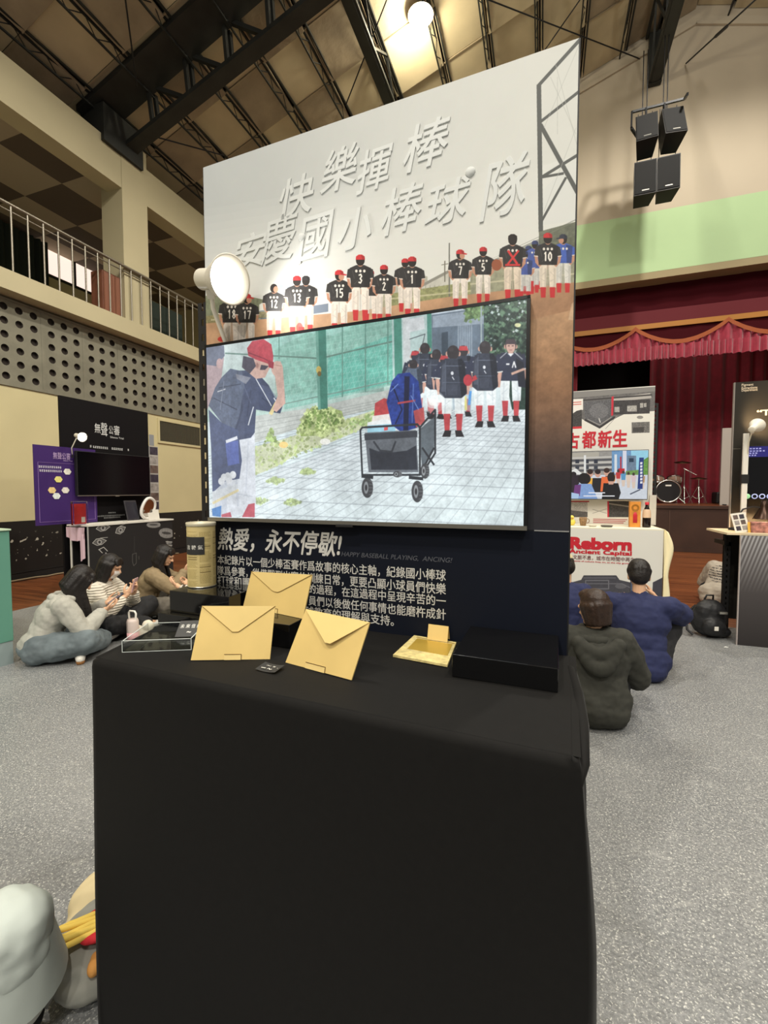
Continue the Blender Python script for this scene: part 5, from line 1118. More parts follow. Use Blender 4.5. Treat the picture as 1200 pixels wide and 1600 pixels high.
# television, switched off
X_ = BX+.13
t0, t1, t2, t3 = [onx(*p, X_) for p in ((119, 704), (234, 714), (232, 774), (118, 775))]
tv2 = thing('television', 'switched off black television mounted on the black exhibition board', 'television', (X_, (t0[1]+t1[1])/2, (t2[2]+t3[2])/2))
hw, hh = ((t1[1]-t0[1])+(t2[1]-t3[1]))/4, (t0[2]+t1[2]-t2[2]-t3[2])/2
MB().bbox((-.05, -hw, 0), (0, hw, hh), .004).build('housing', M['black'], tv2)
MB().box((0, -hw+.008, .016), (.0015, hw-.008, hh-.008)).build('screen', mat('dark_tv_glass', srgb(10, 11, 14), .12), tv2)
MB().box((-.01, -hw, -.002), (.004, hw, .008)).bbox((-.004, -.03, -.012), (.008, .03, 0), .002).build('lower_trim', M['chrome'], tv2)
MB().box((-.13, -.2, .15), (-.05, .2, .4)).build('wall_bracket', M['blk_metal'], tv2)
clip_lamp('lit white clip lamp shining on the black exhibition board with the white title', onx(113, 712, BX+.1), onx(125, 682, BX+.28), onx(165, 694, BX+.75), .06, 8, (1, .98, .94), 60, onx(112, 700, BX+.2))
# things on the white counter
def at_c(px, py, x): q = onx(px, py, x); return (x, q[1], cZ+.001)
a = thing('acrylic_case', 'clear case holding a red booklet on the white topped table', 'case', at_c(125, 819, -5.55))
MB().bbox((-.02, -.10, 0), (.02, .10, .30), .004).build('case', acr, a); MB().box((-.01, -.075, .01), (.01, .075, .27)).build('red_booklet', mat('red_cover', srgb(188, 40, 40), .5, noise=(12, .2)), a); MB().box((.011, .01, .03), (.013, .06, .1)).build('white_label', wt, a)
a = thing('framed_sheet', 'dark framed sheet leaning against the black board on the table', 'frame', at_c(209, 816, -5.64), 0)
fm = Matrix.Rotation(R(-14), 4, 'Y')
MB().bbox((-.008, -.10, 0), (.008, .10, .30), .004, 0, fm).build('frame', mat('dark_frame', srgb(52, 50, 54), .4), a); MB().box((.008, -.085, .02), (.010, .085, .28), 0, fm).build('sheet', mat('dark_sheet', srgb(40, 40, 48), .3), a)
a = thing('mirror', 'white rounded table mirror at the right end of the white topped table', 'mirror', at_c(232, 814, -5.6))
mb = MB(); pr = []
for k in range(28):
    t = 2*math.pi*k/28; pr.append((.03*math.sin(t*1.0), .115*math.cos(t)*(1+.12*math.sin(2*t)), .17+.155*math.sin(t)))
mb.tube(pr, .022, 8, 0, True, True); mb.build('frame', mat('white_mirror_frame', srgb(226, 222, 216), .4), a)
MB().prism([(p[0]*.9, p[1]*.86, .17+(p[2]-.17)*.86) for p in pr], (.006, 0, 0)).build('glass', mat('mirror_glass', (.5, .48, .46), .08, 1.0), a)
for px, lab, w in ((237, 'blank white card leaning in front of the white mirror', .05), (245, 'white card in a stand right of the white mirror', .055)):
    a = thing('white_card', lab, 'card', at_c(px, 815, -5.50 if px < 240 else -5.56)); MB().box((-.002, -w, 0), (.002, w, .11 if px < 240 else .15), 0, Matrix.Rotation(R(-10), 4, 'Y')).build('card', wt, a)
a = thing('flyer_stack', 'low stack of white flyers on the front edge of the table', 'flyers', at_c(150, 817, -5.5)); MB().box((-.06, -.1, 0), (.05, .1, .012), 0, Matrix.Rotation(R(12), 4, 'Z')).build('sheets', wt, a)
a = thing('flyer_stack', 'flat white flyers in front of the dark framed sheet', 'flyers', at_c(208, 814, -5.48)); MB().box((-.05, -.12, 0), (.05, .14, .01), 0, Matrix.Rotation(R(-5), 4, 'Z')).build('sheets', wt, a)
# ------------------------------------------------------------------ teal booth at the left frame edge
q = onz(23, 1036, 0); tq = onz(0, 1043, 0)
tl = thing('teal_counter', 'teal counter with a grey plinth at the left edge', 'counter', (q[0]+.0, q[1], 0), R(-7))
tz = EYE-(835-767)/(1036-767)*EYE
MB().bbox((-1.1, -.62, .195), (0, 0, 1.12), .004).build('body', mat('teal_board', srgb(92, 144, 126), .55), tl)
MB().box((-1.09, -.615, 0), (-.005, -.005, .195)).build('plinth', mat('grey_plinth', srgb(146, 160, 160), .5), tl)
MB().bbox((-1.11, -.63, 1.12), (.01, .01, 1.135), .004).build('worktop', mat('pale_counter_edge', srgb(176, 196, 170), .5), tl)
# ------------------------------------------------------------------ white and red booth in front of the stage
RY, RF = 6.1, 5.45
rx0, rx1 = .05, 1.25
def rmap(px, py): q = ony(px, py, RY); return (q[0]-rx0)/(rx1-rx0), (2.70-q[2])/(2.70-1.03)
def paint_reb():
    P = Pic(620, 860, rmap, (226, 224, 216)); g = (86, 84, 84)
    P.poly([(870, 614), (1026, 604), (1024, 642), (978, 646), (965, 652), (936, 668), (910, 655), (880, 650), (870, 660)], (104, 102, 102), 1, nz=.2, sc=7)
    P.poly([(870, 614), (1026, 604), (1026, 611), (870, 624)], (130, 128, 126)); P.poly([(958, 622), (1016, 614), (1018, 622), (958, 628)], (176, 172, 168)); P.line([(905, 626), (1018, 617)], 2.2, (60, 58, 60))
    P.poly([(957, 626), (1016, 624), (1015, 646), (957, 648)], (62, 60, 62), 1, nz=.35, sc=5)
    for x, y, w, h in ((980, 634, 15, 9), (1000, 630, 5, 7), (1006, 630, 4, 6), (960, 636, 8, 8)): P.poly([(x, y), (x+w, y-.5), (x+w, y+h), (x, y+h)], (176, 174, 170), .9, nz=.4, sc=3)
    P.poly([(912, 628), (955, 624), (955, 652), (937, 664), (914, 655)], (92, 92, 96), 1, nz=.4, sc=3); P.ell(936, 642, 15, 12, (126, 126, 130), .55, 0, .5, 3); P.line([(936, 654), (938, 660)], 1.5, (200, 198, 196))
    P.line([(914, 656), (937, 668), (960, 652)], 3, (52, 50, 52)); P.line([(918, 655), (937, 664), (955, 652)], 1.2, (150, 148, 146))
    P.poly([(955.5, 620), (959, 619), (958, 649), (955, 650)], (196, 44, 62)); P.poly([(892, 624), (911, 623), (911, 640), (900, 646), (892, 650)], (232, 228, 222))
    for k in range(2): P.line([(895, 629+k*3.4), (908, 628+k*3.4)], 1.6, (206, 120, 110))
    P.poly([(892, 648), (901, 642), (909, 640), (909, 668), (892, 668)], (64, 62, 62), 1, nz=.4, sc=5); P.poly([(892, 667), (909, 666), (909, 669.5), (892, 670.5)], (200, 50, 60))
    P.poly([(987, 660), (1015, 659), (1015, 676), (987, 677)], (110, 108, 106), 1, nz=.4, sc=4); P.poly([(989, 668), (1006, 667), (1006, 675), (989, 675.5)], (60, 58, 58), .8, nz=.4, sc=3)
    P.line([(946, 670), (964, 650)], .7, (150, 148, 146)); P.ell(1000, 652, 5, 2.5, (130, 128, 126), .9)
    # lower strip between television and counter
    P.poly([(880, 781), (1030, 781), (1030, 830), (880, 830)], (218, 214, 206)); P.poly([(890, 783), (918, 783), (918, 806), (890, 806)], (176, 170, 166), 1, nz=.3, sc=4); P.poly([(890, 797), (918, 800), (918, 808), (890, 808)], (84, 80, 80), 1, nz=.4, sc=3); P.line([(888, 783.5), (920, 783.5)], 2, (170, 50, 56))
    P.line([(926, 796), (948, 802)], .8, (150, 146, 140)); P.line([(926, 802), (948, 795)], .8, (150, 146, 140))
    P.poly([(950, 783), (986, 783), (986, 808), (950, 808)], (66, 64, 64), 1, nz=.4, sc=5); P.line([(952, 787), (986, 792)], 2, (150, 146, 142)); P.poly([(949, 783), (951.5, 783), (951.5, 808), (949, 808)], (196, 44, 62))
    for k in range(3): P.line([(927, 811+k*2.6), (980-k*3, 812+k*2.6)], 1.3, (170, 90, 90))
    return P.a
rb = thing('exhibition_board', 'white exhibition board with a large red title in front of the stage', 'board', (0, RY, 0))
MB().box((rx0, .002, .2), (rx1, .03, 2.70)).build('board', mat('white_board_core', srgb(200, 198, 192), .6), rb)
picplane('printed_face', picmat('ancient_city_print', paint_reb(), 0, .55), [(rx0, 0, 2.70), (rx1, 0, 2.70), (rx1, 0, 1.03), (rx0, 0, 1.03)], rb)
redi = mat('red_print_ink', srgb(196, 34, 50), .55); basr = ((0, 0, 0), (1, 0, 0), (0, 0, 1), (0, -1, 0))
def pr_(px, py, y): q = ony(px, py, y); return q[0], q[2]
def fitr(body, p, q, h, y, bold=.0):
    a, b = pr_(*p, y), pr_(*q, y); t = pr_(p[0], p[1]-h, y); return (body, a[0], b[0], (a[1]+b[1])/2, (a[1]+b[1])/2+t[1]-a[1], bold)
lettering('red_title', [fitr('古', (884, 702), (905, 701), 25, RY, .05), fitr('都', (909, 701), (931, 700), 27, RY, .05), fitr('新', (934, 700), (956, 699.5), 27, RY, .05), fitr('生', (957, 699), (980, 698), 27, RY, .05)], redi, rb, basr, off=.003)
rc = thing('display_table', 'white counter printed with red english lettering in front of the stage', 'table', (0, 0, 0))
rz = 1.025; rf1 = 1.235; rf0 = .06
def rcmap(px, py): q = ony(px, py, RF); return (q[0]-rf0)/(rf1-rf0), (rz-q[2])/rz
def paint_rc():
    P = Pic(600, 520, rcmap, (222, 220, 212)); d = (70, 70, 78)
    P.poly([(880, 922), (893, 910), (908, 906), (912, 899), (963, 899), (968, 906), (985, 910), (1000, 922), (1010, 930), (1010, 1000), (870, 1000)], d, 1, nz=.12, sc=8)
    P.line([(880, 924), (905, 912), (972, 912), (996, 924)], 1.4, (104, 104, 112)); P.line([(912, 903), (962, 903)], 1.2, (108, 108, 116)); P.line([(915, 907), (951, 907), (951, 920), (915, 920), (915, 907)], 1.6, (110, 110, 118)); P.line([(880, 934), (1000, 934)], 2.2, (52, 52, 58)); P.ell(970, 916, 9, 4, (112, 112, 118), .6)
    P.poly([(1020, 910), (1040, 900), (1040, 1000), (1016, 1000)], (66, 66, 76), 1, nz=.1)
    return P.a
MB().box((rf0, RF+.002, 0), (rf1, RF+.02, rz)).build('front_board', mat('white_board_core_b', srgb(200, 198, 192), .6), rc)
picplane('printed_front', picmat('counter_print', paint_rc(), 0, .55), [(rf0, RF, rz), (rf1, RF, rz), (rf1, RF, 0), (rf0, RF, 0)], rc)
MB().box((rf0, RF+.0, rz), (rf1+.005, RY-.005, rz+.012)).build('tabletop', mat('cream_table_cloth', srgb(236, 230, 206), .7), rc)
for x in (rf0+.04, rf1-.04): MB().tube([(x, RY-.06, 0), (x, RY-.06, rz)], .014, 8).build('leg', M['chrome'], rc)
bfr = ((0, RF, 0), (1, 0, 0), (0, 0, 1), (0, -1, 0))
lettering('title_lettering', [fitr('Reborn', (890, 858), (987, 861), 19, RF, .10)], redi, rc, bfr, off=.003)
lettering('subtitle_lettering', [fitr('Ancient Capital', (889, 867), (987, 869.5), 8.5, RF, .07)], redi, rc, bfr, off=.003)
lettering('caption_lettering', [fitr('Moments of culture lives on, as the city grows', (888, 878), (985, 882), 3, RF, .03)], redi, rc, bfr, off=.003)
lettering('dark_lettering', [fitr('年文脈不息，城市在時間中再生', (888, 874), (992, 878), 7, RF, .02)], mat('dark_red_ink', srgb(110, 60, 62), .6), rc, ((0, RF, 0), (1, 0, 0), (0, 0, 1), (0, -1, 0)), off=.003, res=2)
yc = thing('cream_cloth', 'cream cloth hanging over the right end of the white counter', 'cloth', (rf1, 0, 0))
def ycf(u, v):
    z = rz+.014-u*(.86+.03*math.sin(v*5)); b = (.012+.085*math.sin(min(1, .15+u*1.5)*2.75)*(.75+.25*math.sin(u*9))+.05*u) if u > .03 else .01
    if v < .4: t = v/.4; return (t*b+.012*math.sin(t*7+u*3)*u, RF-.012+.05*t+.015*math.sin(t*6), z)
    t = (v-.4)/.6; return (b+.012*math.sin(t*9)*u, RF+.038+t*.5, z)
MB().grid(ycf, 26, 26).build('fabric', mat('cream_fabric', srgb(250, 238, 196), .85), yc)
def tmap(px, py): q = ony(px, py, 5.95); return (q[0]-tv0)/(tv1-tv0), (tz1-q[2])/(tz1-tz0)
a_, b_, c_, d_ = ony(887, 706.5, 5.95), ony(1014, 703, 5.95), ony(1010, 780, 5.95), ony(886, 779, 5.95)
tv1 = (b_[0]+c_[0])/2; tz1 = (a_[2]+b_[2])/2; tz0 = (c_[2]+d_[2])/2; tv0 = tv1-(tz1-tz0)*1.76
def paint_tv2():
    P = Pic(640, 364, tmap, (190, 200, 206))
    P.poly([(860, 704), (960, 704), (960, 745), (860, 745)], (150, 146, 140), 1, nz=.1, sc=20); P.poly([(890, 708), (936, 706), (936, 716), (890, 718)], (176, 170, 156)); 
    for r in range(3):
        P.line([(888, 716+r*8), (955, 714+r*8)], 2.4, (196, 192, 184)); P.line([(888, 720+r*8), (955, 718+r*8)], 3, (84, 84, 88))
    for x in (899, 914, 928): P.poly([(x, 718), (x+6, 718), (x+6, 724), (x, 724)], (50, 54, 66)); P.poly([(x, 728), (x+6, 728), (x+6, 733), (x, 733)], (60, 64, 74))
    P.poly([(956, 704), (990, 704), (990, 742), (956, 742)], (110, 150, 190), 1, nz=.12, sc=10); P.poly([(960, 710), (964, 710), (964, 740), (960, 740)], (214, 220, 224)); P.poly([(973, 704), (979, 704), (979, 738), (973, 738)], (216, 216, 226)); P.line([(970, 714), (970, 738)], 2, (186, 40, 50)); P.poly([(966, 732), (976, 732), (976, 740), (966, 740)], (190, 40, 50))
    P.poly([(986, 704), (1016, 704), (1016, 735), (986, 735)], (150, 206, 226), 1, nz=.05); P.poly([(980, 712), (994, 712), (994, 742), (980, 742)], (110, 130, 150), 1, nz=.15); P.poly([(983, 716), (990, 716), (990, 722), (983, 722)], (40, 60, 80))
    P.poly([(1000, 722), (1016, 712), (1016, 760), (996, 745)], (104, 150, 70), 1, nz=.25, sc=6); P.poly([(978, 736), (998, 734), (998, 744), (978, 744)], (110, 150, 80), 1, nz=.2)
    P.poly([(880, 740), (900, 732), (912, 742)], (226, 226, 222)); P.line([(914, 712), (914, 745)], 3, (226, 226, 222))
    P.poly([(860, 742), (1016, 742), (1016, 785), (860, 785)], (206, 212, 220), 1, nz=.05)
    for x, y, c in ((950, 746, (40, 40, 46)), (966, 740, (190, 60, 60)), (958, 744, (220, 140, 60)), (974, 742, (90, 150, 190)), (982, 744, (220, 200, 180)), (990, 745, (214, 190, 190)), (1004, 746, (180, 140, 100))):
        P.ell(x, y-4, 2, 2.6, (70, 54, 50)); P.poly([(x-4, y-2), (x+4, y-2), (x+3, y+8), (x-3, y+8)], c); P.poly([(x-3, y+8), (x+3, y+8), (x+2, y+18), (x-2, y+18)], (216, 196, 180))
    for x, y, hc, c in ((896, 748, (36, 30, 34), (70, 46, 60)), (922, 744, (50, 36, 34), (240, 180, 70)), (934, 744, (40, 32, 34), (36, 36, 40)), (948, 742, (60, 42, 38), (230, 110, 60))):
        P.ell(x, y-4, 4.5, 6, (206, 160, 140)); P.ell(x, y-7, 4.6, 4, hc); P.poly([(x-8, y+3), (x+8, y+3), (x+10, y+26), (x-10, y+26)], c)
    P.poly([(870, 745), (905, 742), (905, 770), (870, 775)], (44, 34, 44), 1, nz=.2); P.ell(913, 748, 10, 9, (30, 26, 28)); P.poly([(904, 756), (924, 756), (936, 785), (890, 785)], (130, 160, 206), 1, nz=.1); P.poly([(898, 758), (908, 757), (906, 775), (896, 772)], (110, 60, 120))
    P.ell(955, 746, 6, 8, (36, 30, 30)); P.poly([(943, 755), (966, 755), (970, 770), (966, 782), (940, 782)], (24, 24, 28)); P.poly([(950, 752), (960, 752), (958, 757), (951, 757)], (206, 160, 140))
    P.poly([(999, 715), (1006, 715), (1004, 764), (996, 764)], (40, 60, 124)); 
    for k in range(7): P.poly([(1000.5, 722+k*5), (1004, 722+k*5), (1003.5, 725.5+k*5), (1000, 725.5+k*5)], (226, 226, 232))
    P.line([(985, 772), (1000, 765)], 2, (90, 96, 110)); P.poly([(886, 768), (905, 772), (902, 785), (886, 785)], (170, 196, 226)); P.line([(920, 770), (945, 770)], 1.5, (236, 236, 240)); P.line([(912, 775), (960, 775)], 1.5, (236, 236, 240))
    return P.a
t3 = thing('television', 'flat television showing a street crowd below the red title', 'television', ((tv0+tv1)/2, 5.95, tz0))
wv = (tv1-tv0)/2; hv = tz1-tz0
MB().bbox((-wv-.006, .001, -.008), (wv+.006, .045, hv+.006), .003).build('housing', M['black'], t3); MB().box((-.2, .045, .15), (.2, .15, .4)).build('wall_bracket', M['blk_metal'], t3)
picplane('screen', picmat('street_crowd_picture', paint_tv2(), .95, .3), [(-wv, 0, hv), (wv, 0, hv), (wv, 0, 0), (-wv, 0, 0)], t3)
def cz(px, y): q = ony(px, 822, y); return (q[0], y, rz+.0125)
a = thing('gift_box', 'tall orange printed box standing on the white counter', 'box', cz(991, 5.72)); MB().bbox((-.055, -.035, 0), (.055, .035, .29), .002).build('carton', mat('orange_carton', srgb(214, 140, 56), .5, noise=(9, .25)), a); MB().lathe([(.001, 0), (.022, 0), (.022, .09), (.01, .12), (.001, .12)], 16, 0, Matrix.Translation((0, -.037, .05))@Matrix.Scale(.06, 4, (0, 1, 0))).build('red_emblem', redi, a); MB().lathe([(.02, -.001), (.04, .001)], 24, 0, Matrix.Translation((0, -.037, .22))@Matrix.Rotation(R(90), 4, 'X')).build('gold_ring', M['gold'], a)
a = thing('sauce_bottle', 'dark glass sauce bottle with a pale label and red cap on the white counter', 'bottle', cz(1010, 5.70))
MB().lathe([(.001, 0), (.04, 0), (.042, .01), (.042, .15), (.036, .19), (.018, .23), (.016, .262), (.001, .262)], 24).build('glass', mat('dark_bottle_glass', srgb(26, 18, 18), .1), a); MB().lathe([(.0425, .11), (.0425, .15), (.039, .18), (.032, .205)], 24).build('label', mat('cream_label', srgb(222, 190, 160), .5), a); MB().lathe([(.02, .255), (.02, .285), (.001, .287)], 20).build('cap', redi, a)
a = thing('toy_duck', 'small yellow toy on the white counter', 'toy', cz(893.5, 5.72)); MB().ell((0, 0, .04), (.04, .035, .04)).ell((-.005, -.01, .095), (.028, .026, .027)).ell((-.035, 0, .055), (.02, .012, .014)).build('body', mat('yellow_plastic', srgb(232, 210, 90), .4), a); MB().ell((.0, -.038, .09), (.012, .014, .006)).build('beak', M['gold'], a)
a = thing('woven_cup', 'small brown woven cup beside the yellow toy', 'cup', cz(911, 5.72)); MB().lathe([(.001, 0), (.03, 0), (.045, .08), (.04, .1), (.036, .1), (.03, .02)], 20).build('bowl', mat('brown_weave', srgb(146, 116, 84), .8, noise=(60, .4)), a); MB().tube([(.042, 0, .03), (.065, 0, .045), (.066, 0, .07), (.045, 0, .085)], .005, 6).build('handle', mat('brown_weave_b', srgb(136, 106, 74), .8), a)
a = thing('stone_tray', 'low dark grey dish lying on the white counter', 'dish', cz(948, 5.6)); MB().lathe([(.001, .004), (.05, .004), (.062, .02), (.066, .018), (.052, 0), (.001, 0)], 20).build('dish', mat('grey_stoneware', srgb(96, 92, 84), .7), a)
a = thing('stone_tray', 'tiny pale dish lying left of the dark grey dish', 'dish', cz(926, 5.6)); MB().lathe([(.001, .004), (.03, .004), (.04, .014), (.043, .012), (.032, 0), (.001, 0)], 20).build('dish', mat('pale_stoneware', srgb(176, 170, 152), .7), a)
rk2 = thing('slotted_rack', 'black slotted-angle rack behind the white and red board', 'rack', (0, RY+.04, 0)); rackpost(rk2, rx1-.02, 0, 0, 2.5, 'slotted_post', .07); rackpost(rk2, rx0+.02, 0, 0, 2.3); MB().box((rx0, .005, 1.5), (rx1, .03, 1.54)).build('cross_rail', M['black'], rk2)
a = thing('white_side_board', 'narrow white board standing behind the sauce bottle', 'board', (rx1-.03, RY-.02, 0)); MB().box((0, -.01, 1.04), (.07, .005, 1.40)).box((.02, .0, 0), (.05, .005, 1.04)).build('board', wt, a)
# ------------------------------------------------------------------ dark booth at the right frame edge
ky, kx0, kx1 = 4.98, 1.755, 2.95; kz = 1.035; kp = ky+.60
def paint_rib():
    P = Pic(500, 430, lambda x, y: (x, y), (60, 58, 58))
    yy, xx = np.mgrid[0:430, 0:500]; s = .5+.5*np.sin((xx+yy*.30)*2*np.pi/13.0); fade = np.clip(1-(yy/430.-.0)/.52, 0, 1)
    base = np.array([92, 90, 90])*(1-yy/430.)[..., None]*.6+np.array([44, 40, 40])
    s3 = (s*fade)[..., None]; P.a = np.clip((base*(1-s3*.9)+np.array([190, 190, 192])*s3*.9)/255., 0, 1)
    return P.a
kt = thing('display_table', 'dark counter with slanting silver stripes at the right edge', 'table', (0, 0, 0))
MB().box((kx0, ky+.002, 0), (kx1, ky+.02, kz)).build('front_board', M['black'], kt); MB().box((kx0-.006, ky-.002, 0), (kx0, ky+.02, kz)).build('edge', mat('silver_edge_strip', srgb(186, 176, 172), .5), kt)
picplane('printed_front', picmat('striped_print', paint_rib(), 0, .5), [(kx0, ky, kz), (kx1, ky, kz), (kx1, ky, 0), (kx0, ky, 0)], kt)
MB().box((kx0-.10, ky+.03, kz+.0), (kx1, kp-.01, kz+.02)).build('tabletop', mat('pale_wood_top', srgb(226, 206, 172), .5), kt)
for x in (kx0+.05, kx1-.05): MB().tube([(x, kp-.08, 0), (x, kp-.08, kz)], .014, 8).build('leg', M['black'], kt)
kb = thing('exhibition_board', 'black exhibition board with small pale lettering at the right edge', 'board', (0, kp, 0))
kl, kzt = 1.865, 2.57
MB().box((kl, 0, .1), (3.05, .03, kzt)).build('board', mat('charcoal_board', srgb(46, 43, 38), .6, spec=.2), kb); MB().box((kl-.008, -.002, 1.05), (kl, .03, kzt)).build('edge', mat('grey_board_edge', srgb(140, 132, 126), .6), kb)
MB().box((kl, -.002, 1.885), (3.05, 0, 1.889)).build('joint_strip', mat('joint_line', srgb(120, 112, 100), .5), kb)
basp = ((0, 0, 0), (1, 0, 0), (0, 0, 1), (0, -1, 0))
crmi = mat('cream_ink', srgb(222, 206, 180), .6)
lettering('heading', [fitr('Pigment', (1158.5, 605), (1177, 603.5), 5, kp, .015), fitr('Extractions', (1158.5, 608.5), (1183, 607.3), 4, kp, .015), fitr('Department', (1158.5, 613), (1183.5, 611.5), 4.5, kp, .015)], crmi, kb, basp, off=.003)
lettering('quote', [fitr('“T', (1182, 650), (1203, 648.5), 9, kp, .05)], crmi, kb, basp, off=.003)
tvy = kp-.12
p0 = ony(1160, 697, tvy); p1 = ony(1160, 780, tvy)
t4 = thing('television', 'dark television with a blue band at the right edge', 'television', (p0[0]+.48, tvy, p1[2]))
hk = p0[2]-p1[2]
MB().bbox((-.48, .002, 0), (.48, .04, hk), .003).build('housing', M['black'], t4); MB().box((-.2, .04, .1), (.2, .12, .35)).build('wall_bracket', M['blk_metal'], t4)
MB().box((-.475, 0, .004), (.475, .002, hk-.004)).build('screen', mat('black_screen', srgb(12, 12, 15), .15), t4)
MB().box((-.46, -.0015, hk*.79), (.475, 0, hk*.985)).build('blue_band', mat('blue_screen_band', srgb(30, 28, 90), .4, emit=.6, ecol=srgb(34, 30, 104)), t4)
scr = mat('lit_screen_text', srgb(170, 170, 220), .4, emit=.7)
scribble('screen_text', scr, t4, ((0, -.0015, 0), (1, 0, 0), (0, 0, 1), (0, -1, 0)), [(-.45, -.32, hk*.935, hk*.958, 5), (-.26, -.10, hk*.935, hk*.958, 6), (-.45, -.29, hk*.89, hk*.912, 6), (-.45, -.35, hk*.85, hk*.872, 4), (-.45, -.36, hk*.81, hk*.832, 4)], 6)
for k in range(8):
    c = (-.425+k*.062, hk*.055); MB().lathe([(.017, -.002), (.026, -.003), (.026, .0)] if k else [(.001, -.002), (.026, -.003), (.026, 0)], 24, 0, Matrix.Translation((c[0], -.001, c[1]))@Matrix.Rotation(R(90), 4, 'X')@Matrix.Scale(-1, 4, (0, 0, 1))).build('screen_icon', mat('icon_glow', srgb(170, 178, 220) if k else srgb(150, 200, 150), .4, emit=.6), t4)
clip_lamp('white clip lamp throwing warm light on the charcoal board at the right edge', ony(1161, 780, kp-.05), ony(1180, 667, kp-.26), ony(1200, 652, kp-.02), .066, 14, (1, .70, .38), 12, ony(1170, 690, kp-.2))
a = thing('monitor_post', 'white upright post carrying the clip lamp beside the dark television', 'post', ony(1160, 832, kp-.16)); MB().box((-.022, -.012, 0), (.022, .012, .97)).build('post', M['white'], a); MB().box((-.03, -.016, .47), (.03, .016, .56)).build('clamp_band', M['black'], a); a.location.z = kz+.02
dl = thing('desk_lamp', 'dark gooseneck desk lamp with a perforated shade glowing warm on the counter', 'lamp', (ony(1152, 832, kp-.2)[0], kp-.2, kz+.0205))
MB().lathe([(.001, 0), (.075, 0), (.075, .02), (.02, .03), (.001, .03)], 24).build('base', M['black'], dl)
MB().tube([(0, 0, .02), (.0, 0, .14), (.04, 0, .21), (.12, 0, .235), (.19, 0, .225)], .008, 10).build('gooseneck', M['blk_metal'], dl)
MB().lathe([(.001, .30), (.02, .30), (.028, .25), (.035, .22), (.085, .12), (.09, .115), (.08, .12), (.03, .215)], 28, 0, Matrix.Translation((.21, 0, 0))).build('lamp_shade', mat('dark_bronze', srgb(60, 42, 32), .3, .6), dl)
MB().ell((.21, 0, .15), (.035, .035, .035)).build('bulb', mat('warm_bulb', (1, .7, .4), .3, emit=25, ecol=(1, .72, .4)), dl)
lamp('desk_lamp_light', Vector(dl.location)+Vector((.21, 0, .10)), 14, (1, .70, .38), .03)
a = thing('postcard_rack', 'white sheet of small photographs leaning on the counter at the right edge', 'card', (ony(1161, 832, ky+.14)[0], ky+.14, kz+.0205))
rm = Matrix.Rotation(R(-14), 4, 'X')@Matrix.Rotation(R(-10), 4, 'Y')
MB().box((-.06, 0, 0), (.06, .004, .19), 0, rm).build('sheet', mat('white_card_sheet', srgb(226, 220, 208), .5), a)
for i in range(2):
    for j in range(3): MB().box((-.045+i*.05, -.002, .02+j*.055), (-.008+i*.05, 0, .062+j*.055), 0, rm).build('photo', phm[(i+j) % 3], a)
a = thing('picture_box', 'small box printed with pink faces lying on the counter', 'box', (ony(1192, 832, ky+.16)[0], ky+.16, kz+.0205)); MB().bbox((-.11, -.05, 0), (.11, .05, .10), .003).build('carton', mat('pink_face_print', srgb(170, 116, 104), .5, noise=(24, .7)), a)
a = thing('yellow_card', 'yellow card standing beside the white sheet of photographs', 'card', (ony(1175, 832, ky+.12)[0], ky+.12, kz+.0205)); MB().box((-.03, 0, 0), (.03, .003, .1), 0, Matrix.Rotation(R(-12), 4, 'X')).build('card', mat('yellow_card_paper', srgb(226, 178, 70), .5), a)
rk3 = thing('slotted_rack', 'black slotted-angle rack at the left end of the dark striped counter', 'rack', (ony(1130, 900, kp-.28)[0], kp-.28, 0)); rackpost(rk3, 0, 0, 0, kz, 'slotted_post', .058); rackpost(rk3, .06, .22, 0, kz, 'slotted_post', .05); MB().box((0.02, .0, .9), (.06, .34, .94)).build('cross_rail', M['black'], rk3)
# black backpack on the floor
bp = thing('backpack', 'black backpack on the floor beside the striped counter', 'backpack', (1.585, 5.2, 0), R(12))
bkm = mat('black_nylon', srgb(30, 30, 32), .5, bump=(30, .4, .01))
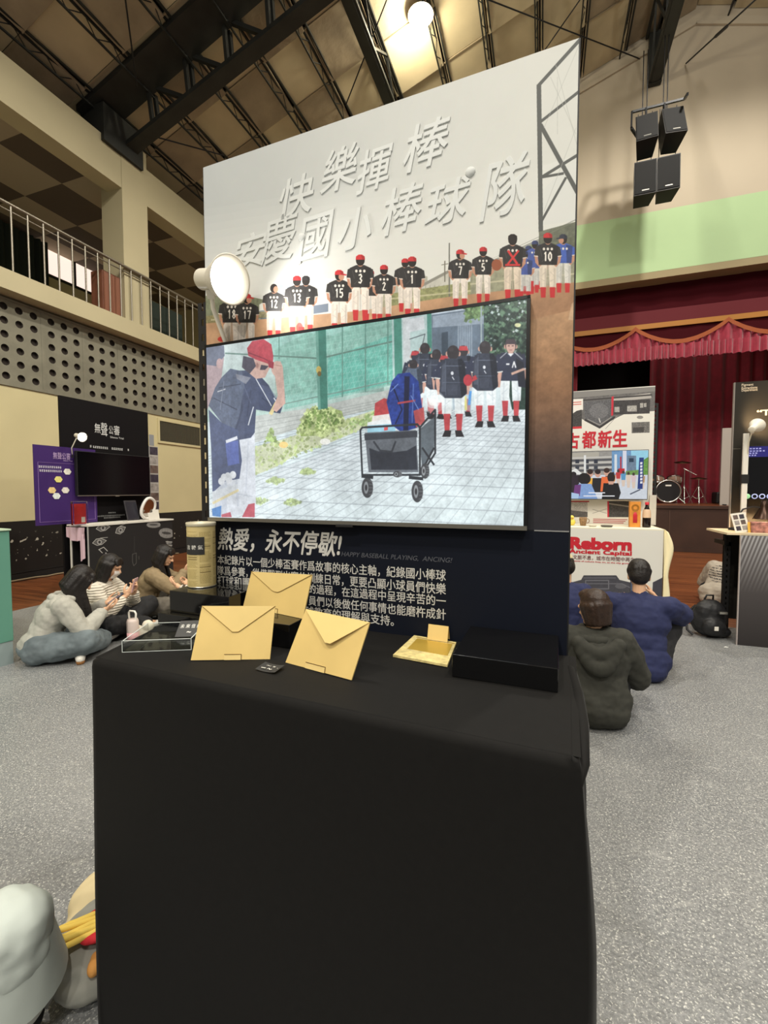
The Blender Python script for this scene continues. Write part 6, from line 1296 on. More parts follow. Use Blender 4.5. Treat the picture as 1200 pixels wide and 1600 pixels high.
# ------------------------------------------------------------------ people
skinm = mat('skin', srgb(222, 176, 142), .55, spec=.35); lipm = mat('lips', srgb(186, 104, 96), .5); eyem = mat('eye_dark', srgb(46, 34, 30), .4)
hairm = mat('black_hair', srgb(26, 21, 19), .5, noise=(40, .3), bump=(90, .5, .006)); hairb = mat('dark_brown_hair', srgb(52, 36, 27), .45, noise=(40, .3), bump=(90, .5, .006))
_tex = bpy.data.textures.new('cloth_folds', 'CLOUDS'); _tex.noise_scale = .11; _tex.noise_depth = 2
_tex2 = bpy.data.textures.new('soft_folds', 'CLOUDS'); _tex2.noise_scale = .05; _tex2.noise_depth = 1
def skin_mesh(mb, name, mats, parent, voxel=.008, smooth=4, disp=0, tex=None, pick=None):
    me = mb.mesh('tmp'); o = bpy.data.objects.new('tmp', me); COL.objects.link(o)
    r = o.modifiers.new('r', 'REMESH'); r.mode = 'VOXEL'; r.voxel_size = voxel
    s = o.modifiers.new('s', 'SMOOTH'); s.factor = .5; s.iterations = smooth
    if disp:
        d = o.modifiers.new('d', 'DISPLACE'); d.texture = tex or _tex; d.strength = disp; d.mid_level = .5; d.texture_coords = 'LOCAL'
        s2 = o.modifiers.new('s2', 'SMOOTH'); s2.factor = .5; s2.iterations = 1
    dg = bpy.context.evaluated_depsgraph_get(); dg.update()
    out = bpy.data.meshes.new_from_object(o.evaluated_get(dg)); bpy.data.objects.remove(o); bpy.data.meshes.remove(me)
    out.name = name; out.materials.clear()
    for m in (mats if isinstance(mats, (list, tuple)) else [mats]): out.materials.append(m)
    n = len(out.polygons); out.polygons.foreach_set('use_smooth', [True]*n)
    idx = [0]*n
    if pick:
        c = np.empty(n*3, np.float32); out.polygons.foreach_get('center', c); idx = pick(c.reshape(-1, 3)).astype(int).tolist()
    out.polygons.foreach_set('material_index', idx); out.update()
    return link(name, out, parent)
V = Vector
def ik(a, b, l1, l2, pole):
    a, b, pole = V(a), V(b), V(pole); d = b-a; L = min(d.length, (l1+l2)*.995); d.normalize(); b = a+d*L
    x = (l1*l1-l2*l2+L*L)/(2*L); h = math.sqrt(max(0, l1*l1-x*x)); p = pole-d*pole.dot(d); p.normalize()
    return a+d*x+p*h, b
def hand(mb, w, d, n, side, curl=.9, spread=.12, s=1.0):
    """w wrist, d finger direction, n palm normal (side the fingers close to), side +1/-1 puts the thumb."""
    w = V(w); d = V(d).normalized(); n = V(n); n = (n-d*n.dot(d)).normalized(); x = d.cross(n).normalized()*side
    m = Matrix((x, d, n)).transposed()
    mb.ell(w+d*.048*s, (.040*s, .052*s, .016*s), m, 14); mb.cap(w-d*.02, .024*s, w+d*.02*s, .026*s, 12)
    for k, (L, r) in enumerate([(.072, .0088), (.080, .0092), (.074, .0088), (.058, .0078)]):
        b = w+d*.088*s+x*(.029-.0195*k)*s; a = 0; p = b-d*.02*s; q = b; pts = [p, q]; dd = (d+x*spread*(1.2-k*.8)).normalized()
        for j, f in enumerate((.45, .31, .24)):
            a += curl*(.55+.25*j); q = q+(dd*math.cos(a)+n*math.sin(a))*L*f*s; pts.append(q)
        mb.chain(pts, [r*1.1*s, r*s, r*.95*s, r*.88*s, r*.75*s], 9)
    t0 = w+d*.022*s+x*.030*s; t1 = t0+(d*.7+x*.75+n*.35).normalized()*.040*s; t2 = t1+(d*.9+x*.15+n*.5*curl).normalized()*.032*s; t3 = t2+(d*.9-x*.15+n*.5*curl).normalized()*.024*s
    mb.chain([t0, t1, t2, t3], [.014*s, .011*s, .0098*s, .008*s], 9)
def person(label, loc, rz, S, group=None):
    """S: pose and clothes. Joints in the person's own frame (x right, y ahead, z up), metres."""
    g = S.get; root = thing('person', label, 'person', loc, R(rz), group)
    pel, che, nek, hc = [V(g(k, d)) for k, d in (('pel', (0, 0, .12)), ('che', (0, .05, .37)), ('nek', (0, .11, .535)), ('head', (0, .17, .70)))]
    sw = g('sw', .165); up = (nek-che).normalized(); lat = V(g('lat', (1, 0, 0))); fwd = up.cross(lat)*-1; fwd = lat.cross(up)*-1 if False else up.cross(lat)
    if fwd.y < 0 and abs(fwd.y) > .3: fwd = -fwd
    sh = {s: che+up*.115+lat*s*sw for s in (1, -1)}
    hip = {s: pel+V((s*.09, 0, 0)) for s in (1, -1)}
    R3 = lambda z, x: Matrix((x, z.cross(x).normalized(), z)).transposed()
    wr, el = {}, {}
    for s, k in ((1, 'R'), (-1, 'L')):
        e, w = ik(sh[s], g('wr'+k), g('ua', .27), g('fa', .245), g('pole'+k, (s*.8, -.1, -1))); el[s], wr[s] = e, w
    kn = {1: V(g('knR', (.30, .30, .17))), -1: V(g('knL', (-.30, .38, .22)))}
    an = {1: V(g('anR', (-.06, .47, .075))), -1: V(g('anL', (.17, .27, .075)))}
    to = {1: V(g('toR', (-.17, .50, .05))), -1: V(g('toL', (.29, .26, .055)))}
    hy, hp, hr = g('hyaw', 0), g('hpitch', -30), g('hroll', 0)
    HM = Matrix.Rotation(R(hy), 3, 'Z')@Matrix.Rotation(R(hp), 3, 'X')@Matrix.Rotation(R(hr), 3, 'Y')
    hd = lambda x, y, z: hc+HM@V((x, y, z))
    sp = (che-pel).normalized()
    def torso(mb, i=0, wid=1.0):
        mb.ell(pel+V((0, .0, .02)), (.155*wid+i, .115+i, .11+i), None, 18); mb.ell((pel+che)/2, (.128*wid+i, .100+i, .15+i), R3(sp, lat), 18)
        mb.ell(che, (.150*wid+i, .108+i, .155+i), R3(up, lat), 18); mb.cap(sh[1], .052+i, sh[-1], .052+i, 14); mb.cap(che+up*.05, .09+i, nek-up*.02, .055+i*.4, 14)
    body = MB(); torso(body)
    body.cap(nek-up*.04, .052, hd(0, -.015, -.05), .046)
    body.ell(hd(0, -.012, .03), (.073, .092, .086), HM, 20); body.ell(hd(0, .02, -.03), (.058, .070, .082), HM, 18); body.ell(hd(0, .052, -.088), (.034, .034, .024), HM)
    body.ell(hd(0, .075, .012), (.05, .02, .02), HM); body.cap(hd(0, .086, -.004), .008, hd(0, .104, -.034), .0125, 10); body.ell(hd(.012, .094, -.036), .008, None, 8); body.ell(hd(-.012, .094, -.036), .008, None, 8)
    body.ell(hd(0, .083, -.064), (.024, .011, .009), HM, 12)
    for s in (1, -1):
        body.ell(hd(s*.073, -.006, -.022), (.010, .020, .031), HM, 12)
        body.chain([sh[s], el[s], wr[s]], [.046, .037, .025]); k = 'R' if s > 0 else 'L'
        d = (wr[s]-el[s]).normalized(); hdir = V(g('hd'+k, d)); hn = V(g('hn'+k, (-s*.5, -.2, .8)))
        hand(body, wr[s], hdir, hn, -s if g('flip') else s, g('curl', .75))
        body.chain([hip[s], kn[s], an[s]], [.082, .054, .036]); body.chain([an[s], (an[s]+to[s])/2, to[s]], [.036, .036, .028])
    E = [np.array(hd(s*.031, .087, .0)) for s in (1, -1)]; Lp = np.array(hd(0, .092, -.064)); ex_ = np.array(HM@V((1, 0, 0))); ez_ = np.array(HM@V((0, 0, 1)))
    def pick(c):
        o = np.zeros(len(c))
        for e in E: q = c-e; o[((q@ex_)/.013)**2+((q@ez_)/.0065)**2+(np.linalg.norm(q, axis=1)/.035)**2 < 1] = 2
        q = c-Lp; o[((q@ex_)/.022)**2+((q@ez_)/.009)**2 < 1-(np.linalg.norm(q, axis=1)/.04)**2] = 1
        return o
    skin_mesh(body, 'body', [g('skin', skinm), lipm, eyem], root, .0058, 3, 0, None, pick)
    # clothes
    sl = g('sleeve', 1.0); top = MB(); i = g('loose', .02); torso(top, i, g('wide', 1.0))
    for s in (1, -1):
        if sl >= 1.5: top.chain([sh[s], el[s], el[s]+(wr[s]-el[s])*(sl-1)], [.056+i, .048+i, .036+i*.7])
        else: top.chain([sh[s], sh[s]+(el[s]-sh[s])*sl], [.058+i, .052+i*1.2])
    if g('hem'): top.ell(pel+V((0, -.01, -.03)), (.165+i, .125+i, .085+i), None, 18)
    if g('collar'): top.tube([nek+R3(up, lat)@V((.062*math.cos(t), .058*math.sin(t), -.012+.012*math.sin(t))) for t in np.linspace(0, 2*math.pi, 20)[:-1]], .016, 8, 0, True, True)
    tops = skin_mesh(top, g('topname', 'shirt'), g('topmat'), root, g('tvox', .0085), g('tsm', 5), g('tdisp', .03), g('ttex', _tex))
    if g('cuff'):
        for s in (1, -1):
            c = el[s]+(wr[s]-el[s])*(sl-1); d = (wr[s]-el[s]).normalized(); MB().tube([c-d*.03, c-d*.015, c+d*.02, c+d*.03], [.030+i*.55, .037+i*.6, .036+i*.6, .030+i*.5], 16).build('cuff', g('topmat'), tops)
    if g('hood'):
        h = MB(); B = nek-up*.03+fwd*-.075
        F3 = R3(up, lat)
        for t in np.linspace(-1, 1, 13):
            a = t*math.pi*.80; h.ell(nek+F3@V((.088*math.sin(a), -.005-.085*math.cos(a), -.012-.035*math.cos(a))), (.034, .036, .038), None, 10)
        o_ = i-g('hooddown', 0)
        for t in np.linspace(-1, 1, 9):
            h.ell(nek+F3@V((.115*t, -.108-o_*.75-.012*(1-t*t), -.055-.055*(1-t*t)-g('hooddown', 0)*.3)), (.045, .040, .05), None, 10); h.ell(nek+F3@V((.10*t, -.112-o_*.8-.014*(1-t*t), -.10-.10*(1-t*t))), (.042, .036, .05), None, 10)
        skin_mesh(h, 'hood', g('topmat'), tops, .0085, 6, .012)
    pm = MB(); j = g('ploose', .018); pm.ell(pel+V((0, 0, -.01)), (.165+j*.6, .125+j*.6, .10), None, 18)
    for s in (1, -1):
        e = an[s]+(kn[s]-an[s])*g('pcut', .12); pm.chain([hip[s], kn[s], e], [.088+j, .060+j, .046+j*g('flare', 1.0)])
    skin_mesh(pm, 'trousers', g('pmat'), root, .0095, 5, g('pdisp', .035))
    if g('hemtube'):
        t0, t1, r0, r1 = g('hemtube'); a_, k_ = an[1], kn[1]; MB().tube([a_+(k_-a_)*float(t) for t in np.linspace(t0, t1, 5)], [r0+(r1-r0)*q*.25 for q in range(5)], 28, 0, False).build('trouser_hem', g('pmat'), root)
    for s in (1, -1):
        f = MB(); d = (to[s]-an[s]).normalized(); ft = V((0, 0, -.015))
        f.cap(an[s]+ft-d*.02, .043, an[s]+ft+d*.05, .043); f.cap(an[s]+ft+d*.05, .043, to[s]+ft*.4+d*.03, .036); f.cap(an[s], .042, an[s]+(kn[s]-an[s]).normalized()*.05, .040)
        so = skin_mesh(f, 'shoe', g('shmat', M['white']), root, .008, 4)
        lo = MB(); lo.cap(an[s]+V((0, 0, -.047))-d*.02, .038, to[s]+V((0, 0, -.03))+d*.03, .032); lo.build('sole', g('solmat', M['black']), so)
    # hair
    hm = g('hairmat', hairm); h = MB(); hs = g('hair', 'long')
    def hcap(k=1.0, yb=0.): h.ell(hd(0, -.022+yb, .040), (.083*k, .096*k, .088*k), HM, 20)
    hcap()
    h.ell(hd(0, -.045, -.01), (.078, .072, .085), HM, 16)
    if hs in ('long', 'bob'):
        zl = -.16 if hs == 'bob' else -.20
        for t in np.linspace(-1, 1, 11):
            a = t*math.pi*.66; x, y = .076*math.sin(a), -.015-.082*math.cos(a)
            h.cap(hd(x, y, .03), .026, hd(x*1.05, y*1.0, -.10 if hs == 'long' else zl*.85), .024)
            if g('veil') and abs(abs(t)-1) < .01:
                for yy in (.025, .055): h.cap(hd(.076*(1 if t > 0 else -1), yy, .02), .022, hd(.070*(1 if t > 0 else -1), yy, -.06), .022); h.cap(hd(.070*(1 if t > 0 else -1), yy, -.06), .022, hd(.070*(1 if t > 0 else -1), yy, -.06)+V(g('fall', (0, .03, -.30))), .016)
            if hs == 'long':
                q = hd(x*1.0, y, -.10); dn = V(g('fall', (0, .03, -.30)))
                if abs(t) > .28 or True: h.cap(q, .024, q+dn*(1.0 if abs(t) > .5 else .8), .016)
        for t in np.linspace(-1, 1, 5): h.cap(hd(t*.05, .050, .088-.01*abs(t)), .022, hd(t*.062, .080, .040), .012)
    elif hs == 'short':
        for t in np.linspace(-1, 1, 9): a = t*math.pi*.62; h.cap(hd(.070*math.sin(a), -.02-.082*math.cos(a), .03), .022, hd(.062*math.sin(a), -.02-.068*math.cos(a), -.045), .012)
        h.ell(hd(0, .03, .098), (.062, .055, .032), HM)
    elif hs == 'cropbob':
        for t in np.linspace(-1, 1, 11): a = t*math.pi*.62; h.cap(hd(.076*math.sin(a), -.018-.084*math.cos(a), .02), .026, hd(.066*math.sin(a), -.02-.066*math.cos(a), -.095), .018)
        h.ell(hd(0, .028, .088), (.062, .052, .036), HM)
    skin_mesh(h, 'hair', hm, root, .0068, g('hsm', 7), .006, _tex2)
    if g('mask'):
        mm = MB()
        def mk(u, v):
            a = (u-.5)*2.1; zz = -.015-v*.088; yy = (.109 if .15 < v < .55 else .100)*1.0
            return tuple(hd(math.sin(a)*.073, .022+(yy-.022)*math.cos(a*.85)-.018*v*v, zz))
        mm.grid(mk, 14, 8); mm.build('face_mask', mat('white_mask', srgb(232, 226, 220), .7), root)
    if g('cap'):
        cm = MB(); cm.ell(hd(0, -.016, .058), (.090, .104, .084), HM, 22); skin_mesh(cm, 'cap', g('cap'), root, .008, 3)
        b = MB(); b.grid(lambda u, v: tuple(hd((u-.5)*.13*(1-.25*v), .06+v*.075, .052-.02*v-.03*(u-.5)**2*4*.3)), 8, 4); b.build('cap_peak', g('cap'), root)
    root['_wr'] = 0
    del root['_wr']
    return root, wr, hd
def phone(label, root, p, up=(0, -.5, .8), face=(0, -1, -.2), col=None):
    m_ = root.matrix_basis if False else Matrix.Translation(root.location)@Matrix.Rotation(root.rotation_euler.z, 4, 'Z')
    t = thing('phone', label, 'phone', m_@V(p), root.rotation_euler.z)
    z = V(up).normalized(); y = -V(face); y = (y-z*y.dot(z)).normalized(); x = y.cross(z)
    q = Matrix((x, y, z)).transposed().to_4x4()
    MB().bbox((-.036, -.004, -.075), (.036, .004, .075), .003, 0, q).build('case', col or mat('dark_phone_case', srgb(40, 38, 42), .35), t)
    MB().box((-.033, -.0048, -.071), (.033, -.004, .071), 0, q).build('phone_screen', mat('phone_glass', srgb(24, 26, 34), .1, emit=.25, ecol=srgb(150, 160, 180)), t)
    return t
grey = mat('grey_hoodie_fleece', srgb(172, 170, 160), .9, noise=(60, .06)); jean = mat('faded_blue_denim', srgb(104, 114, 118), .85, noise=(7, .28)); blk = mat('black_trousers', srgb(34, 34, 36), .85, noise=(20, .2))
whk = mat('white_ribbed_knit', srgb(222, 214, 198), .9); khaki = mat('khaki_jacket', srgb(140, 122, 92), .8, noise=(20, .1)); gtr = mat('grey_trousers', srgb(112, 106, 96), .85, noise=(14, .12))
hood_ = mat('dark_green_grey_hoodie', srgb(54, 54, 48), .9, noise=(40, .1)); navy = mat('navy_tshirt', srgb(36, 42, 78), .85, noise=(30, .08)); gum = mat('gum_sole', srgb(150, 104, 58), .7)
# ribs on the white knit
nt = whk.node_tree; wv_ = nt.nodes.new('ShaderNodeTexWave'); wv_.inputs['Scale'].default_value = 13; wv_.bands_direction = 'Z'; wv_.inputs['Distortion'].default_value = 1.5; tcn = nt.nodes.new('ShaderNodeTexCoord'); bpn = nt.nodes.new('ShaderNodeBump'); bpn.inputs['Strength'].default_value = .8; bpn.inputs['Distance'].default_value = .012
nt.links.new(tcn.outputs['Object'], wv_.inputs['Vector']); nt.links.new(wv_.outputs['Fac'], bpn.inputs['Height']); nt.links.new(bpn.outputs['Normal'], nt.nodes['Principled BSDF'].inputs['Normal'])
def fl(px, py): q = onz(px, py, 0); return (q[0], q[1], 0)
G = 'people sitting on the floor'
g1, w1, _ = person('person in a grey hoodie and faded jeans sitting cross-legged at the left, reading a phone', fl(62, 1032), -30,
    dict(che=(0, .11, .37), nek=(0, .20, .525), head=(0, .31, .66), hpitch=-38, wrR=(.10, .46, .37), wrL=(-.06, .50, .40), poleR=(.6, -.3, -1), hdR=(-.2, .9, .3), hdL=(.2, .9, .3), topname='hoodie', topmat=grey, sleeve=1.85, loose=.03, cuff=True, hood=True, hooddown=.09,
         pmat=jean, ploose=.045, shmat=M['white'], solmat=gum, hair='long', fall=(0, .07, -.31), veil=True, hnR=(-.4, -.1, .9), hnL=(.4, -.1, .9)), G)
phone('dark phone held by the person in the grey hoodie', g1, (0.0, .575, .445), (0, .75, .5), (0, -.55, .8))
g2, w2, _ = person('person wearing a white face mask, white ribbed top and black trousers, sitting with a phone', fl(152, 990), -66,
    dict(che=(0, .05, .36), nek=(0, .10, .525), head=(0, .15, .69), hpitch=-20, hyaw=6, wrR=(.10, .33, .40), wrL=(-.02, .36, .42), hdR=(-.5, .5, .7), hdL=(.3, .5, .8), topname='knit_top', topmat=whk, sleeve=1.75, loose=.028, collar=True, hem=True, pmat=blk, ploose=.035,
         shmat=M['white'], hair='bob', mask=True, hnR=(-.6, -.5, .4), hnL=(.6, -.5, .4)), G)
phone('pale pink phone held up by the person wearing a white face mask', g2, (.035, .395, .50), (0, .25, .95), (0, -1, .2), mat('pink_phone_case', srgb(206, 168, 168), .4))
g3, w3, _ = person('person with long black hair in a khaki jacket sitting near the black exhibition table', fl(222, 962), -52,
    dict(che=(0, .10, .38), nek=(0, .18, .545), head=(0, .255, .695), hpitch=-22, hyaw=-10, wrR=(.07, .47, .50), wrL=(-.06, .50, .50), poleR=(.8, -.2, -1), hdR=(-.1, .8, .5), hdL=(.2, .8, .5), topname='jacket', topmat=khaki, sleeve=1.9, loose=.032, cuff=True, collar=True, hem=True, pmat=gtr, ploose=.035,
         shmat=M['white'], hair='long', fall=(0, .07, -.27), hnR=(-.6, -.4, .6), hnL=(.6, -.4, .6)), G)
phone('phone held by the person in the khaki jacket', g3, (.0, .585, .585), (0, .55, .75), (0, -.8, .5))
strp = mat('striped_sleeve', srgb(206, 198, 182), .9); nt = strp.node_tree; w_n = nt.nodes.new('ShaderNodeTexWave'); w_n.inputs['Scale'].default_value = 5; w_n.bands_direction = 'Y'; t_n = nt.nodes.new('ShaderNodeTexCoord'); r_n = nt.nodes.new('ShaderNodeValToRGB'); r_n.color_ramp.interpolation = 'CONSTANT'
r_n.color_ramp.elements[0].color = (*srgb(70, 58, 50), 1); r_n.color_ramp.elements[1].position = .45; r_n.color_ramp.elements[1].color = (*srgb(206, 198, 182), 1)
nt.links.new(t_n.outputs['Object'], w_n.inputs['Vector']); nt.links.new(w_n.outputs['Fac'], r_n.inputs['Fac']); nt.links.new(r_n.outputs['Color'], nt.nodes['Principled BSDF'].inputs['Base Color'])
g4, w4, _ = person('person in a striped long sleeve reaching out beside the newspaper print can', fl(352, 968), 118,
    dict(che=(0, .05, .40), nek=(0, .09, .56), head=(0, .14, .72), wrR=(.13, .40, .40), wrL=(-.12, .46, .42), poleR=(.9, 0, -.6), topname='striped_top', topmat=strp, sleeve=1.6, loose=.03, hem=True, pmat=mat('pale_blue_trousers', srgb(150, 164, 172), .85), hair='bob'), G)
r1, _, _ = person('person in a dark hoodie with short brown hair, seen from behind, nearest beside the table', (.335, 3.03, 0), 6,
    dict(che=(0, .05, .37), nek=(0, .08, .535), head=(.0, .10, .69), hyaw=38, hpitch=-12, wrR=(.12, .34, .22), wrL=(-.12, .34, .22), poleR=(.8, -.2, -.8), poleL=(-.8, -.2, -.8), sw=.165, topname='hoodie', topmat=hood_, sleeve=1.85, loose=.045, wide=1.14, hood=True, hem=True, cuff=True, tdisp=.035,
         pmat=blk, hair='cropbob', hairmat=hairb, knR=(.26, .36, .30), knL=(-.26, .36, .30), anR=(.1, .5, .08), anL=(-.1, .5, .08), toR=(.14, .64, .05), toL=(-.14, .64, .05)), G)
r2, w5, hd5 = person('person in a navy t-shirt with short black hair, back turned and elbow raised', (.735, 3.86, 0), -4,
    dict(che=(0, .07, .43), nek=(0, .12, .62), head=(.0, .165, .775), hpitch=-22, sw=.20, wrR=(.13, .33, .57), poleR=(1, .35, -.75), wrL=(-.14, .36, .45), ua=.30, fa=.25, hdR=(-.4, .3, .8), hnR=(-.8, .2, .2), topname='tshirt', topmat=navy, sleeve=.80, loose=.036, wide=1.22, hem=True, collar=True, tdisp=.03,
         pmat=blk, hair='short', knR=(.27, .36, .40), knL=(-.24, .38, .40), anR=(.16, .50, .08), anL=(-.14, .52, .08), toR=(.20, .66, .05), toL=(-.18, .66, .05), ploose=.03), G)
phone('dark phone held close to the face by the person in the navy t-shirt', r2, (.0, .395, .66), (0, .1, 1), (0, -1, .1))
beige = mat('beige_cap_cloth', srgb(206, 190, 150), .85)
r3, _, _ = person('person in a beige cap and navy top sitting behind the dark hoodie', (.245, 4.35, 0), 14,
    dict(head=(0, .16, .73), nek=(0, .11, .565), che=(0, .05, .40), wrR=(.12, .35, .3), wrL=(-.12, .35, .3), topname='tshirt', topmat=navy, sleeve=.85, loose=.03, hem=True, wide=1.1, pmat=blk, hair='short', cap=beige, hyaw=20), G)
# light grey t-shirt with an oval print on its back
tee = mat('pale_grey_tshirt', srgb(176, 166, 152), .9); nt = tee.node_tree; N = nt.nodes.new; Lk = nt.links.new
tc = N('ShaderNodeTexCoord'); sp_ = N('ShaderNodeSeparateXYZ'); Lk(tc.outputs['Object'], sp_.inputs[0])
def mth(op, a, b=None):
    n = N('ShaderNodeMath'); n.operation = op
    for k, v in enumerate((a, b)):
        if v is None: continue
        if isinstance(v, (int, float)): n.inputs[k].default_value = v
        else: Lk(v, n.inputs[k])
    return n.outputs[0]
ox = mth('DIVIDE', mth('SUBTRACT', sp_.outputs['X'], -.02), .15); oz = mth('DIVIDE', mth('SUBTRACT', sp_.outputs['Z'], .40), .10)
ins = mth('LESS_THAN', mth('ADD', mth('MULTIPLY', ox, ox), mth('MULTIPLY', oz, oz)), 1.0); back = mth('LESS_THAN', sp_.outputs['Y'], .22)
stp = mth('GREATER_THAN', mth('SINE', mth('MULTIPLY', sp_.outputs['Z'], 210)), .0); nz_ = N('ShaderNodeTexNoise'); nz_.inputs['Scale'].default_value = 60; Lk(tc.outputs['Object'], nz_.inputs['Vector'])
msk = mth('MULTIPLY', mth('MULTIPLY', ins, back), mth('MULTIPLY', stp, mth('GREATER_THAN', nz_.outputs['Fac'], .45)))
mx = N('ShaderNodeMixRGB'); mx.inputs['Color1'].default_value = (*srgb(176, 166, 152), 1); mx.inputs['Color2'].default_value = (*srgb(70, 66, 66), 1); Lk(msk, mx.inputs['Fac']); Lk(mx.outputs['Color'], nt.nodes['Principled BSDF'].inputs['Base Color'])
r4, _, _ = person('person in a pale grey t-shirt with an oval back print, crouching forward', (2.12, 6.62, 0), -42,
    dict(che=(0, .20, .36), nek=(0, .36, .475), head=(0, .47, .555), hpitch=-55, wrR=(.15, .52, .16), wrL=(-.15, .52, .16), sw=.19, topname='tshirt', topmat=tee, sleeve=.9, loose=.045, wide=1.2, hem=True, pmat=blk, hair='short', knR=(.30, .34, .18), knL=(-.30, .36, .18)), G)
# person close by at the lower left: pale wide trousers, one knee up
pale = mat('pale_wide_trousers', srgb(186, 194, 188), .85, noise=(12, .04))
ft = onz(28, 1592, .07); kq = onz(12, 1450, .38)
r5, _, _ = person('person in pale wide trousers with one knee raised, cut off by the lower left corner', (-1.72, .36, 0), 0,
    dict(pel=(0, 0, .12), che=(-.05, -.06, .40), nek=(-.05, -.08, .58), head=(-.04, -.05, .75), wrR=(.12, .25, .22), wrL=(-.3, .25, .2), topname='sweater', topmat=mat('cream_sweater', srgb(210, 204, 188), .9), sleeve=1.85, loose=.03, hem=True, pmat=pale, ploose=.032, pcut=.66, flare=1.5, hemtube=(.86, .36, .090, .113), pdisp=.03, shmat=mat('white_shoe', srgb(220, 222, 214), .6),
         knR=(kq[0]+1.72, kq[1]-.36, .38), anR=(ft[0]+1.72, ft[1]-.36, .09), toR=(ft[0]+1.72-.02, ft[1]-.36-.13, .05), knL=(-.30, .30, .18), anL=(-.02, .34, .08), toL=(.08, .36, .05), hair='bob', hpitch=-15))
# ------------------------------------------------------------------ things on the floor
bm_ = MB(); bm_.ell((0, 0, .17), (.17, .11, .17)).ell((0, -.02, .25), (.14, .10, .13)).ell((.0, -.11, .12), (.11, .05, .09)).ell((.05, -.02, .06), (.15, .10, .06))
skin_mesh(bm_, 'bag_body', bkm, bp, .009, 5, .02)
bm_ = MB().tube([(-.10, .03, .30), (-.18, .06, .2), (-.20, -.02, .06), (-.16, -.05, .02)], .012, 8); bm_.build('strap', bkm, bp)
MB().tube([(-.03, .02, .36), (-.02, .0, .41), (.04, .0, .41), (.05, .02, .36)], .009, 8).build('top_handle', bkm, bp)
MB().box((-.03, -.165, .10), (.005, -.158, .14)).build('white_tag', M['white'], bp); MB().box((.02, -.150, .26), (.09, -.128, .28)).build('reflective_strip', M['chrome'], bp)
pt = fl(208, 1003); a = thing('drink_tumbler', 'pink and clear tumbler with a white loop handle on the floor between the people', 'tumbler', pt)
MB().lathe([(.001, 0), (.05, 0), (.052, .10), (.001, .10)], 24).build('pink_base', mat('pink_plastic', srgb(222, 170, 172), .5), a); MB().lathe([(.052, .10), (.053, .20), (.045, .225), (.001, .225)], 24).build('upper_body', mat('milky_plastic', srgb(206, 190, 182), .4), a)
MB().tube([(-.04, 0, .22), (-.045, 0, .28), (-.03, 0, .30), (.03, 0, .30), (.045, 0, .28), (.04, 0, .22)], .009, 8).build('loop_handle', M['white'], a)
a = thing('plush_charm', 'small white plush lying beside the pink tumbler', 'plush', fl(226, 1000)); bm_ = MB().ell((0, 0, .07), (.09, .06, .07)).ell((.05, 0, .15), (.06, .05, .055)).ell((-.06, -.02, .12), (.04, .03, .03)); skin_mesh(bm_, 'plush_body', mat('white_plush', srgb(214, 206, 188), .95), a, .008, 4, .01, _tex2)
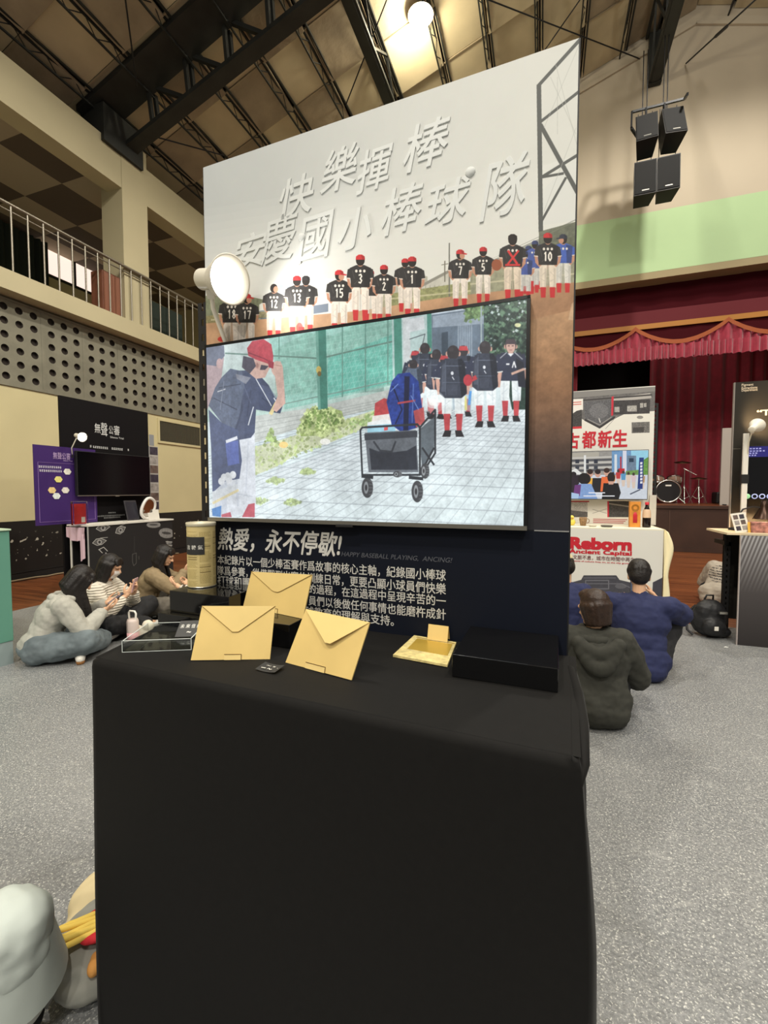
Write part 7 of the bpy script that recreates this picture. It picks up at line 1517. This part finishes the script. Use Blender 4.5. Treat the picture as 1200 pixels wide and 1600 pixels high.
# shoulder bag with toy fries beside the table
bag = thing('shoulder_bag', 'grey and cream shoulder bag lying on the floor against the black cloth', 'bag', (-1.285, .905, 0), R(42))
bgm = mat('grey_canvas', srgb(146, 146, 138), .9, noise=(9, .14)); crb = mat('cream_canvas', srgb(206, 190, 150), .9, noise=(8, .10))
b_ = MB().ell((.02, -.02, .085), (.10, .13, .085)).ell((.025, -.09, .06), (.09, .08, .06)); skin_mesh(b_, 'bag_body', bgm, bag, .007, 5, .03)
b_ = MB().ell((.0, .155, .09), (.075, .10, .055), Matrix.Rotation(R(-25), 3, 'Z')).ell((-.05, .06, .06), (.035, .11, .05)); skin_mesh(b_, 'cream_flap', crb, bag, .007, 5, .02)
MB().tube([(-.045, .195, .116), (.0, .185, .140), (.05, .155, .135)], .004, 6).tube([(-.06, .15, .112), (-.015, .14, .146), (.035, .115, .142)], .003, 6).build('piping', mat('brown_piping', srgb(120, 104, 72), .8), bag)
MB().tube([(-.07, .03, .12), (-.11, -.03, .09), (-.12, -.09, .05), (-.07, -.13, .05), (-.03, -.10, .11)], .009, 8).build('strap', bgm, bag)
MB().box((.035, .105, .140), (.060, .116, .150)).build('zip_pull', M['chrome'], bag)
MB().tube([(-.035, -.10, .125), (-.015, -.06, .152), (.0, -.02, .168)], .003, 6).build('seam', mat('cream_seam', srgb(206, 190, 140), .7), bag)
fr_ = thing('toy_fries', 'small soft toy of yellow fries in a red packet on the grey bag', 'toy', Vector((-1.235, .850, .168)), R(48))
rm_ = mat('red_felt', srgb(188, 34, 44), .8)
b_ = MB().ell((.05, .035, .012), (.045, .022, .015)).ell((.05, -.035, .010), (.05, .022, .014)).ell((.075, 0, .012), (.03, .045, .016)); skin_mesh(b_, 'red_packet', rm_, fr_, .005, 3)
yf = mat('yellow_felt', srgb(228, 196, 92), .8)
for k in range(7): MB().cap((.05-.004*k, -.028+.0095*k, .018+.006*(k % 3)), .0085, (-.055-.008*(k % 3)+.004*k, -.040+.0125*k, .016+.007*((k*2) % 3)), .008, 10).build('fry', yf, fr_)
oc = thing('orange_charm', 'orange soft charm hanging at the right side of the grey bag', 'charm', Vector((-1.158, .832, .09)), R(40)); b_ = MB().ell((0, 0, .03), (.018, .026, .020)).ell((.0, .022, .035), (.016, .016, .016)); skin_mesh(b_, 'charm_body', mat('orange_felt', srgb(222, 158, 84), .85), oc, .005, 3)
tag(MB().box((-.06, -.012, 0), (.06, .012, .0015)).build('tape_strip', mat('white_tape', srgb(214, 212, 204), .6)), 'short white tape strip on the edge of the grey floor sheet', 'tape').location = (1.60, 5.56, .0)
tag(MB().prism([(-.02, -.012, 0), (.02, -.008, 0), (.004, .016, 0)], (0, 0, .002)).build('paper_scrap', mat('paper_scrap', srgb(232, 232, 226), .6)), 'tiny white paper scrap lying on the grey floor left of the striped counter', 'paper').location = tuple(onz(1134, 1011, .0005))
